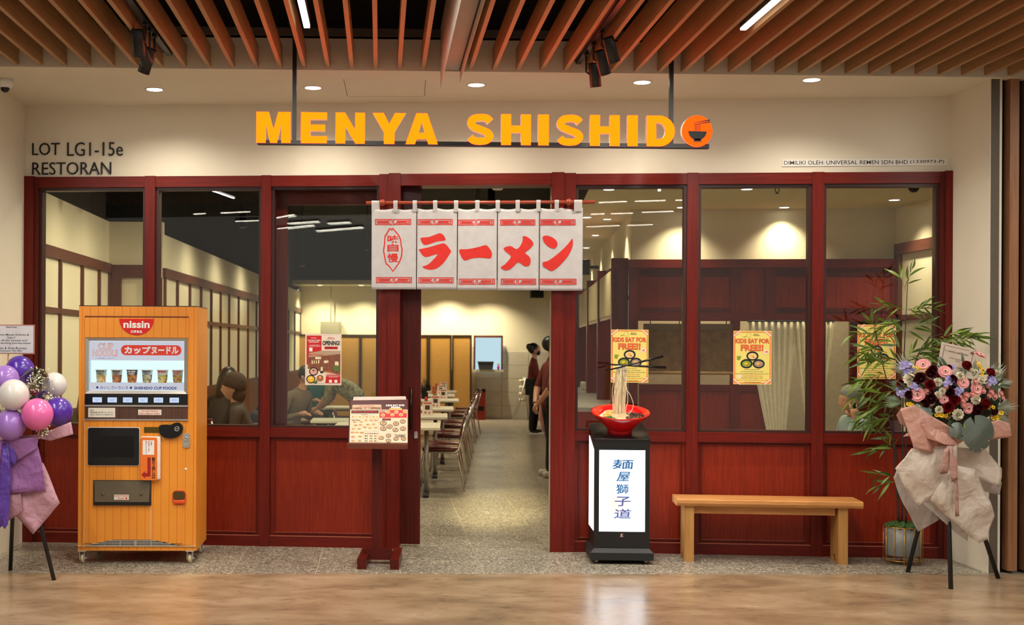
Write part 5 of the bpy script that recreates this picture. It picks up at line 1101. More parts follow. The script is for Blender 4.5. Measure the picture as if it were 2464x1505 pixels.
def paper(name, rgb, alpha=1.0, trans=.25):
    if name in _m: return _m[name]
    m, nt, b, L = nodes_mat(name); N = nt.nodes.new
    tc = N('ShaderNodeTexCoord'); nz = N('ShaderNodeTexNoise'); nz.inputs['Scale'].default_value = 13; nz.inputs['Detail'].default_value = 3; nz.inputs['Distortion'].default_value = .3; L(tc.outputs['Object'], nz.inputs['Vector'])
    rp = N('ShaderNodeValToRGB'); c = lin(rgb); rp.color_ramp.elements[0].color = (*[v*.9 for v in c], 1); rp.color_ramp.elements[1].color = (*c, 1); L(nz.outputs['Fac'], rp.inputs[0]); L(rp.outputs[0], b.inputs['Base Color'])
    b.inputs['Roughness'].default_value = .45
    bp = N('ShaderNodeBump'); bp.inputs['Strength'].default_value = .8; bp.inputs['Distance'].default_value = .03; L(nz.outputs['Fac'], bp.inputs['Height']); L(bp.outputs[0], b.inputs['Normal'])
    tl = N('ShaderNodeBsdfTranslucent'); tl.inputs[0].default_value = (*c, 1); mx = N('ShaderNodeMixShader'); mx.inputs[0].default_value = trans; L(b.outputs[0], mx.inputs[1]); L(tl.outputs[0], mx.inputs[2])
    out = nt.nodes['Material Output']
    if alpha < 1:
        tp = N('ShaderNodeBsdfTransparent'); m2 = N('ShaderNodeMixShader'); m2.inputs[0].default_value = alpha; L(tp.outputs[0], m2.inputs[1]); L(mx.outputs[0], m2.inputs[2]); L(m2.outputs[0], out.inputs[0])
    else: L(mx.outputs[0], out.inputs[0])
    _m[name] = m; return m
SL = (-.30, .0, 0)
bs = thing('balloon_stand', 'congratulation stand with purple, pink and white balloons at the left edge', 'balloon stand', SL)
def S(px, py, y=0): return local(px, py, SL, 0, y)
f1 = onZ(25, 1373); f2 = onZ(130, 1397); hub = Vector((-.02, .05, .95))
for f in (f1, f2, Vector((-.75, -.2, 0))):
    d = Vector((f.x-SL[0], f.y-SL[1], 0)); MB().tube([tuple(d+Vector((0, 0, .0))), tuple(hub+Vector((d.x*.08, d.y*.08, 0)))], .0145, 12).build('leg', BLACKM, bs)
def balloon(px, py, r_px, y, name, m_, knot=True):
    x, z = S(px, py, y); r = r_px/FPX*(9+y)*1.0; b = MB().ball((0, 0, 0), r, r, r*1.04, 28, 18); b.lathe([(.006, -r*1.06), (.004, -r*1.01), (.010, -r*.99)], 8); o = b.build('balloon', m_, bs, (x, y, z), rot=(R(random.uniform(-10, 10)), R(random.uniform(-10, 10)), 0)); return o
def bmat(n, c): return mat(n, c, .28, var=.03, coat=.3)
PUR = bmat('balloon_purple', (82, 42, 160)); LIL = bmat('balloon_lilac', (164, 120, 204)); BWH = bmat('balloon_white', (226, 220, 216)); PNK = bmat('balloon_pink', (236, 110, 176))
CLEARB = glass('balloon_clear', (.93, .93, .93), 2.2)
for px, py, r_, y, m_, lb_ in [(48, 892, 34, -.05, PUR, 'dark purple balloon at the top'), (13, 914, 33, -.20, LIL, 'lilac balloon at the top left'), (131, 927, 29, .02, BWH, 'white balloon at the right, behind'), (83, 925, 38, -.12, CLEARB, 'clear balloon filled with tiny flowers'), (33, 951, 36, -.30, BWH, 'white balloon in front'), (90, 998, 37, -.30, PNK, 'pink balloon in front'), (140, 992, 34, -.12, PUR, 'dark purple balloon at the lower right'), (25, 1023, 36, -.28, LIL, 'lilac balloon at the bottom left')]:
    tag(balloon(px, py, r_, y, '', m_), lb_)
def gyps(cx, cz, y, n, sp, seed):
    g_ = random.Random(seed); m = MB()
    for i in range(n):
        p = Vector((cx+g_.gauss(0, sp), y+g_.gauss(0, sp*.6), cz+g_.gauss(0, sp))); m.mi = 0; m.ball(p, .0055, nu=6, nv=4)
        m.mi = 1; m.tube([(cx, y, cz-sp*1.4), tuple(p)], .0008, 3, False)
    o = m.build('tiny_white_flowers', [mat('gypsophila', (238, 234, 214), .6), mat('stem_olive', (110, 120, 60), .6)], bs); o['kind'] = 'stuff'
for px, py, y, n, sp, sd in ((84, 925, -.12, 60, .035, 1), (118, 960, -.14, 60, .03, 2), (108, 1037, -.26, 50, .022, 3), (10, 985, -.25, 60, .035, 4), (92, 905, -.12, 40, .03, 5), (60, 985, -.2, 40, .03, 6)):
    x, z = S(px, py, y); gyps(x, z, y, n, sp, sd)
LILP = paper('lilac_paper', (176, 118, 186), 1, .2); PKP = paper('dusty_pink_paper', (214, 164, 180), 1, .2); VIO = paper('violet_ribbon', (104, 70, 176), 1, .1)
crumple([(-60, 1060), (100, 1045), (170, 1016), (176, 1046), (120, 1062), (92, 1056), (88, 1078), (-60, 1090)], SL, 0, lambda x, z: -.20, 'collar_paper', PKP, bs, .01, 1)
crumple([(-60, 1066), (90, 1052), (88, 1080), (40, 1110), (-60, 1110)], SL, 0, lambda x, z: -.27, 'collar_paper', LILP, bs, .02, 2)
crumple([(-60, 1075), (88, 1066), (102, 1115), (109, 1184), (22, 1187), (-60, 1180)], SL, 0, lambda x, z: -.245, 'wrap_paper', LILP, bs, .014, 3)
crumple([(50, 1080), (104, 1116), (144, 1211), (80, 1287), (22, 1226), (-60, 1240), (-60, 1080)], SL, 0, lambda x, z: -.215, 'wrap_paper', PKP, bs, .012, 4)
crumple([(-60, 1180), (50, 1185), (54, 1232), (24, 1252), (-60, 1300)], SL, 0, lambda x, z: -.235, 'wrap_paper', paper('rose_paper', (200, 150, 168), 1, .2), bs, .012, 5)
crumple([(4, 1068), (24, 1066), (26, 1150), (20, 1262), (12, 1274), (6, 1266), (-6, 1276)], SL, 0, lambda x, z: -.275, 'ribbon', VIO, bs, .006, 6, cuts=2)
crumple([(20, 1066), (30, 1068), (40, 1108), (34, 1122), (24, 1112)], SL, 0, lambda x, z: -.285, 'ribbon', VIO, bs, .006, 7, cuts=2)
a = S(-45, 852, -.02); b = S(84, 782, -.02)
cs = MB().box(a[0], b[0], -.03, -.022, a[1], b[1]).build('card', mat('card_edge', (176, 120, 112), .5), bs); MB().box(a[0]+.01, b[0]-.008, -.0315, -.03, a[1]+.008, b[1]-.008).build('card_face', mat('card_grey', (206, 204, 208), .5), cs)
m = MB()
for t, x0, x1, py, bo in (('FlowerChimp', 14, 40, 788, .01), ('Congratulations Menya Shishido &', -40, 69, 806.5, .006), ('Team !!', 16, 36, 813, .006), ('Wishing you all the success and', -42, 64, 820, .006), ('growth in this exciting journey ahead', -46, 73, 826.5, .006), ('ABS Solution & Simia Business', -34, 64, 838, .006), ('Development Sdn Bhd', -14, 52, 845, .006)):
    xa, za = S(x0, py+2.6, -.032); xb, zb_ = S(x1, py-2.6, -.032); m.text(t, xa, xb, za, zb_, -.0322, bo, shear=.2)
m.build('lettering', INK, cs, recalc=False)
xs, zs_ = S(20, 852, -.02); MB().tube([(xs, -.02, zs_+.1), (xs-.01, .0, .95)], .005, 6).build('card_stick', mat('stick_wood', (176, 124, 90), .6), bs)

# ================================================================== flower stand at the right
FL_ = (6.24, -.18, 0)
fs_ = thing('flower_stand', 'tall congratulation flower stand with red, pink and white blooms on a black tripod', 'flower stand', FL_)
def FP(px, py, y=0): return local(px, py, FL_, 0, y)
hub = Vector((.0, .05, 1.0))
for p in ((2184, 1378), (2288, 1418), (2402, 1393)):
    f = onZ(*p); d = Vector((f.x-FL_[0], f.y-FL_[1], 0)); MB().tube([tuple(d), tuple(hub+d*.1)], .0155, 12).build('leg', BLACKM, fs_)
TIS = paper('white_tissue', (236, 222, 208), .90, .35); TIS2 = paper('sheer_tissue', (220, 212, 206), .72, .4); BLU = paper('blush_paper', (224, 172, 154), 1, .3)
def yflat(y): return lambda x, z: y
crumple([(2150, 1150), (2160, 1128), (2210, 1150), (2240, 1230), (2262, 1252), (2209, 1280), (2172, 1212)], FL_, 0, yflat(-.04), 'tissue_sheet', TIS2, fs_, .018, 11)
crumple([(2156, 1128), (2195, 1080), (2300, 1072), (2305, 1160), (2258, 1195), (2212, 1218), (2176, 1170)], FL_, 0, yflat(-.25), 'tissue_sheet', TIS, fs_, .022, 12)
crumple([(2280, 1075), (2370, 1082), (2412, 1128), (2402, 1172), (2340, 1146), (2300, 1140)], FL_, 0, yflat(-.14), 'tissue_sheet', TIS, fs_, .022, 13)
crumple([(2340, 1140), (2400, 1150), (2409, 1162), (2406, 1192), (2330, 1175)], FL_, 0, yflat(-.05), 'tissue_sheet', TIS2, fs_, .018, 14)
crumple([(2250, 1180), (2300, 1120), (2345, 1130), (2378, 1200), (2393, 1243), (2376, 1300), (2356, 1308), (2330, 1290), (2240, 1205)], FL_, 0, yflat(-.275), 'tissue_sheet', TIS, fs_, .022, 15)
crumple([(2215, 1208), (2250, 1190), (2330, 1290), (2328, 1303), (2300, 1282)], FL_, 0, yflat(-.22), 'tissue_sheet', TIS2, fs_, .01, 16)
crumple([(2168, 985), (2200, 975), (2290, 1030), (2330, 1050), (2300, 1078), (2240, 1090), (2197, 1080), (2186, 1040)], FL_, 0, lambda x, z: -.235, 'blush_wrap', BLU, fs_, .03, 17, cuts=4)
crumple([(2158, 1000), (2170, 980), (2200, 1000), (2210, 1030), (2180, 1028), (2168, 1020)], FL_, 0, yflat(-.06), 'blush_wrap', BLU, fs_, .02, 18)
crumple([(2330, 1030), (2400, 1010), (2426, 1020), (2432, 1052), (2380, 1060), (2340, 1052)], FL_, 0, yflat(-.2), 'blush_wrap', BLU, fs_, .022, 19)
crumple([(2175, 1052), (2225, 1020), (2280, 1045), (2310, 1075), (2270, 1070), (2215, 1050)], FL_, 0, yflat(-.27), 'blush_wrap', BLU, fs_, .03, 20, cuts=4)
RIB = paper('taupe_ribbon', (196, 150, 136), 1, .15)
crumple([(2278, 1074), (2292, 1074), (2296, 1120), (2306, 1170), (2308, 1243), (2299, 1244), (2298, 1172), (2286, 1130)], FL_, 0, yflat(-.305), 'ribbon', RIB, fs_, .006, 21, cuts=2)
crumple([(2270, 1085), (2284, 1072), (2280, 1140), (2262, 1142)], FL_, 0, yflat(-.315), 'ribbon', RIB, fs_, .008, 22, cuts=2)
crumple([(2286, 1080), (2302, 1110), (2304, 1155), (2290, 1162), (2284, 1120)], FL_, 0, yflat(-.32), 'ribbon', RIB, fs_, .008, 23, cuts=2)
# a dark cushion of leaves under the blooms
c0 = FP(2290, 955, -.02)
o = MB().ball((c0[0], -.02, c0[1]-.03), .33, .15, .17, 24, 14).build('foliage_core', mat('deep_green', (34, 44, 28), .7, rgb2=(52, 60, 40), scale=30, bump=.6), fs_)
def petal_ring(m, n, r0, r1, w, lift, cup, off=0, zc=0):
    for i in range(n):
        a = 2*math.pi*(i+off)/n; ca, sa = math.cos(a), math.sin(a); vs = []
        for t, ww in ((0, .35), (.5, 1), (.85, .85), (1, .25)):
            r = r0+(r1-r0)*t; z = zc+lift*t+cup*t*t
            for s in (-1, 0, 1): vs.append((ca*r-sa*s*w*ww, sa*r+ca*s*w*ww, z+(.0 if s else -.0015)))
        m.add(vs, [(3*k+j, 3*k+j+1, 3*k+j+4, 3*k+j+3) for k in range(3) for j in range(2)], True)
def face_mat(d): return Vector(d).to_track_quat('Z', 'Y').to_euler()
def flower_mesh(kind):
    m = MB(); g_ = random.Random(kind)
    if kind == 'gerbera':
        m.mi = 0; petal_ring(m, 24, .008, .036, .0045, .004, -.002); petal_ring(m, 20, .006, .026, .004, .006, .0, .5, .003); m.mi = 1; m.lathe([(.009, .004), (.010, .007), (.006, .009), (.0001, .009)], 14); m.mi = 2; m.lathe([(.0055, .0092), (.0035, .0105), (.0001, .0105)], 10)
    if kind == 'rose':
        for k in range(6):
            r = .034*(1-k*.14); h = .014+.004*k; n = 5 if k < 4 else 3
            for i in range(n):
                a0 = 2*math.pi*(i/n)+k*.7; vs = []
                for u in range(5):
                    a = a0+(u/4-.5)*2*math.pi/n*1.35; rr = r*(1+.06*math.cos((u/4-.5)*6))
                    for t in range(4): tt = t/3; vs.append((math.cos(a)*rr*(.35+.65*tt**.6), math.sin(a)*rr*(.35+.65*tt**.6), h*tt*1.15-.004*(abs(u-2)/2)+(-.003 if t == 3 and k < 2 else 0)+k*.0012))
                m.add(vs, [(u*4+t, u*4+t+1, u*4+t+5, u*4+t+4) for u in range(4) for t in range(3)], True)
    if kind == 'carnation':
        for k in range(5):
            petal_ring(m, 11-k, .002, .031-.005*k, .008, .012+.004*k, -.006+.003*k, g_.random(), .001*k)
    if kind == 'rosebud':
        for k in range(3): petal_ring(m, 6-k, .002, .0175-.0045*k, .008, .012+.003*k, -.002, k*.4, 0)
        m.ball((0, 0, .006), .009, nu=8, nv=6)
    if kind == 'delphinium':
        for i in range(16):
            a = g_.uniform(0, 6.28); rr = .026*math.sqrt(g_.random()); b = len(m.v); petal_ring(m, 5, .001, .011, .005, .003, 0, g_.random()); m.xf(b, Matrix.Translation((rr*math.cos(a), rr*math.sin(a)*1.3, .008+.012*(1-rr/.026)+g_.uniform(0, .006))) @ Matrix.Rotation(g_.uniform(-.6, .6), 4, 'X') @ Matrix.Rotation(g_.uniform(-.6, .6), 4, 'Y'))
    if kind == 'orchid':
        for i in range(6):
            b = len(m.v); petal_ring(m, 5, .001, .013, .006, .002, .002, g_.random()); m.mi = 1; m.ball((0, 0, .003), .003, nu=6, nv=4); m.mi = 0
            m.xf(b, Matrix.Translation((g_.uniform(-.02, .02), -.03+.012*i, g_.uniform(.004, .014))) @ Matrix.Rotation(g_.uniform(-.7, .7), 4, 'X') @ Matrix.Rotation(g_.uniform(-.7, .7), 4, 'Y'))
    return m
FM = {'gerbera': [mat('gerbera_pink', (232, 146, 148), .6, rgb2=(242, 176, 172), scale=50), mat('gerbera_ring', (236, 190, 170), .6), mat('gerbera_eye', (52, 24, 18), .7)],
      'rose': [mat('rose_red', (122, 8, 18), .5, rgb2=(150, 14, 26), scale=40)], 'carnation': [mat('carnation_white', (240, 232, 208), .7)], 'rosebud': [mat('rosebud_peach', (228, 160, 150), .6)],
      'delphinium': [mat('delphinium_blue', (160, 150, 206), .6, rgb2=(186, 176, 222), scale=50)], 'orchid': [mat('orchid_yellow', (236, 200, 30), .5), mat('orchid_lip', (170, 60, 30), .5)]}
PROTO = {k: flower_mesh(k).build(k, v, fs_, recalc=False) for k, v in FM.items()}
used = {k: False for k in FM}; DARKROSE = mat('rose_dark', (64, 6, 18), .5, rgb2=(84, 10, 24), scale=40); BLACKROSE = None
def bloom(kind, px, py, size=1.0, y=None, tilt=None, m_=None):
    x, z = FP(px, py, -.2); cx, cz = c0[0], c0[1]
    ex, ez = (x-cx)/.42, (z-cz)/.34; yy = y if y is not None else -.06-.16*math.sqrt(max(0, 1-min(1, ex*ex+ez*ez)))
    x, z = FP(px, py, yy); o = PROTO[kind] if not used[kind] else PROTO[kind].copy()
    if used[kind]: C.objects.link(o); o.parent = fs_
    if m_ is not None: o.data = o.data.copy(); o.data.materials[0] = m_
    used[kind] = True; o.location = (x, yy, z); o.scale = (size*1.25,)*3
    d = Vector((ex*.7, -1.0, ez*.7+.15)) if tilt is None else Vector(tilt); o.rotation_euler = face_mat(d); o.rotation_euler.rotate_axis('Z', random.uniform(0, 6)); return o
for px, py, s in ((2221, 879, 1.1), (2274, 895, 1.05), (2208, 950, 1.15), (2317, 921, 1.0), (2350, 937, 1.05), (2272, 962, .8), (2330, 983, .9), (2357, 855, 1.0)): bloom('gerbera', px, py, s, tilt=(.3, -.5, .9) if py < 860 else None)
for px, py, s in ((2171, 925, .85), (2238, 927, .85), (2325, 882, .85), (2381, 899, .8), (2368, 973, .9), (2281, 980, .95), (2296, 962, .95)): bloom('rose', px, py, s)
for px, py, s in ((2215, 911, .95), (2240, 900, .9), (2290, 915, .85), (2285, 945, .85), (2240, 960, .9), (2225, 972, .8), (2350, 985, .9), (2390, 990, .7), (2238, 945, .6), (2245, 890, .7)): bloom('rose', px, py, s, m_=DARKROSE)
for px, py, s in ((2188, 913, 1.1), (2256, 921, .85), (2268, 942, .7), (2257, 951, .7), (2333, 893, .6), (2346, 962, 1.0), (2304, 998, 1.1), (2310, 905, .8), (2360, 917, .7), (2260, 987, .8), (2191, 886, .8), (2398, 898, .6), (2335, 888, .5), (2347, 895, .5), (2340, 897, .5)): bloom('carnation', px, py, s)
for px, py in ((2276, 934), (2234, 943), (2302, 947), (2324, 952), (2338, 950), (2315, 965), (2317, 975), (2375, 930), (2383, 945), (2391, 955), (2406, 948), (2411, 959), (2345, 920), (2322, 960), (2308, 956), (2364, 942), (2378, 953), (2300, 965)): bloom('rosebud', px, py, random.uniform(.9, 1.15))
for px, py, s in ((2178, 883, 1.0), (2186, 896, 1.0), (2176, 946, 1.05), (2280, 919, 1.0), (2382, 918, 1.0), (2303, 945, .9), (2170, 935, .8)): bloom('delphinium', px, py, s)
for px, py, s in ((2212, 886, .6), (2202, 973, 1.0), (2268, 994, 1.0), (2337, 1018, 1.1), (2331, 1030, .7), (2385, 990, 1.0), (2396, 999, 1.0), (2358, 883, .8), (2359, 895, .7), (2227, 896, .5)): bloom('orchid', px, py, s)
rf_ = random.Random(21)
for i in range(34):
    a = rf_.uniform(0, 6.28); d = math.sqrt(rf_.random()); px, py = 2290+112*d*math.cos(a), 945+62*d*math.sin(a)
    k_ = rf_.choice(('rose', 'carnation', 'rosebud', 'rosebud', 'rose', 'delphinium')); bloom(k_, px, py, rf_.uniform(.5, .75), y=rf_.uniform(-.17, -.12), m_=DARKROSE if k_ == 'rose' else None)
# greenery: palm fans, monstera, filler leaves
PALM = mat('palm_leaf', (120, 128, 104), .45, rgb2=(160, 160, 140), scale=12); PALMG = mat('palm_leaf_green', (82, 104, 76), .45, rgb2=(130, 148, 112), scale=12); FILL = mat('filler_leaf', (52, 70, 44), .5, rgb2=(74, 92, 60), scale=20)
def palm(px, py, ang, L_, spread, n, m_, y=-.05, name='palm_leaf'):
    m = MB()
    for i in range(n):
        a = R(ang)+R(spread)*(i/(n-1)-.5); Li = L_*(1-.35*abs(i/(n-1)-.5)*2); b = len(m.v); v, f = leafpoly(Li, .0075, 5, .15); m.add(v, f, True)
        m.xf(b, Matrix.Rotation(-a, 4, 'Y') @ Matrix.Rotation(R(90+20*math.sin(i)), 4, 'X'))
    x, z = FP(px, py, y); return m.build(name, m_, fs_, (x, y, z), recalc=False)
palm(2190, 905, 125, .20, 80, 12, PALM, .02); palm(2170, 970, 172, .14, 70, 11, PALMG, -.08); palm(2178, 935, 160, .13, 60, 9, PALMG, -.05)
palm(2385, 915, 48, .17, 80, 12, PALM, .02); palm(2395, 985, 10, .19, 60, 11, PALM, -.04); palm(2395, 1000, -25, .15, 50, 8, PALM, -.06); palm(2405, 930, 20, .12, 60, 9, PALM, .0); palm(2340, 905, 80, .14, 50, 8, PALM, .04)
palm(2240, 1005, 200, .13, 60, 8, PALMG, -.2); palm(2250, 1005, 255, .10, 60, 8, FILL, -.22, 'fern_leaf'); palm(2360, 1020, -60, .13, 50, 7, PALMG, -.18); palm(2285, 1010, -70, .12, 70, 8, FILL, -.2, 'fern_leaf')
def monstera(px, py, s, rotz, y):
    o_ = []
    for i in range(61):
        a = 2*math.pi*i/60; r = 1-.12*math.cos(a)-.16*(math.cos(a) > .9); 
        notch = .42*max(0, math.cos(9*a))**14*(1 if abs(math.cos(a)) < .9 else 0); r -= notch; o_.append((r*math.cos(a), r*math.sin(a)))
    m = MB(); m.flat([[(x*s, z*s) for x, z in o_[:60]]], 0, 2); m.v = [(x, -.03*math.cos(x/s*1.2)*math.cos(z/s)+.012*abs(z/s), z) for x, y_, z in m.v]
    m.s = [True]*len(m.s); x, z = FP(px, py, y); return m.build('monstera_leaf', mat('monstera_grey', (84, 98, 88), .35, rgb2=(112, 122, 112), scale=6), fs_, (x, y, z), rot=(R(-12), rotz, 0), recalc=False)
monstera(2345, 1048, .13, 2.4, -.24); monstera(2220, 1002, .085, .3, -.2); monstera(2300, 1040, .06, 1.8, -.26)
rng = random.Random(9)
for i in range(60):
    a = rng.uniform(0, 6.28); px = 2292+120*math.cos(a)*rng.uniform(.5, 1.0); py = 945+68*math.sin(a)*rng.uniform(.5, 1); 
    v, f = leafpoly(rng.uniform(.06, .1), rng.uniform(.012, .02), 4, .3)
    if i == 0: LEAFP = MB().add(v, f, True).build('filler_leaf', FILL, fs_, recalc=False); o = LEAFP
    else: o = LEAFP.copy(); C.objects.link(o); o.parent = fs_
    x, z = FP(px, py, -.08); o.location = (x, rng.uniform(-.16, -.05), z); o.rotation_euler = (rng.uniform(.8, 1.8), -math.atan2(945-py, px-2292)+rng.uniform(-.5, .5), 0)
# greeting card among the flowers
cc = [FP(2255, 888, .02), FP(2334, 905, .02), FP(2354, 843, .02), FP(2270, 823, .02)]
m = MB(); m.add([(x, .02-.02*(i > 1)*-1, z) for i, (x, z) in enumerate(cc)]+[(x, .028+.02*(i > 1), z) for i, (x, z) in enumerate(cc)], [(0,1,2,3),(7,6,5,4),(0,4,5,1),(1,5,6,2),(2,6,7,3),(3,7,4,0)], False)
card = m.build('card', mat('greeting_card', (206, 186, 166), .5), fs_)
def CF(s, t):
    a, b, c, d = [Vector(q) for q in cc]; q = a*(1-s)*(1-t)+b*s*(1-t)+c*s*t+d*(1-s)*t; return (q.x, .0192+.02*t-.0006, q.y)
m = MB()
for t, s0, s1, t0, t1, mi in (('To : UNIVERSAL RAMEN SDN BHD', .12, .80, .70, .755, 0), ('CONGRATULATIONS FOR YOUR\nOPENING', .28, .82, .40, .52, 1), ('From : CYPHER SYSTEM', .42, .95, .16, .215, 0)):
    m.mi = mi; b = len(m.v); m.text(t, s0, s1, t0, t1, 0, .01); m.v[b:] = [CF(x, z) for x, y, z in m.v[b:]]
m.mi = 2
for o_ in ([(.05,.9),(.8,.9),(.8,.912),(.05,.912)], [(.08,.1),(.095,.1),(.095,.86),(.08,.86)], [(.92,.1),(.935,.1),(.935,.8),(.92,.8)], [(.82,.84),(.98,.98),(.995,.86),(.9,.78)]):
    b = len(m.v); m.flat([o_], 0); m.v[b:] = [CF(x, z) for x, y, z in m.v[b:]]
m.build('lettering', [mat('card_brown', (96, 70, 56), .5), mat('card_greyink', (150, 136, 128), .5), mat('card_line', (110, 88, 72), .5)], card, recalc=False)

# ================================================================== potted bamboo
PL = (6.18, .45, 0)
bb = thing('potted_bamboo', 'tall artificial bamboo in a grey pot with brass wire cage', 'plant', PL)
def PB(px, py, y=0): return local(px, py, PL, 0, y)
pr_ = (PB(2225, 1300)[0]-PB(2137, 1300)[0])/2; pz0 = .065; pz1 = PB(2180, 1268)[1]
MB().lathe([(.0001, pz0), (pr_*.90, pz0), (pr_*.93, pz0+.01), (pr_*.95, pz1), (pr_*.90, pz1), (pr_*.88, pz1-.03), (.0001, pz1-.03)], 32).build('pot', mat('grey_pot', (112, 112, 108), .35), bb)
BRS = mat('brass_wire', (186, 140, 60), .3, .9)
for z in (pz1+.004, .035):
    MB().tube([(pr_*math.cos(2*math.pi*i/40), pr_*math.sin(2*math.pi*i/40), z) for i in range(41)], .003, 6, False).build('wire_ring', BRS, bb)
for i in range(12):
    a = 2*math.pi*i/12+.2; c, s = math.cos(a)*pr_, math.sin(a)*pr_; MB().tube([(c, s, pz1+.004), (c, s, .035), (c*1.0, s*1.0, .0 if i % 2 == 0 else .03)], .0026, 6).build('wire', BRS, bb)
g_ = random.Random(4); m = MB()
for i in range(260):
    a = g_.uniform(0, 6.28); d = pr_*.9*math.sqrt(g_.random()); m.ball((d*math.cos(a), d*math.sin(a), pz1-.01+.03*(1-(d/pr_)**2)+g_.uniform(0, .012)), g_.uniform(.010, .018), nu=6, nv=4)
o = m.build('moss', mat('moss', (36, 62, 22), .9, rgb2=(62, 92, 34), scale=60, bump=.4), bb); o['kind'] = 'stuff'
CANE = mat('dark_cane', (44, 34, 36), .4, rgb2=(62, 48, 44), scale=20); TWIG = mat('bamboo_twig', (120, 120, 44), .5); BLF = [mat('bamboo_leaf_a', (66, 92, 24), .42, rgb2=(88, 116, 36), scale=25), mat('bamboo_leaf_b', (96, 122, 34), .42, rgb2=(124, 146, 52), scale=25)]
canes = [[(2164, 1258), (2152, 1100), (2146, 980), (2120, 860), (2100, 770)], [(2170, 1258), (2172, 1060), (2174, 900), (2180, 760), (2186, 650)], [(2180, 1258), (2180, 1050), (2196, 900), (2230, 820), (2290, 800)], [(2160, 1258), (2160, 1120), (2140, 1010), (2110, 940), (2090, 900)]]
LS = []
for mi in (0, 1):
    for bend in (.25, .6):
        v, f = leafpoly(.125, .0115, 5, bend, .18); LS.append((v, f, mi))
leafdata = []
for v, f, mi in LS:
    me = bpy.data.meshes.new('leaf'); me.from_pydata(v, [], f); me.materials.append(BLF[mi]); me.polygons.foreach_set('use_smooth', [True]*len(f)); leafdata.append(me)
ycane = [-.03, .0, -.06, .03]; nleaf = 0
def leaf_at(p, d, s=1.0):
    global nleaf
    o = bpy.data.objects.new('leaf', leafdata[g_.randrange(4)]); C.objects.link(o); o.parent = bb; o.location = p; o.scale = (s,)*3
    d = Vector(d).normalized(); o.rotation_euler = d.to_track_quat('X', 'Z').to_euler(); o.rotation_euler.rotate_axis('X', g_.choice((-1, 1))*g_.uniform(.3, 1.5)); nleaf += 1
for ci, pp in enumerate(canes):
    y = ycane[ci]; q3 = [(PB(a, b, y)[0]*1.0, y, PB(a, b, y)[1]) for a, b in pp]; q3 = spline(q3, 6, False); k = len(q3)
    MB().tube(q3, [.0075*(1-.75*i/(k-1)) for i in range(k)], 7).build('cane', CANE, bb)
def spray(px, py, ang, L_, n, y, s=1.0):
    x, z = PB(px, py, y); a = R(ang); yd = g_.uniform(-.4, .3); pts = []
    for i in range(5):
        t = i/4; pts.append((x+math.cos(a)*L_*t, y+yd*L_*t*.6, z+math.sin(a)*L_*t-.12*L_*t*t))
    MB().tube(pts, [.002*(1-.6*i/4) for i in range(5)], 4).build('twig', TWIG, bb)
    for i in range(n):
        t = (i+.6)/n; j = min(3, int(t*4)); u = t*4-j; p = Vector(pts[j]).lerp(Vector(pts[j+1]), u); side = 1 if i % 2 else -1; b = a+side*R(g_.uniform(15, 50))*(1-.5*t)
        leaf_at(p, (math.cos(b), g_.uniform(-.5, .35), math.sin(b)-.18), s*g_.uniform(.75, 1.2))
for d in [(2180,700,115,.16,5,0),(2182,690,80,.16,5,0),(2176,745,165,.18,7,0),(2182,745,10,.22,8,0),(2170,770,200,.2,8,0),(2185,760,35,.14,6,0),(2110,805,175,.2,8,-.03),(2115,800,120,.12,6,-.03),(2120,840,190,.2,8,-.03),(2135,850,160,.18,7,-.03),(2178,800,150,.16,7,0),(2184,800,30,.2,8,0),
          (2210,850,25,.2,8,-.02),(2200,870,60,.16,7,-.02),(2240,815,-5,.2,9,-.2),(2262,812,20,.16,9,-.44),(2290,818,10,.17,9,-.47),(2318,822,30,.10,5,-.48),(2190,860,5,.2,8,-.04),(2150,870,175,.2,8,-.05),(2130,900,190,.24,9,-.06),(2110,935,200,.2,8,-.05),(2140,930,165,.2,8,-.06),(2150,965,195,.22,9,-.06),(2120,975,210,.2,8,-.06),(2100,925,170,.12,6,0),
          (2150,1000,200,.22,9,-.06),(2140,1010,180,.22,9,-.05),(2165,985,160,.18,7,-.06),(2175,900,120,.16,7,0),(2168,840,140,.18,7,0),(2172,880,60,.16,6,0),(2152,1060,150,.18,7,-.04),(2150,1070,190,.18,7,-.05),(2154,1150,165,.18,7,-.04),(2156,1160,190,.14,5,-.04),(2150,1090,120,.12,5,-.04),(2160,940,185,.22,8,-.08),(2130,880,150,.16,7,-.05)]:
    spray(*d)

# ================================================================== inside: tables and chairs
VINYL = mat('maroon_vinyl', (84, 28, 26), .22, var=.08); 
def make_chair():
    t = thing('dining_chair', 'maroon padded chrome dining chair', 'chair', (0, 0, 0), 0, 'maroon chairs along the aisle')
    # faces -x ; backrest at +x
    MB().rbox(-.21, .20, -.20, .20, .435, .485, .022, 3).build('seat', VINYL, t)
    b = MB(); b.rbox(-.016, .016, -.19, .19, -.13, .13, .014, 3); b.xf(0, Matrix.Translation((.235, 0, .70)) @ Matrix.Rotation(R(12), 4, 'Y')); b.build('backrest', VINYL, t)
    for s in (-1, 1):
        MB().tube([(-.24, s*.20, .0), (-.20, s*.19, .40), (-.185, s*.185, .425), (-.15, s*.18, .43)], .0115, 8).build('leg', CHROME, t)
        MB().tube([(.26, s*.20, .0), (.185, s*.19, .40), (.17, s*.185, .425), (.13, s*.18, .43)], .0115, 8).build('leg', CHROME, t)
        MB().tube([(-.15, s*.18, .43), (.15, s*.185, .43), (.19, s*.195, .46), (.235, s*.20, .62), (.27, s*.19, .80)], .0115, 8).build('back_frame', CHROME, t)
    return t
ch0 = make_chair(); chu = False
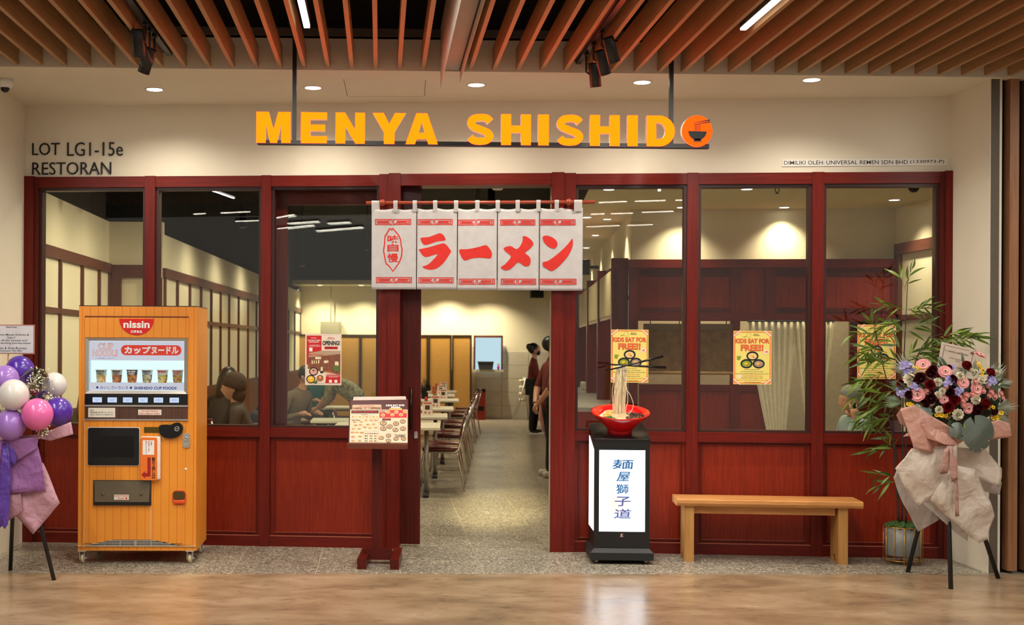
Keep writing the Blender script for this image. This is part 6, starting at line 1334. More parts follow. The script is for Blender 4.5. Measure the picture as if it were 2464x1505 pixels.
def chair(x, y, rz, label, group='maroon chairs along the aisle'):
    global chu
    if not chu: chu = True; ch0.location = (x, y, 0); ch0.rotation_euler = (0, 0, rz); ch0['label'] = label; ch0['group'] = group; return ch0
    return dup(ch0, (x, y, 0), rz, label, group)
ORD = ['nearest the doorway', 'second from the doorway', 'third from the doorway', 'fourth from the doorway', 'fifth from the doorway', 'sixth from the doorway', 'seventh from the doorway', 'eighth from the doorway', 'ninth from the doorway, deepest']
feet = [(1120, 1182), (1122.5, 1165), (1130, 1136), (1133.5, 1124), (1137, 1104), (1141, 1091), (1146.5, 1067), (1149.5, 1055), (1158, 1045)]
for i, p in enumerate(feet):
    q = onZ(*p); chair(q.x-.26, q.y+.20, R(-4), 'maroon chrome chair on the aisle side, %s' % ORD[i])
TOP = mat('table_laminate', (236, 228, 206), .35, var=.02); TEDGE = mat('table_edge', (150, 120, 84), .5)
def table(x0, x1, y0, y1, label, group, rz=0):
    t = thing('dining_table', label, 'table', ((x0+x1)/2, (y0+y1)/2, 0), rz, group); a, b = (x1-x0)/2, (y1-y0)/2
    m = MB(); m.box(-a, a, -b, b, .725, .75); m.mi = 1; m.box(-a+.002, a-.002, -b+.002, b-.002, .718, .725); m.build('tabletop', [TOP, TEDGE], t)
    MB().box(-a+.08, a-.08, -.03, .03, .69, .718).build('frame', BLACKM, t)
    for s in (-1, 1): MB().cyl((s*(a-.15), 0, .02), (s*(a-.15), 0, .70), .025, n=10).build('leg', STEEL, t); MB().box(s*(a-.15)-.03, s*(a-.15)+.03, -b+.06, b-.06, 0, .025).build('foot', BLACKM, t)
    return t
TR = [((1052, 1030), (1060, 1009.5)), ((1068, 1005), (1077, 988)), ((1082, 986), (1090, 971)), ((1097, 965), (1104, 955.5)), ((1108, 953), (1114, 946)), ((1112, 944), (1119, 940))]
tabs = []
for i, (n_, f_) in enumerate(TR):
    a = onZ(*n_, .75); b = onZ(*f_, .75); yn, yf = a.y, min(b.y, a.y+.95); xr = (a.x+b.x)/2-(.14 if i > 3 else 0)
    table(xr-1.15, xr, yn, yf, 'white topped table in the aisle row, %s' % ['nearest the doorway', 'second from the doorway', 'third from the doorway', 'fourth from the doorway', 'fifth from the doorway', 'deepest'][i], 'white tables along the aisle', R(-3)); tabs.append((xr, yn, yf))
MENU = mat('menu_card', (232, 222, 206), .5)
def cond(x, y, i):
    g = 'things on the aisle tables'; nm = ['first', 'second', 'third', 'fourth', 'fifth', 'sixth'][i]
    t = thing('menu_card', 'white and red folded menu card on the %s aisle table' % nm, 'menu card', (x, y, .7505), R(-6), g)
    MB().add([(-.065,-.04,0),(.065,-.04,0),(.065,.04,0),(-.065,.04,0),(-.06,-.012,.17),(.06,-.012,.17),(.06,.012,.17),(-.06,.012,.17)], BF, False).build('card', MENU, t)
    m = MB(); 
    def sl(x_, z_): return -.0408+.028*z_/.17
    m.mi = 0; m.flat([rect(-.05, .05, .14, .16)], 0, 0, sl).flat([circ(-.025, .035, .014)], 0, 0, sl).flat([circ(.025, .03, .012)], 0, 0, sl); m.mi = 1; m.flat([rect(-.03, .03, .07, .125)], 0, 0, sl); m.build('print', [mat('card_pink', (206, 84, 80), .5), mat('card_dark', (80, 40, 40), .5)], t, recalc=False)
    t = thing('sauce_bottle', 'red capped sauce bottle on the %s aisle table' % nm, 'bottle', (x-.13, y+.08, .7505), 0, g)
    MB().lathe([(.0001, 0), (.03, 0), (.032, .01), (.032, .08), (.02, .10), (.0001, .10)], 14).build('bottle', mat('sauce_glass', (150, 110, 60), .2), t); MB().lathe([(.0001, .10), (.022, .10), (.024, .112), (.016, .145), (.0001, .15)], 12).build('cap', REDI, t)
    t = thing('chopstick_box', 'black chopstick holder with dark utensils on the %s aisle table' % nm, 'holder', (x-.30, y+.12, .7505), R(10), g)
    MB().box(-.05, .05, -.04, .04, 0, .11).build('box', BLACKP, t)
    for k in range(5): MB().cyl((-.03+.012*k, 0, .10), (-.10+.03*k, .02, .23), .006, n=6).build('utensil', BLACKP, t)
for i, (xr, yn, yf) in enumerate(tabs): cond(xr-.25-.06*(i == 0), (yn+yf)/2-.02, i)
# tables and chairs behind the left windows
table(-.20, .40, 3.05, 3.65, 'white table in front of the person with a beanie', 'tables of the diners')
table(1.45, 2.05, 5.6, 6.2, 'white table behind the opening poster', 'tables of the diners'); table(1.40, 2.0, 8.7, 9.3, 'white table near the person in a floral shirt', 'tables of the diners')
chair(1.95, 6.6, R(180), 'maroon chair below the person in a floral shirt', 'chairs of the diners'); chair(2.35, 6.0, R(90), 'maroon chair behind the menu stand', 'chairs of the diners')

# ------------------------------------------------------------------ rear wall fittings
BAMB = mat('bamboo_screen', (176, 128, 58), .5, rgb2=(196, 150, 76), scale=30, stretch=(.2, 1, 14)); DFR = mat('dark_frame', (52, 38, 26), .4)
sr = thing('folding_screen', 'row of woven bamboo sliding panels along the rear wall', 'screen', (0, 0, 0))
yb_ = 19.0
def bx(px, Y=None): return onY(px, 900, 19.0)
rzb = math.atan2(18.95-19.62, 6.2)
pxs = [703, 790, 868, 955, 1032, 1088, 1136]
scr = thing('folding_screen', 'row of woven bamboo panels in dark frames along the rear wall', 'screen', (onY(703, 900, 19.3).x, 19.35, 0), rzb)
bpy.data.objects.remove(sr)
ztp = 1.615+(838-813)/FPX*28.2+.02
for i in range(len(pxs)-1):
    a = onY(pxs[i], 900, 19.2).x-scr.location.x; b = onY(pxs[i+1], 900, 19.1).x-scr.location.x
    o = MB().box(a+.03, b-.03, 0, .03, .05, ztp-.04).build('screen_panel', BAMB, scr); MB().box(a, a+.035, -.012, .04, 0, ztp).box(b-.035, b, -.012, .04, 0, ztp).box(a+.035, b-.035, -.012, .04, ztp-.04, ztp).box(a+.035, b-.035, -.012, .04, 0, .05).build('panel_frame', DFR, o)
# serving window in the rear wall
a = onY(1144, 813, 19.05); b = onY(1205, 890, 19.05)
sw = thing('serving_window', 'bright serving hatch with dark red frame in the rear wall', 'window', ((a.x+b.x)/2, 19.02, b.z), rzb)
w_, h_ = (b.x-a.x)/2, a.z-b.z
MB().box(-w_, w_, 0, .02, 0, h_).build('lit_backing', glow('hatch_blue_light', (196, 226, 236), .95), sw)
MB().box(-w_-.04, -w_, -.06, .02, -.02, h_+.05).box(w_, w_+.04, -.06, .02, -.02, h_+.05).box(-w_-.04, w_+.04, -.06, .02, h_, h_+.05).build('frame', BROWN, sw); MB().box(-w_-.06, w_+.06, -.14, .02, -.05, 0).build('sill', mat('sill_cream', (214, 204, 176), .5), sw)
t = thing('plastic_tub', 'dark grey tub on the sill of the serving hatch', 'tub', (sw.location.x-.02, 18.90, b.z+.0005), rzb)
MB().add([(-.19,-.06,0),(.11,-.06,0),(.11,.06,0),(-.19,.06,0),(-.22,-.07,.18),(.13,-.07,.18),(.13,.07,.18),(-.22,.07,.18)], BF, False).build('tub', mat('tub_grey', (70, 74, 76), .5), t); MB().box(-.23, .14, -.078, .078, .165, .18).build('rim', mat('tub_grey2', (62, 66, 68), .5), t)
t = thing('grass_sprig', 'small bright green plant beside the grey tub', 'plant', (sw.location.x+.215, 18.885, b.z+.0005))
MB().lathe([(.0001, 0), (.025, 0), (.03, .1), (.0001, .1)], 10).build('pot', mat('pink_pot', (206, 70, 170), .5), t)
for i in range(9):
    v, f = leafpoly(.075, .009, 5, .5); m = MB().add(v, f, True); m.xf(0, Matrix.Translation((0, 0, .09)) @ Matrix.Rotation(i*.7, 4, 'Z') @ Matrix.Rotation(R(-62-6*(i % 3)), 4, 'Y')); m.build('blade', mat('bright_green', (110, 190, 60), .5), t, recalc=False)
# tile dado of the rear wall, right of the screen
DT = mat('dado_tile', (206, 198, 176), .4, var=.04)
x0 = onY(1146, 950, 19.0).x; x1 = onY(1335, 950, 19.0).x; zt = onY(1250, 847, 19.0).z
for i in range(3):
    for j in range(5):
        w = (x1-x0)/3; hgt = zt/5; xx = x0+i*w; yw = 19.62+(xx+w/2-.4)*(18.95-19.62)/6.2
        MB().box(-w/2+.003, w/2-.003, -.012, .01, .003, hgt-.003).build('tile', DT, bw, (xx+w/2, yw-.004, j*hgt), rz=rzb)
q = onY(1395, 700, 18.8)
t = thing('wall_speaker', 'black speaker high on the rear wall by the doorway', 'speaker', (onY(1293, 708, 18.7).x, 18.75, onY(1293, 717, 18.7).z)); MB().box(-.14, .14, -.06, .15, 0, .24).build('cabinet', BLACKP, t); MB().box(-.12, .12, -.066, -.06, .02, .22).build('grille', mat('speaker_grille', (30, 30, 32), .8), t)
t = thing('distribution_box', 'grey metal box high on the rear wall behind the opening poster', 'box', (onY(795, 805, 19.4).x, 19.30, onY(795, 812, 19.4).z+.055), rzb); MB().box(-.22, .22, 0, .2, 0, .29).build('cabinet', mat('box_grey', (150, 144, 124), .5), t); MB().box(-.20, .20, -.006, 0, .02, .27).build('lid', mat('box_grey2', (156, 150, 130), .5), t)
MB().cyl((-.0, .08, .29), (-.0, .08, 1.1), .012, n=6).build('conduit', mat('box_grey', (150, 144, 124), .5), t)
q = onZ(1155, 1010); t = thing('red_crate', 'red and black crate on the floor at the rear wall', 'crate', (q.x, q.y-.12, 0), 0)
MB().box(-.10, .10, -.1, .1, 0, .62).build('box', mat('crate_red', (150, 40, 20), .5), t); MB().box(-.105, .105, -.105, .105, .62, .68).build('lid', BLACKP, t); MB().box(-.06, .06, -.108, -.1, .2, .3).build('label', BLACKP, t)
q = onZ(1243, 1010); t = thing('high_chair_stack', 'stack of pale folded high chairs leaning by the rear wall', 'high chair', (q.x+.05, q.y-.3, 0))
for s in (-1, 1): MB().tube([(-.14, s*.2, 0), (.10, s*.18, .95)], .014, 8).build('leg', STEEL, t)
for i in range(4): MB().rbox(-.02, .16, -.17, .17, .42+i*.14, .47+i*.14, .015).build('seat', mat('pale_plastic', (220, 208, 180), .5), t)
for s in (-1, 1): MB().tube([(.2, s*.2, 0), (.10, s*.18, .95)], .014, 8).build('leg', STEEL, t)

# ------------------------------------------------------------------ kitchen side fittings
krz = math.atan2(K1[1]-K0[1], K1[0]-K0[0])
def KP(px, py, off=.0):
    x, z = local(px, py, (*K0, 0), krz, -off); return x, z
a = KP(1548, 895, .05); b = KP(1762, 780, .05)
t = thing('bamboo_blind', 'brown woven roll blind hanging in the kitchen opening', 'blind', (*K0, 0), krz)
MB().box(a[0], b[0], -.03, -.022, a[1], b[1]).build('woven_sheet', mat('blind_weave', (132, 98, 54), .8, rgb2=(176, 138, 84), scale=40, stretch=(1, 1, 14)), t)
m = MB()
for i in range(60): m.cyl((a[0], -.034, a[1]+(b[1]-a[1])*i/60), (b[0], -.034, a[1]+(b[1]-a[1])*i/60), .0028, n=4)
o = m.build('slats', mat('blind_slat', (156, 118, 66), .7, rgb2=(116, 84, 44), scale=15), t); o['kind'] = 'stuff'
MB().cyl((a[0]-.01, -.035, a[1]-.01), (b[0]+.01, -.035, a[1]-.01), .016, n=10).build('rolled_end', mat('blind_roll', (150, 116, 66), .7), t); MB().box(a[0], b[0], -.05, -.02, b[1]-.06, b[1]).build('pelmet', mat('blind_dark', (92, 70, 40), .8), t)
for px in (1565, 1635, 1748): x = KP(px, 775, .05)[0]; MB().tube([(x, -.04, b[1]), (x, -.045, b[1]+.03), (x, -.03, b[1]+.045)], .005, 6).build('hook', BLACKM, t)
CUR = mat('linen_curtain', (226, 214, 184), .8, bump=.1, bscale=300)
t = thing('kitchen_curtain', 'cream gathered curtain parted in the middle in the kitchen doorway', 'curtain', (*K0, 0), krz)
for px0, px1, pb0, pb1 in ((1800, 1912, 1850, 1888), (1908, 2006, 1945, 1962)):
    xt0, zt_ = KP(px0, 775, .03); xt1, _ = KP(px1, 775, .03); xb0 = KP(pb0, 1040, .03)[0]; xb1 = KP(pb1, 1040, .03)[0]
    def fn(s, u, xt0=xt0, xt1=xt1, xb0=xb0, xb1=xb1, zt_=zt_): 
        k = u**1.3; x = (xt0+(xt1-xt0)*s)*(1-k)+(xb0+(xb1-xb0)*s)*k; return (x, -.05+.014*math.sin(s*46)*(1-.5*u), zt_-(zt_-.70)*u)
    o = MB().grid(fn, 70, 16).build('curtain_half', CUR, t, recalc=False); md = o.modifiers.new('s', 'SOLIDIFY'); md.thickness = .002
xr0, zr_ = KP(1798, 774, .05); xr1, _ = KP(2006, 774, .05); MB().cyl((xr0, -.05, zr_+.004), (xr1, -.05, zr_+.004), .008, n=8).build('rod', BLACKM, t)
# hanging menu boards and lit sign along the aisle
rza = math.atan2(A1[1]-A0[1], A1[0]-A0[0])
def AB(px, py): return local(px, py, (*A0, 0), rza, .07)
for px0, px1, py0, py1, nm, strips in ((1447, 1467, 690, 745, 'red and cream menu board nearest the corner, above the aisle counter', 0), (1421, 1437, 695, 765, 'row of white menu strips above the aisle counter', 6), (1399, 1412, 705, 770, 'second row of white menu strips, deeper above the counter', 6), (1384, 1394, 715, 775, 'red menu board deepest above the aisle counter', 0)):
    pa_, pz_ = AB(px1, py1); pb_, pz2 = AB(px0, py0); xa, xb = min(pa_, pb_), max(pa_, pb_)
    t = thing('menu_board', nm, 'menu board', (*A0, 0), rza); zlo, zhi = 2.0, 2.34
    if strips:
        for k in range(strips): x = xa+(xb-xa)*(k+.5)/strips; w = (xb-xa)/strips*.38; o = MB().box(x-w, x+w, .062, .072, zlo, zhi).build('strip', WHI, t)
    else: MB().box(xa, xb, .062, .072, zlo, zhi).build('board', mat('board_red', (176, 60, 36), .5, rgb2=(216, 140, 90), scale=16), t)
t = thing('lit_wall_sign', 'small black box sign with one bright face under the header beam', 'sign', (4.66, 3.62, 2.03), 0)
MB().box(-.10, -.02, -.07, .07, 0, .16).build('housing', BLACKP, t); MB().box(-.10, -.03, -.073, -.07, .01, .15).build('lit_face', glow('cool_sign', (214, 236, 255), 3.0), t); MB().box(-.03, .13, -.02, .02, .06, .10).build('bracket', BLACKM, t)
def counter_item(name, label, cat, px, py, build):
    q = onZ(px, py, 1.02); t = thing(name, label, cat, (q.x+.0, q.y, 1.0205)); build(t); return t
def bottle_b(t): MB().lathe([(.0001, 0), (.05, 0), (.055, .03), (.045, .12), (.02, .18), (.02, .2), (.0001, .2)], 14).build('bottle', mat('pale_blue', (150, 176, 200), .4), t); MB().ball((-.02, 0, .22), .055, .04, .03, 12, 8).build('cap', mat('cream_cap', (226, 214, 190), .5), t)
counter_item('spray_bottle', 'pale blue bottle with cream top on the kitchen counter', 'bottle', 1428, 925, bottle_b)
counter_item('serving_pot', 'steel pot with black handle on the kitchen counter', 'pot', 1415, 940, lambda t: (MB().lathe([(.0001, 0), (.10, 0), (.11, .02), (.11, .10), (.10, .12), (.0001, .12)], 20).build('pot', STEEL, t), MB().tube([(.1, 0, .1), (.2, -.05, .16), (.28, -.06, .15)], .018, 8).build('handle', BLACKP, t)))

# ================================================================== people
SKIN = mat('skin', (206, 152, 122), .5, var=.03); HAIRB = mat('black_hair', (22, 18, 17), .4); HAIRG = mat('grey_hair', (112, 110, 106), .5, rgb2=(160, 158, 152), scale=60, stretch=(4, 4, 1)); HAIRN = mat('brown_hair', (60, 40, 26), .45)
def head(m, c, yaw, s=1.0, nose=1.0, tilt=0, skin=0):
    """head about 0.23 high, looking along +x turned by yaw"""
    b = len(m.v); nu, nv = 28, 20; vs = []; m.mi = skin
    for i in range(nv+1):
        t = math.pi*i/nv
        for j in range(nu):
            a = 2*math.pi*j/nu; x, y, z = math.sin(t)*math.cos(a), math.sin(t)*math.sin(a), -math.cos(t)
            f = max(0, x); X = x*.098; Y = y*.077; Z = z*.118
            if z < 0: X *= 1-.10*abs(z); Y *= 1-.25*z*z; X += .016*f*(-z)            # jaw and chin
            if x > .55 and abs(y) < .3: X += .020*nose*math.exp(-((z+.16)/.16)**2-(y/.16)**2)   # nose
            if x > .4: X += .006*math.exp(-((z-.16)/.10)**2); X -= .006*math.exp(-((z-.02)/.08)**2-((abs(y)-.33)/.16)**2)  # brow, eye sockets
            if x > .6: X += .006*math.exp(-((z+.50)/.06)**2-(y/.25)**2)-.004*math.exp(-((z+.56)/.03)**2); X += .006*math.exp(-((z+.82)/.10)**2)  # lips, chin
            vs.append((X, Y, Z))
    m.add(vs, [(i*nu+j, i*nu+(j+1) % nu, (i+1)*nu+(j+1) % nu, (i+1)*nu+j) for i in range(nv) for j in range(nu)], True)
    for sy in (-1, 1):
        m.ball((-.008, sy*.078, -.012), .022, .010, .032, 12, 8, Matrix.Rotation(.25, 4, 'Y'))
        m.mi = skin+1; m.ball((.079, sy*.030, .004), .010, .013, .007, 10, 6); m.mi = skin
    m.xf(b, Matrix.Translation(c) @ Matrix.Rotation(yaw, 4, 'Z') @ Matrix.Rotation(tilt, 4, 'Y') @ Matrix.Scale(s, 4))
def hand(m, wrist, d, up, s=1.0, curl=.5):
    """palm and five fingers growing from the wrist along d; up is the back of the hand"""
    d = Vector(d).normalized(); up = Vector(up); up = (up-d*up.dot(d)).normalized(); side = d.cross(up); w = Vector(wrist)
    m.tube([w-d*.03*s, w+d*.01*s, w+d*.05*s, w+d*.085*s], [.022*s, .026*s, .034*s, .030*s], 10)
    for k, (o, L_) in enumerate(((-.026, .066), (-.009, .076), (.009, .072), (.025, .056))):
        p = w+d*.075*s+side*o*s; q = p+(d*math.cos(curl*.6)-up*math.sin(curl*.6))*L_*.5*s; r = q+(d*math.cos(curl*1.5)-up*math.sin(curl*1.5))*L_*.5*s
        m.tube([p, q, r], [.0095*s, .0085*s, .0065*s], 7)
    p = w+d*.02*s-side*.026*s; q = p+(d*.6-side*.8).normalized()*.04*s; m.tube([p, q, q+(d*.9-side*.2-up*.3).normalized()*.03*s], [.011*s, .010*s, .008*s], 7)
def person(label, loc, rz, J, E_, mats, extra=None, group=None, kids=()):
    """J name -> (x,y,z,r); E_ (a,b,material); body grown with a skin modifier into one surface"""
    names = list(J); me = bpy.data.meshes.new('b'); me.from_pydata([J[n][:3] for n in names], [(names.index(a), names.index(b)) for a, b, _ in E_], [])
    ob = bpy.data.objects.new('b', me); C.objects.link(ob); ob.modifiers.new('k', 'SKIN')
    for i, n in enumerate(names):
        r = J[n][3]; me.skin_vertices[0].data[i].radius = r if isinstance(r, tuple) else (r, r); me.skin_vertices[0].data[i].use_root = (n == 'pelvis')
    sb_ = ob.modifiers.new('s', 'SUBSURF'); sb_.levels = 2; sb_.render_levels = 2
    ev = bpy.data.meshes.new_from_object(ob.evaluated_get(bpy.context.evaluated_depsgraph_get())); m = MB(); rad = lambda n: (sum(J[n][3])/2 if isinstance(J[n][3], tuple) else J[n][3]); segs = [(Vector(J[a][:3]), Vector(J[b][:3]), k, rad(a), rad(b)) for a, b, k in E_]
    vs = [q.co.copy() for q in ev.vertices]
    for p in ev.polygons:
        c = p.center; best, bk = 9, 0
        for a, b, k, ra, rb_ in segs:
            d = b-a; t = max(0, min(1, (c-a).dot(d)/max(d.length_squared, 1e-9))); dist = (a+d*t-c).length-(ra+(rb_-ra)*t)
            if dist < best: best, bk = dist, k
        m.m.append(bk); m.s.append(True); m.f.append(list(p.vertices))
    m.v = [tuple(q) for q in vs]; bpy.data.objects.remove(ob); bpy.data.meshes.remove(ev)
    if extra: extra(m)
    root = thing('person', label, 'person', loc, rz, group); m.build('body', mats, root)
    for nm, fn, mm in kids:
        k = MB(); fn(k); k.build(nm, mm, root)
    return root
EYE = mat('eye_dark', (40, 28, 24), .2)
def standing(h=1.6, shirt=0, trou=1, skin=2, arms='front', shoe=3, lean=0):
    k = h/1.65
    J = {'pelvis': (0, 0, .92*k, (.13, .155)), 'waist': (.01, 0, 1.05*k, (.105, .135)), 'chest': (.0+lean, 0, 1.26*k, (.115, .155)), 'neckb': (0+lean*1.3, 0, 1.41*k, (.06, .07)), 'neck': (.015+lean*1.4, 0, 1.46*k, .05), 'nucha': (.025+lean*1.5, 0, 1.56*k, .048)}
    E_ = [('pelvis', 'waist', shirt), ('waist', 'chest', shirt), ('chest', 'neckb', shirt), ('neckb', 'neck', skin), ('neck', 'nucha', skin)]
    for s, n in ((-1, 'r'), (1, 'l')):
        J['hip'+n] = (0, s*.09, .86*k, .10); J['knee'+n] = (.02+.03*s, s*.10, .47*k, .075); J['ank'+n] = (-.01+.03*s, s*.10, .09*k, .055); J['heel'+n] = (.0+.03*s, s*.10, .045, .042); J['toe'+n] = (.14+.03*s, s*.115, .035, .034)
        E_ += [('pelvis', 'hip'+n, trou), ('hip'+n, 'knee'+n, trou), ('knee'+n, 'ank'+n, trou), ('ank'+n, 'heel'+n, shoe), ('heel'+n, 'toe'+n, shoe)]
        J['sh'+n] = (0+lean, s*.175, 1.36*k, .058)
        if arms == 'front': J['el'+n] = (.07, s*.21, 1.10*k, .047); J['wr'+n] = (.30, s*.14, 1.10*k, .030)
        else: J['el'+n] = (-.10, s*.23, 1.08*k, .047); J['wr'+n] = (-.19, s*.05, .88*k, .030)
        E_ += [('chest', 'sh'+n, shirt), ('sh'+n, 'el'+n, shirt), ('el'+n, 'wr'+n, shirt if arms == 'front' else skin)]
    return J, E_
SHM = mat('maroon_shirt', (110, 40, 32), .8, var=.1); TRB = mat('black_trousers', (18, 18, 20), .8); SHOEB = mat('black_shoe', (22, 22, 24), .6); SHOEW = mat('pale_shoe', (190, 180, 164), .6)
# server standing at the rear with a face mask
q = onZ(1283, 1044); J, E_ = standing(1.60); hz = 1.555
def ex(m): head(m, (.03, 0, hz), 0, .95, tilt=.25, skin=2); [hand(m, (.30, s*.14, 1.067), (1, -s*.3, .1), (0, 0, 1)) for s in (-1, 1)]
person('server in maroon shirt, black apron and face mask standing deep in the aisle', (q.x, q.y, 0), R(-5), J, E_, [SHM, TRB, SKIN, SHOEB, EYE] if False else [SHM, TRB, SKIN, EYE, SHOEB], lambda m: (ex(m)), kids=[
    ('hair', lambda k: (k.ball((-.008, 0, hz+.03), .108, .09, .105, 18, 12), k.ball((-.09, 0, hz+.06), .05, .05, .06, 12, 8)), HAIRB),
    ('face_mask', lambda k: k.ball((.085, 0, hz-.05), .045, .068, .052, 14, 10), BLACKP),
    ('apron', lambda k: (k.lathe([(.150, .72), (.158, .85), (.152, .98), (.140, 1.02)], 24, (.0, 0, 0)),), TRB),
    ('shoe_soles', lambda k: (k.box(-.06, .21, -.15, -.06, 0, .02), k.box(.0, .24, .06, .155, 0, .02)), WHITE)])
# colleague half hidden behind the door post, hands clasped behind
J, E_ = standing(1.68, arms='back'); q = onZ(1322, 1149)
def ex2(m): head(m, (.03, 0, 1.63), 0, 1, skin=2); hand(m, (-.185, .04, .885), (-.3, -.6, -.7), (-1, 0, .2), 1, .9); hand(m, (-.19, -.04, .90), (-.2, .6, -.8), (-1, 0, .2), 1, .9)
person('colleague in maroon shirt with hands clasped behind, half hidden by the door post', (q.x+.02, q.y+.05, 0), R(12), J, E_, [SHM, TRB, SKIN, EYE, SHOEW] if False else [SHM, TRB, SKIN, EYE, SHOEB], ex2, kids=[
    ('hair', lambda k: k.ball((-.012, 0, 1.655), .108, .09, .10, 18, 12), HAIRB), ('wristband', lambda k: k.lathe([(.034, -.008), (.036, 0), (.034, .008)], 14, (-.175, .075, .925)), BLACKP),
    ('sneaker', lambda k: (k.rbox(-.10, .20, .075, .19, 0, .08, .025), ), SHOEW), ('sneaker', lambda k: k.rbox(-.14, .15, -.175, -.07, 0, .08, .025), SHOEW)])
def seated(h=1.30, lean=.05, shirt=0, trou=1, skin=2, arms=((.28, .14, .80), (.28, -.14, .80)), elbows=None):
    k = (h-.45)/.85; z = lambda v: .47+(v)*k
    J = {'pelvis': (0, 0, .625, (.13, .15)), 'waist': (.02, 0, z(.22), (.115, .145)), 'chest': (.03+lean, 0, z(.43), (.12, .165)), 'neckb': (.03+lean*1.5, 0, z(.575), (.06, .07)), 'neck': (.045+lean*1.7, 0, z(.63), .05), 'nucha': (.055+lean*1.8, 0, z(.73), .048)}
    E_ = [('pelvis', 'waist', shirt), ('waist', 'chest', shirt), ('chest', 'neckb', shirt), ('neckb', 'neck', skin), ('neck', 'nucha', skin)]
    for i, (s, n) in enumerate(((1, 'l'), (-1, 'r'))):
        J['hip'+n] = (.06, s*.10, .585, .09); J['knee'+n] = (.44, s*.12, .56, .070); J['ank'+n] = (.42, s*.12, .09, .05); J['toe'+n] = (.55, s*.13, .035, .036)
        E_ += [('pelvis', 'hip'+n, trou), ('hip'+n, 'knee'+n, trou), ('knee'+n, 'ank'+n, trou), ('ank'+n, 'toe'+n, 3 if False else trou)]
        J['sh'+n] = (.03+lean*1.2, s*.18, z(.53), .062); e = (elbows or ((.10, .25, z(.24)), (.10, -.25, z(.24))))[i]; J['el'+n] = (*e, .048); J['wr'+n] = (*arms[i], .03)
        E_ += [('chest', 'sh'+n, shirt), ('sh'+n, 'el'+n, shirt), ('el'+n, 'wr'+n, shirt if i else shirt)]
    return J, E_, (.065+lean*1.9, 0, z(.735))
def sit_person(label, loc, rz, mats, hairfn, hairm, h=1.30, lean=.05, arms=((.30, .14, .80), (.30, -.14, .80)), elbows=None, htilt=0, nose=1, more=(), hands=True):
    chair(loc[0], loc[1], rz+math.pi, 'maroon chair under the '+' '.join(label.split(',')[0].split()[:8]), 'chairs of the diners')
    J, E_, hc = seated(h, lean, arms=arms, elbows=elbows)
    def ex(m):
        head(m, hc, 0, 1, nose, htilt, skin=2); m.mi = 2
        if hands:
            for a, s in ((arms[0], 1), (arms[1], -1)): hand(m, a, (.9, -s*.2, .1) if a[2] < 1 else (.05, -.1, 1), (0, 0, 1) if a[2] < 1 else (.3, 1, 0))
    return person(label, loc, rz, J, E_, mats+[SKIN, EYE], ex, kids=[('hair', lambda k: hairfn(k, Vector(hc)), hairm)]+[(n, (lambda k, f=f: f(k, Vector(hc))), mm) for n, f, mm in more])
# diner with a beanie, in profile
OLV = mat('dark_olive_jacket', (44, 34, 22), .8, var=.1)
q = onY(578, 935, 3.2)
def beanie(k, c):
    for i in range(1): k.lathe([(.112, -.015), (.117, .0), (.116, .03), (.106, .075), (.080, .115), (.045, .138), (.0001, .143)], 22, (0, 0, 0))
    k.xf(0, Matrix.Translation(c+Vector((-.016, 0, .015))) @ Matrix.Rotation(R(-16), 4, 'Y')); b = len(k.v); k.ball((0, 0, 0), .075, .082, .10, 16, 10); k.xf(b, Matrix.Translation(c+Vector((-.055, 0, -.05))))
sit_person('diner in dark olive jacket and beanie, seen in profile behind the window', (q.x+.05, 3.2, 0), R(180), [OLV, TRB], beanie, mat('beanie_knit', (46, 34, 22), .9, bump=.3, bscale=200), h=1.30, lean=.03)
q = onY(522, 930, 4.9)
def longhair(k, c): k.ball(c+Vector((-.012, 0, .02)), .112, .096, .12, 18, 12); k.tube([c+Vector((-.05, 0, .02)), c+Vector((-.09, 0, -.12)), c+Vector((-.09, 0, -.30)), c+Vector((-.07, 0, -.42))], [.085, .095, .09, .04], 14)
sit_person('long haired diner in black seen from behind beside the vending machine', (q.x-.02, 4.95, 0), R(55), [mat('black_top', (26, 25, 26), .8), mat('tan_skirt', (96, 80, 60), .8)], longhair, HAIRB, h=1.34, lean=.08)
q = onY(712, 900, 6.3)
def shorthair(k, c): k.ball(c+Vector((-.015, 0, .028)), .107, .092, .098, 18, 12)
sit_person('diner in grey leaning on a table, blurred behind the glass', (q.x-.1, 6.4, 0), R(-35), [mat('grey_tee', (120, 100, 84), .8), mat('olive_trousers', (92, 84, 40), .8)], shorthair, HAIRB, h=1.36, lean=.12)
sit_person('second diner in teal behind the opening poster', (q.x-.05, 10.1, 0), R(-50), [mat('teal_tee', (44, 110, 112), .8), TRB], shorthair, HAIRB, h=1.36, lean=.08)
q = onY(160, 960, 3.3)
sit_person('brown haired diner partly hidden between balloons and vending machine', (-.38, 2.4, 0), R(85), [mat('khaki_top', (96, 86, 54), .8), TRB], longhair, HAIRN, h=1.24, lean=.04)
# grey haired man on the phone, right window
q = onY(2045, 965, 2.1)
sit_person('grey haired man in pale blue shirt holding a phone to his face', (q.x+.10, 2.1, 0), R(188), [mat('pale_shirt', (150, 166, 164), .8, var=.04), TRB], lambda k, c: (k.ball(c+Vector((-.014, 0, .046)), .106, .09, .09, 18, 12), k.ball(c+Vector((-.05, 0, -.01)), .08, .088, .08, 16, 10)), HAIRG, h=1.25, lean=.02, htilt=.05,
    arms=((.135, .135, 1.005), (.30, -.15, .80)), elbows=((.24, .20, .76), (.10, -.25, .72)), more=[('phone', lambda k, c: k.rbox(c.x+.03, c.x+.045, .085, .155, c.z-.14, c.z-.02, .005), BLACKP)])
table(5.25, 6.05, 1.75, 2.35, 'dark topped table of the grey haired man', 'tables of the diners')
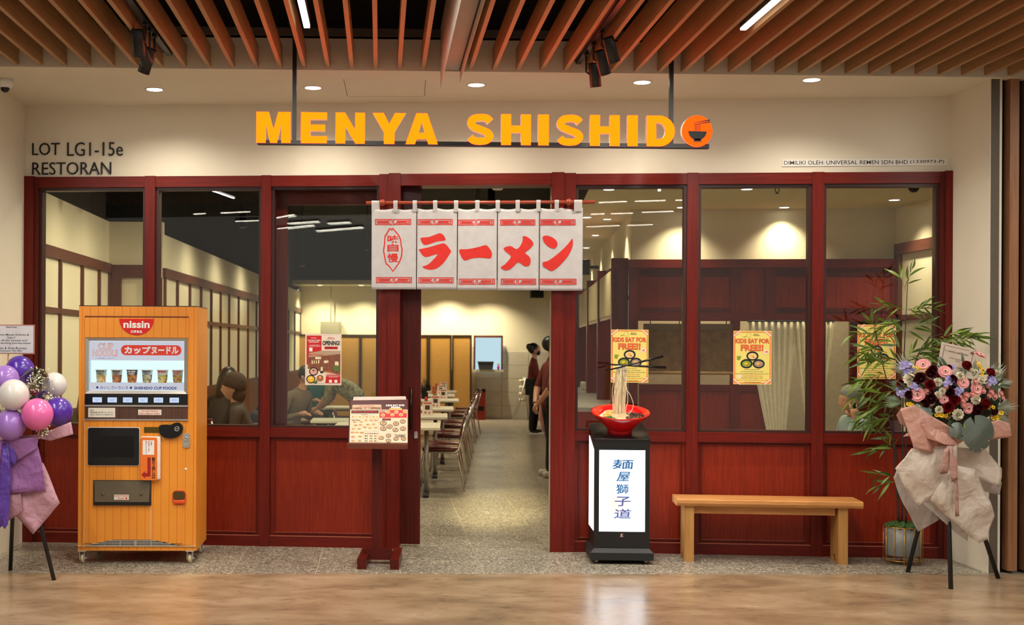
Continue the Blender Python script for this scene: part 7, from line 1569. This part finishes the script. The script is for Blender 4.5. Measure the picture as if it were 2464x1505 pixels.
# bending person in a floral shirt
q = onY(826, 940, 8.0)
J = {'pelvis': (0, 0, .90, (.13, .16)), 'waist': (.10, 0, 1.0, (.12, .15)), 'chest': (.28, 0, 1.12, (.13, .17)), 'neckb': (.42, 0, 1.18, (.06, .07)), 'neck': (.48, 0, 1.20, .05)}
E_ = [('pelvis', 'waist', 0), ('waist', 'chest', 0), ('chest', 'neckb', 0), ('neckb', 'neck', 2)]
for s, n in ((1, 'l'), (-1, 'r')):
    J['hip'+n] = (0, s*.09, .84, .105); J['knee'+n] = (.03, s*.10, .47, .09); J['ank'+n] = (-.02, s*.10, .08, .07); J['toe'+n] = (.12, s*.11, .035, .036); J['sh'+n] = (.36, s*.18, 1.14, .06); J['el'+n] = (.42, s*.2, .90, .047); J['wr'+n] = (.55, s*.15, .78, .03)
    E_ += [('pelvis', 'hip'+n, 1), ('hip'+n, 'knee'+n, 1), ('knee'+n, 'ank'+n, 1), ('ank'+n, 'toe'+n, 1), ('chest', 'sh'+n, 0), ('sh'+n, 'el'+n, 0), ('el'+n, 'wr'+n, 2)]
person('person in floral cream shirt bending over a table behind the glass', (q.x+.22, 8.0, 0), R(170), J, E_, [mat('floral_shirt', (196, 186, 150), .8, rgb2=(110, 104, 84), scale=26), TRB, SKIN, EYE], lambda m: (head(m, (.56, 0, 1.24), 0, 1, tilt=.8, skin=2), [hand(m, (.55, s*.15, .78), (.8, 0, -.4), (0, 0, 1)) for s in (-1, 1)]), kids=[('hair', lambda k: k.ball((.54, 0, 1.28), .11, .095, .10, 16, 10), HAIRB)])
# jacket over a chair back
q = onY(612, 970, 3.9)
t = thing('backpack', 'dark backpack with a red patch beside the person in a beanie', 'bag', (q.x+.06, 4.12, .486)); MB().rbox(-.12, .12, -.09, .09, 0, .46, .06, 3).build('bag', mat('dark_jacket', (26, 32, 36), .8), t); MB().rbox(-.08, .0, -.1, -.085, .12, .32, .006).build('patch', mat('red_patch', (170, 30, 30), .6), t); MB().tube([(-.06, .0, .44), (-.03, -.01, .52), (.05, .0, .52), (.08, 0, .44)], .012, 6).build('strap', BLACKM, t)
chair(q.x+.06, 4.10, R(-90), 'maroon chair carrying the dark backpack', 'chairs of the diners')

# small fittings on the kitchen side ceiling and wall
q = onZ(1870, 444, 2.95); t = thing('fire_sprinkler', 'small dark fire sprinkler under the ceiling behind the middle right window', 'sprinkler', (q.x, q.y, 2.95))
MB().cyl((0, 0, 0), (0, 0, -.03), .012, n=10).build('pipe', STEEL, t); MB().tube([(-.012, 0, -.03), (-.018, 0, -.05), (0, 0, -.07), (.018, 0, -.05), (.012, 0, -.03)], .004, 6).lathe([(.0001, -.072), (.02, -.072), (.02, -.075), (.0001, -.075)], 12).build('deflector', BLACKM, t)
q = onZ(2211, 443, 2.95); t = thing('dome_camera', 'black dome camera under the ceiling at the far right window', 'camera', (q.x-.02, q.y+.05, 2.95))
MB().lathe([(.0001, 0), (.06, 0), (.06, -.02), (.0001, -.02)], 18).build('base', BLACKM, t); MB().ball((0, 0, -.02), .045, nu=14, nv=8).build('dome', BLACKP, t)
q = along(A0, A1, 4.6, -.20); t = thing('corner_speaker', 'black speaker on the cream wall above the aisle counter', 'speaker', (q[0], q[1], 2.58), rza)
MB().rbox(-.09, .09, -.08, .07, 0, .2, .01).build('cabinet', BLACKP, t); MB().box(-.02, .02, -.20, -.08, .08, .12).build('bracket', BLACKM, t)
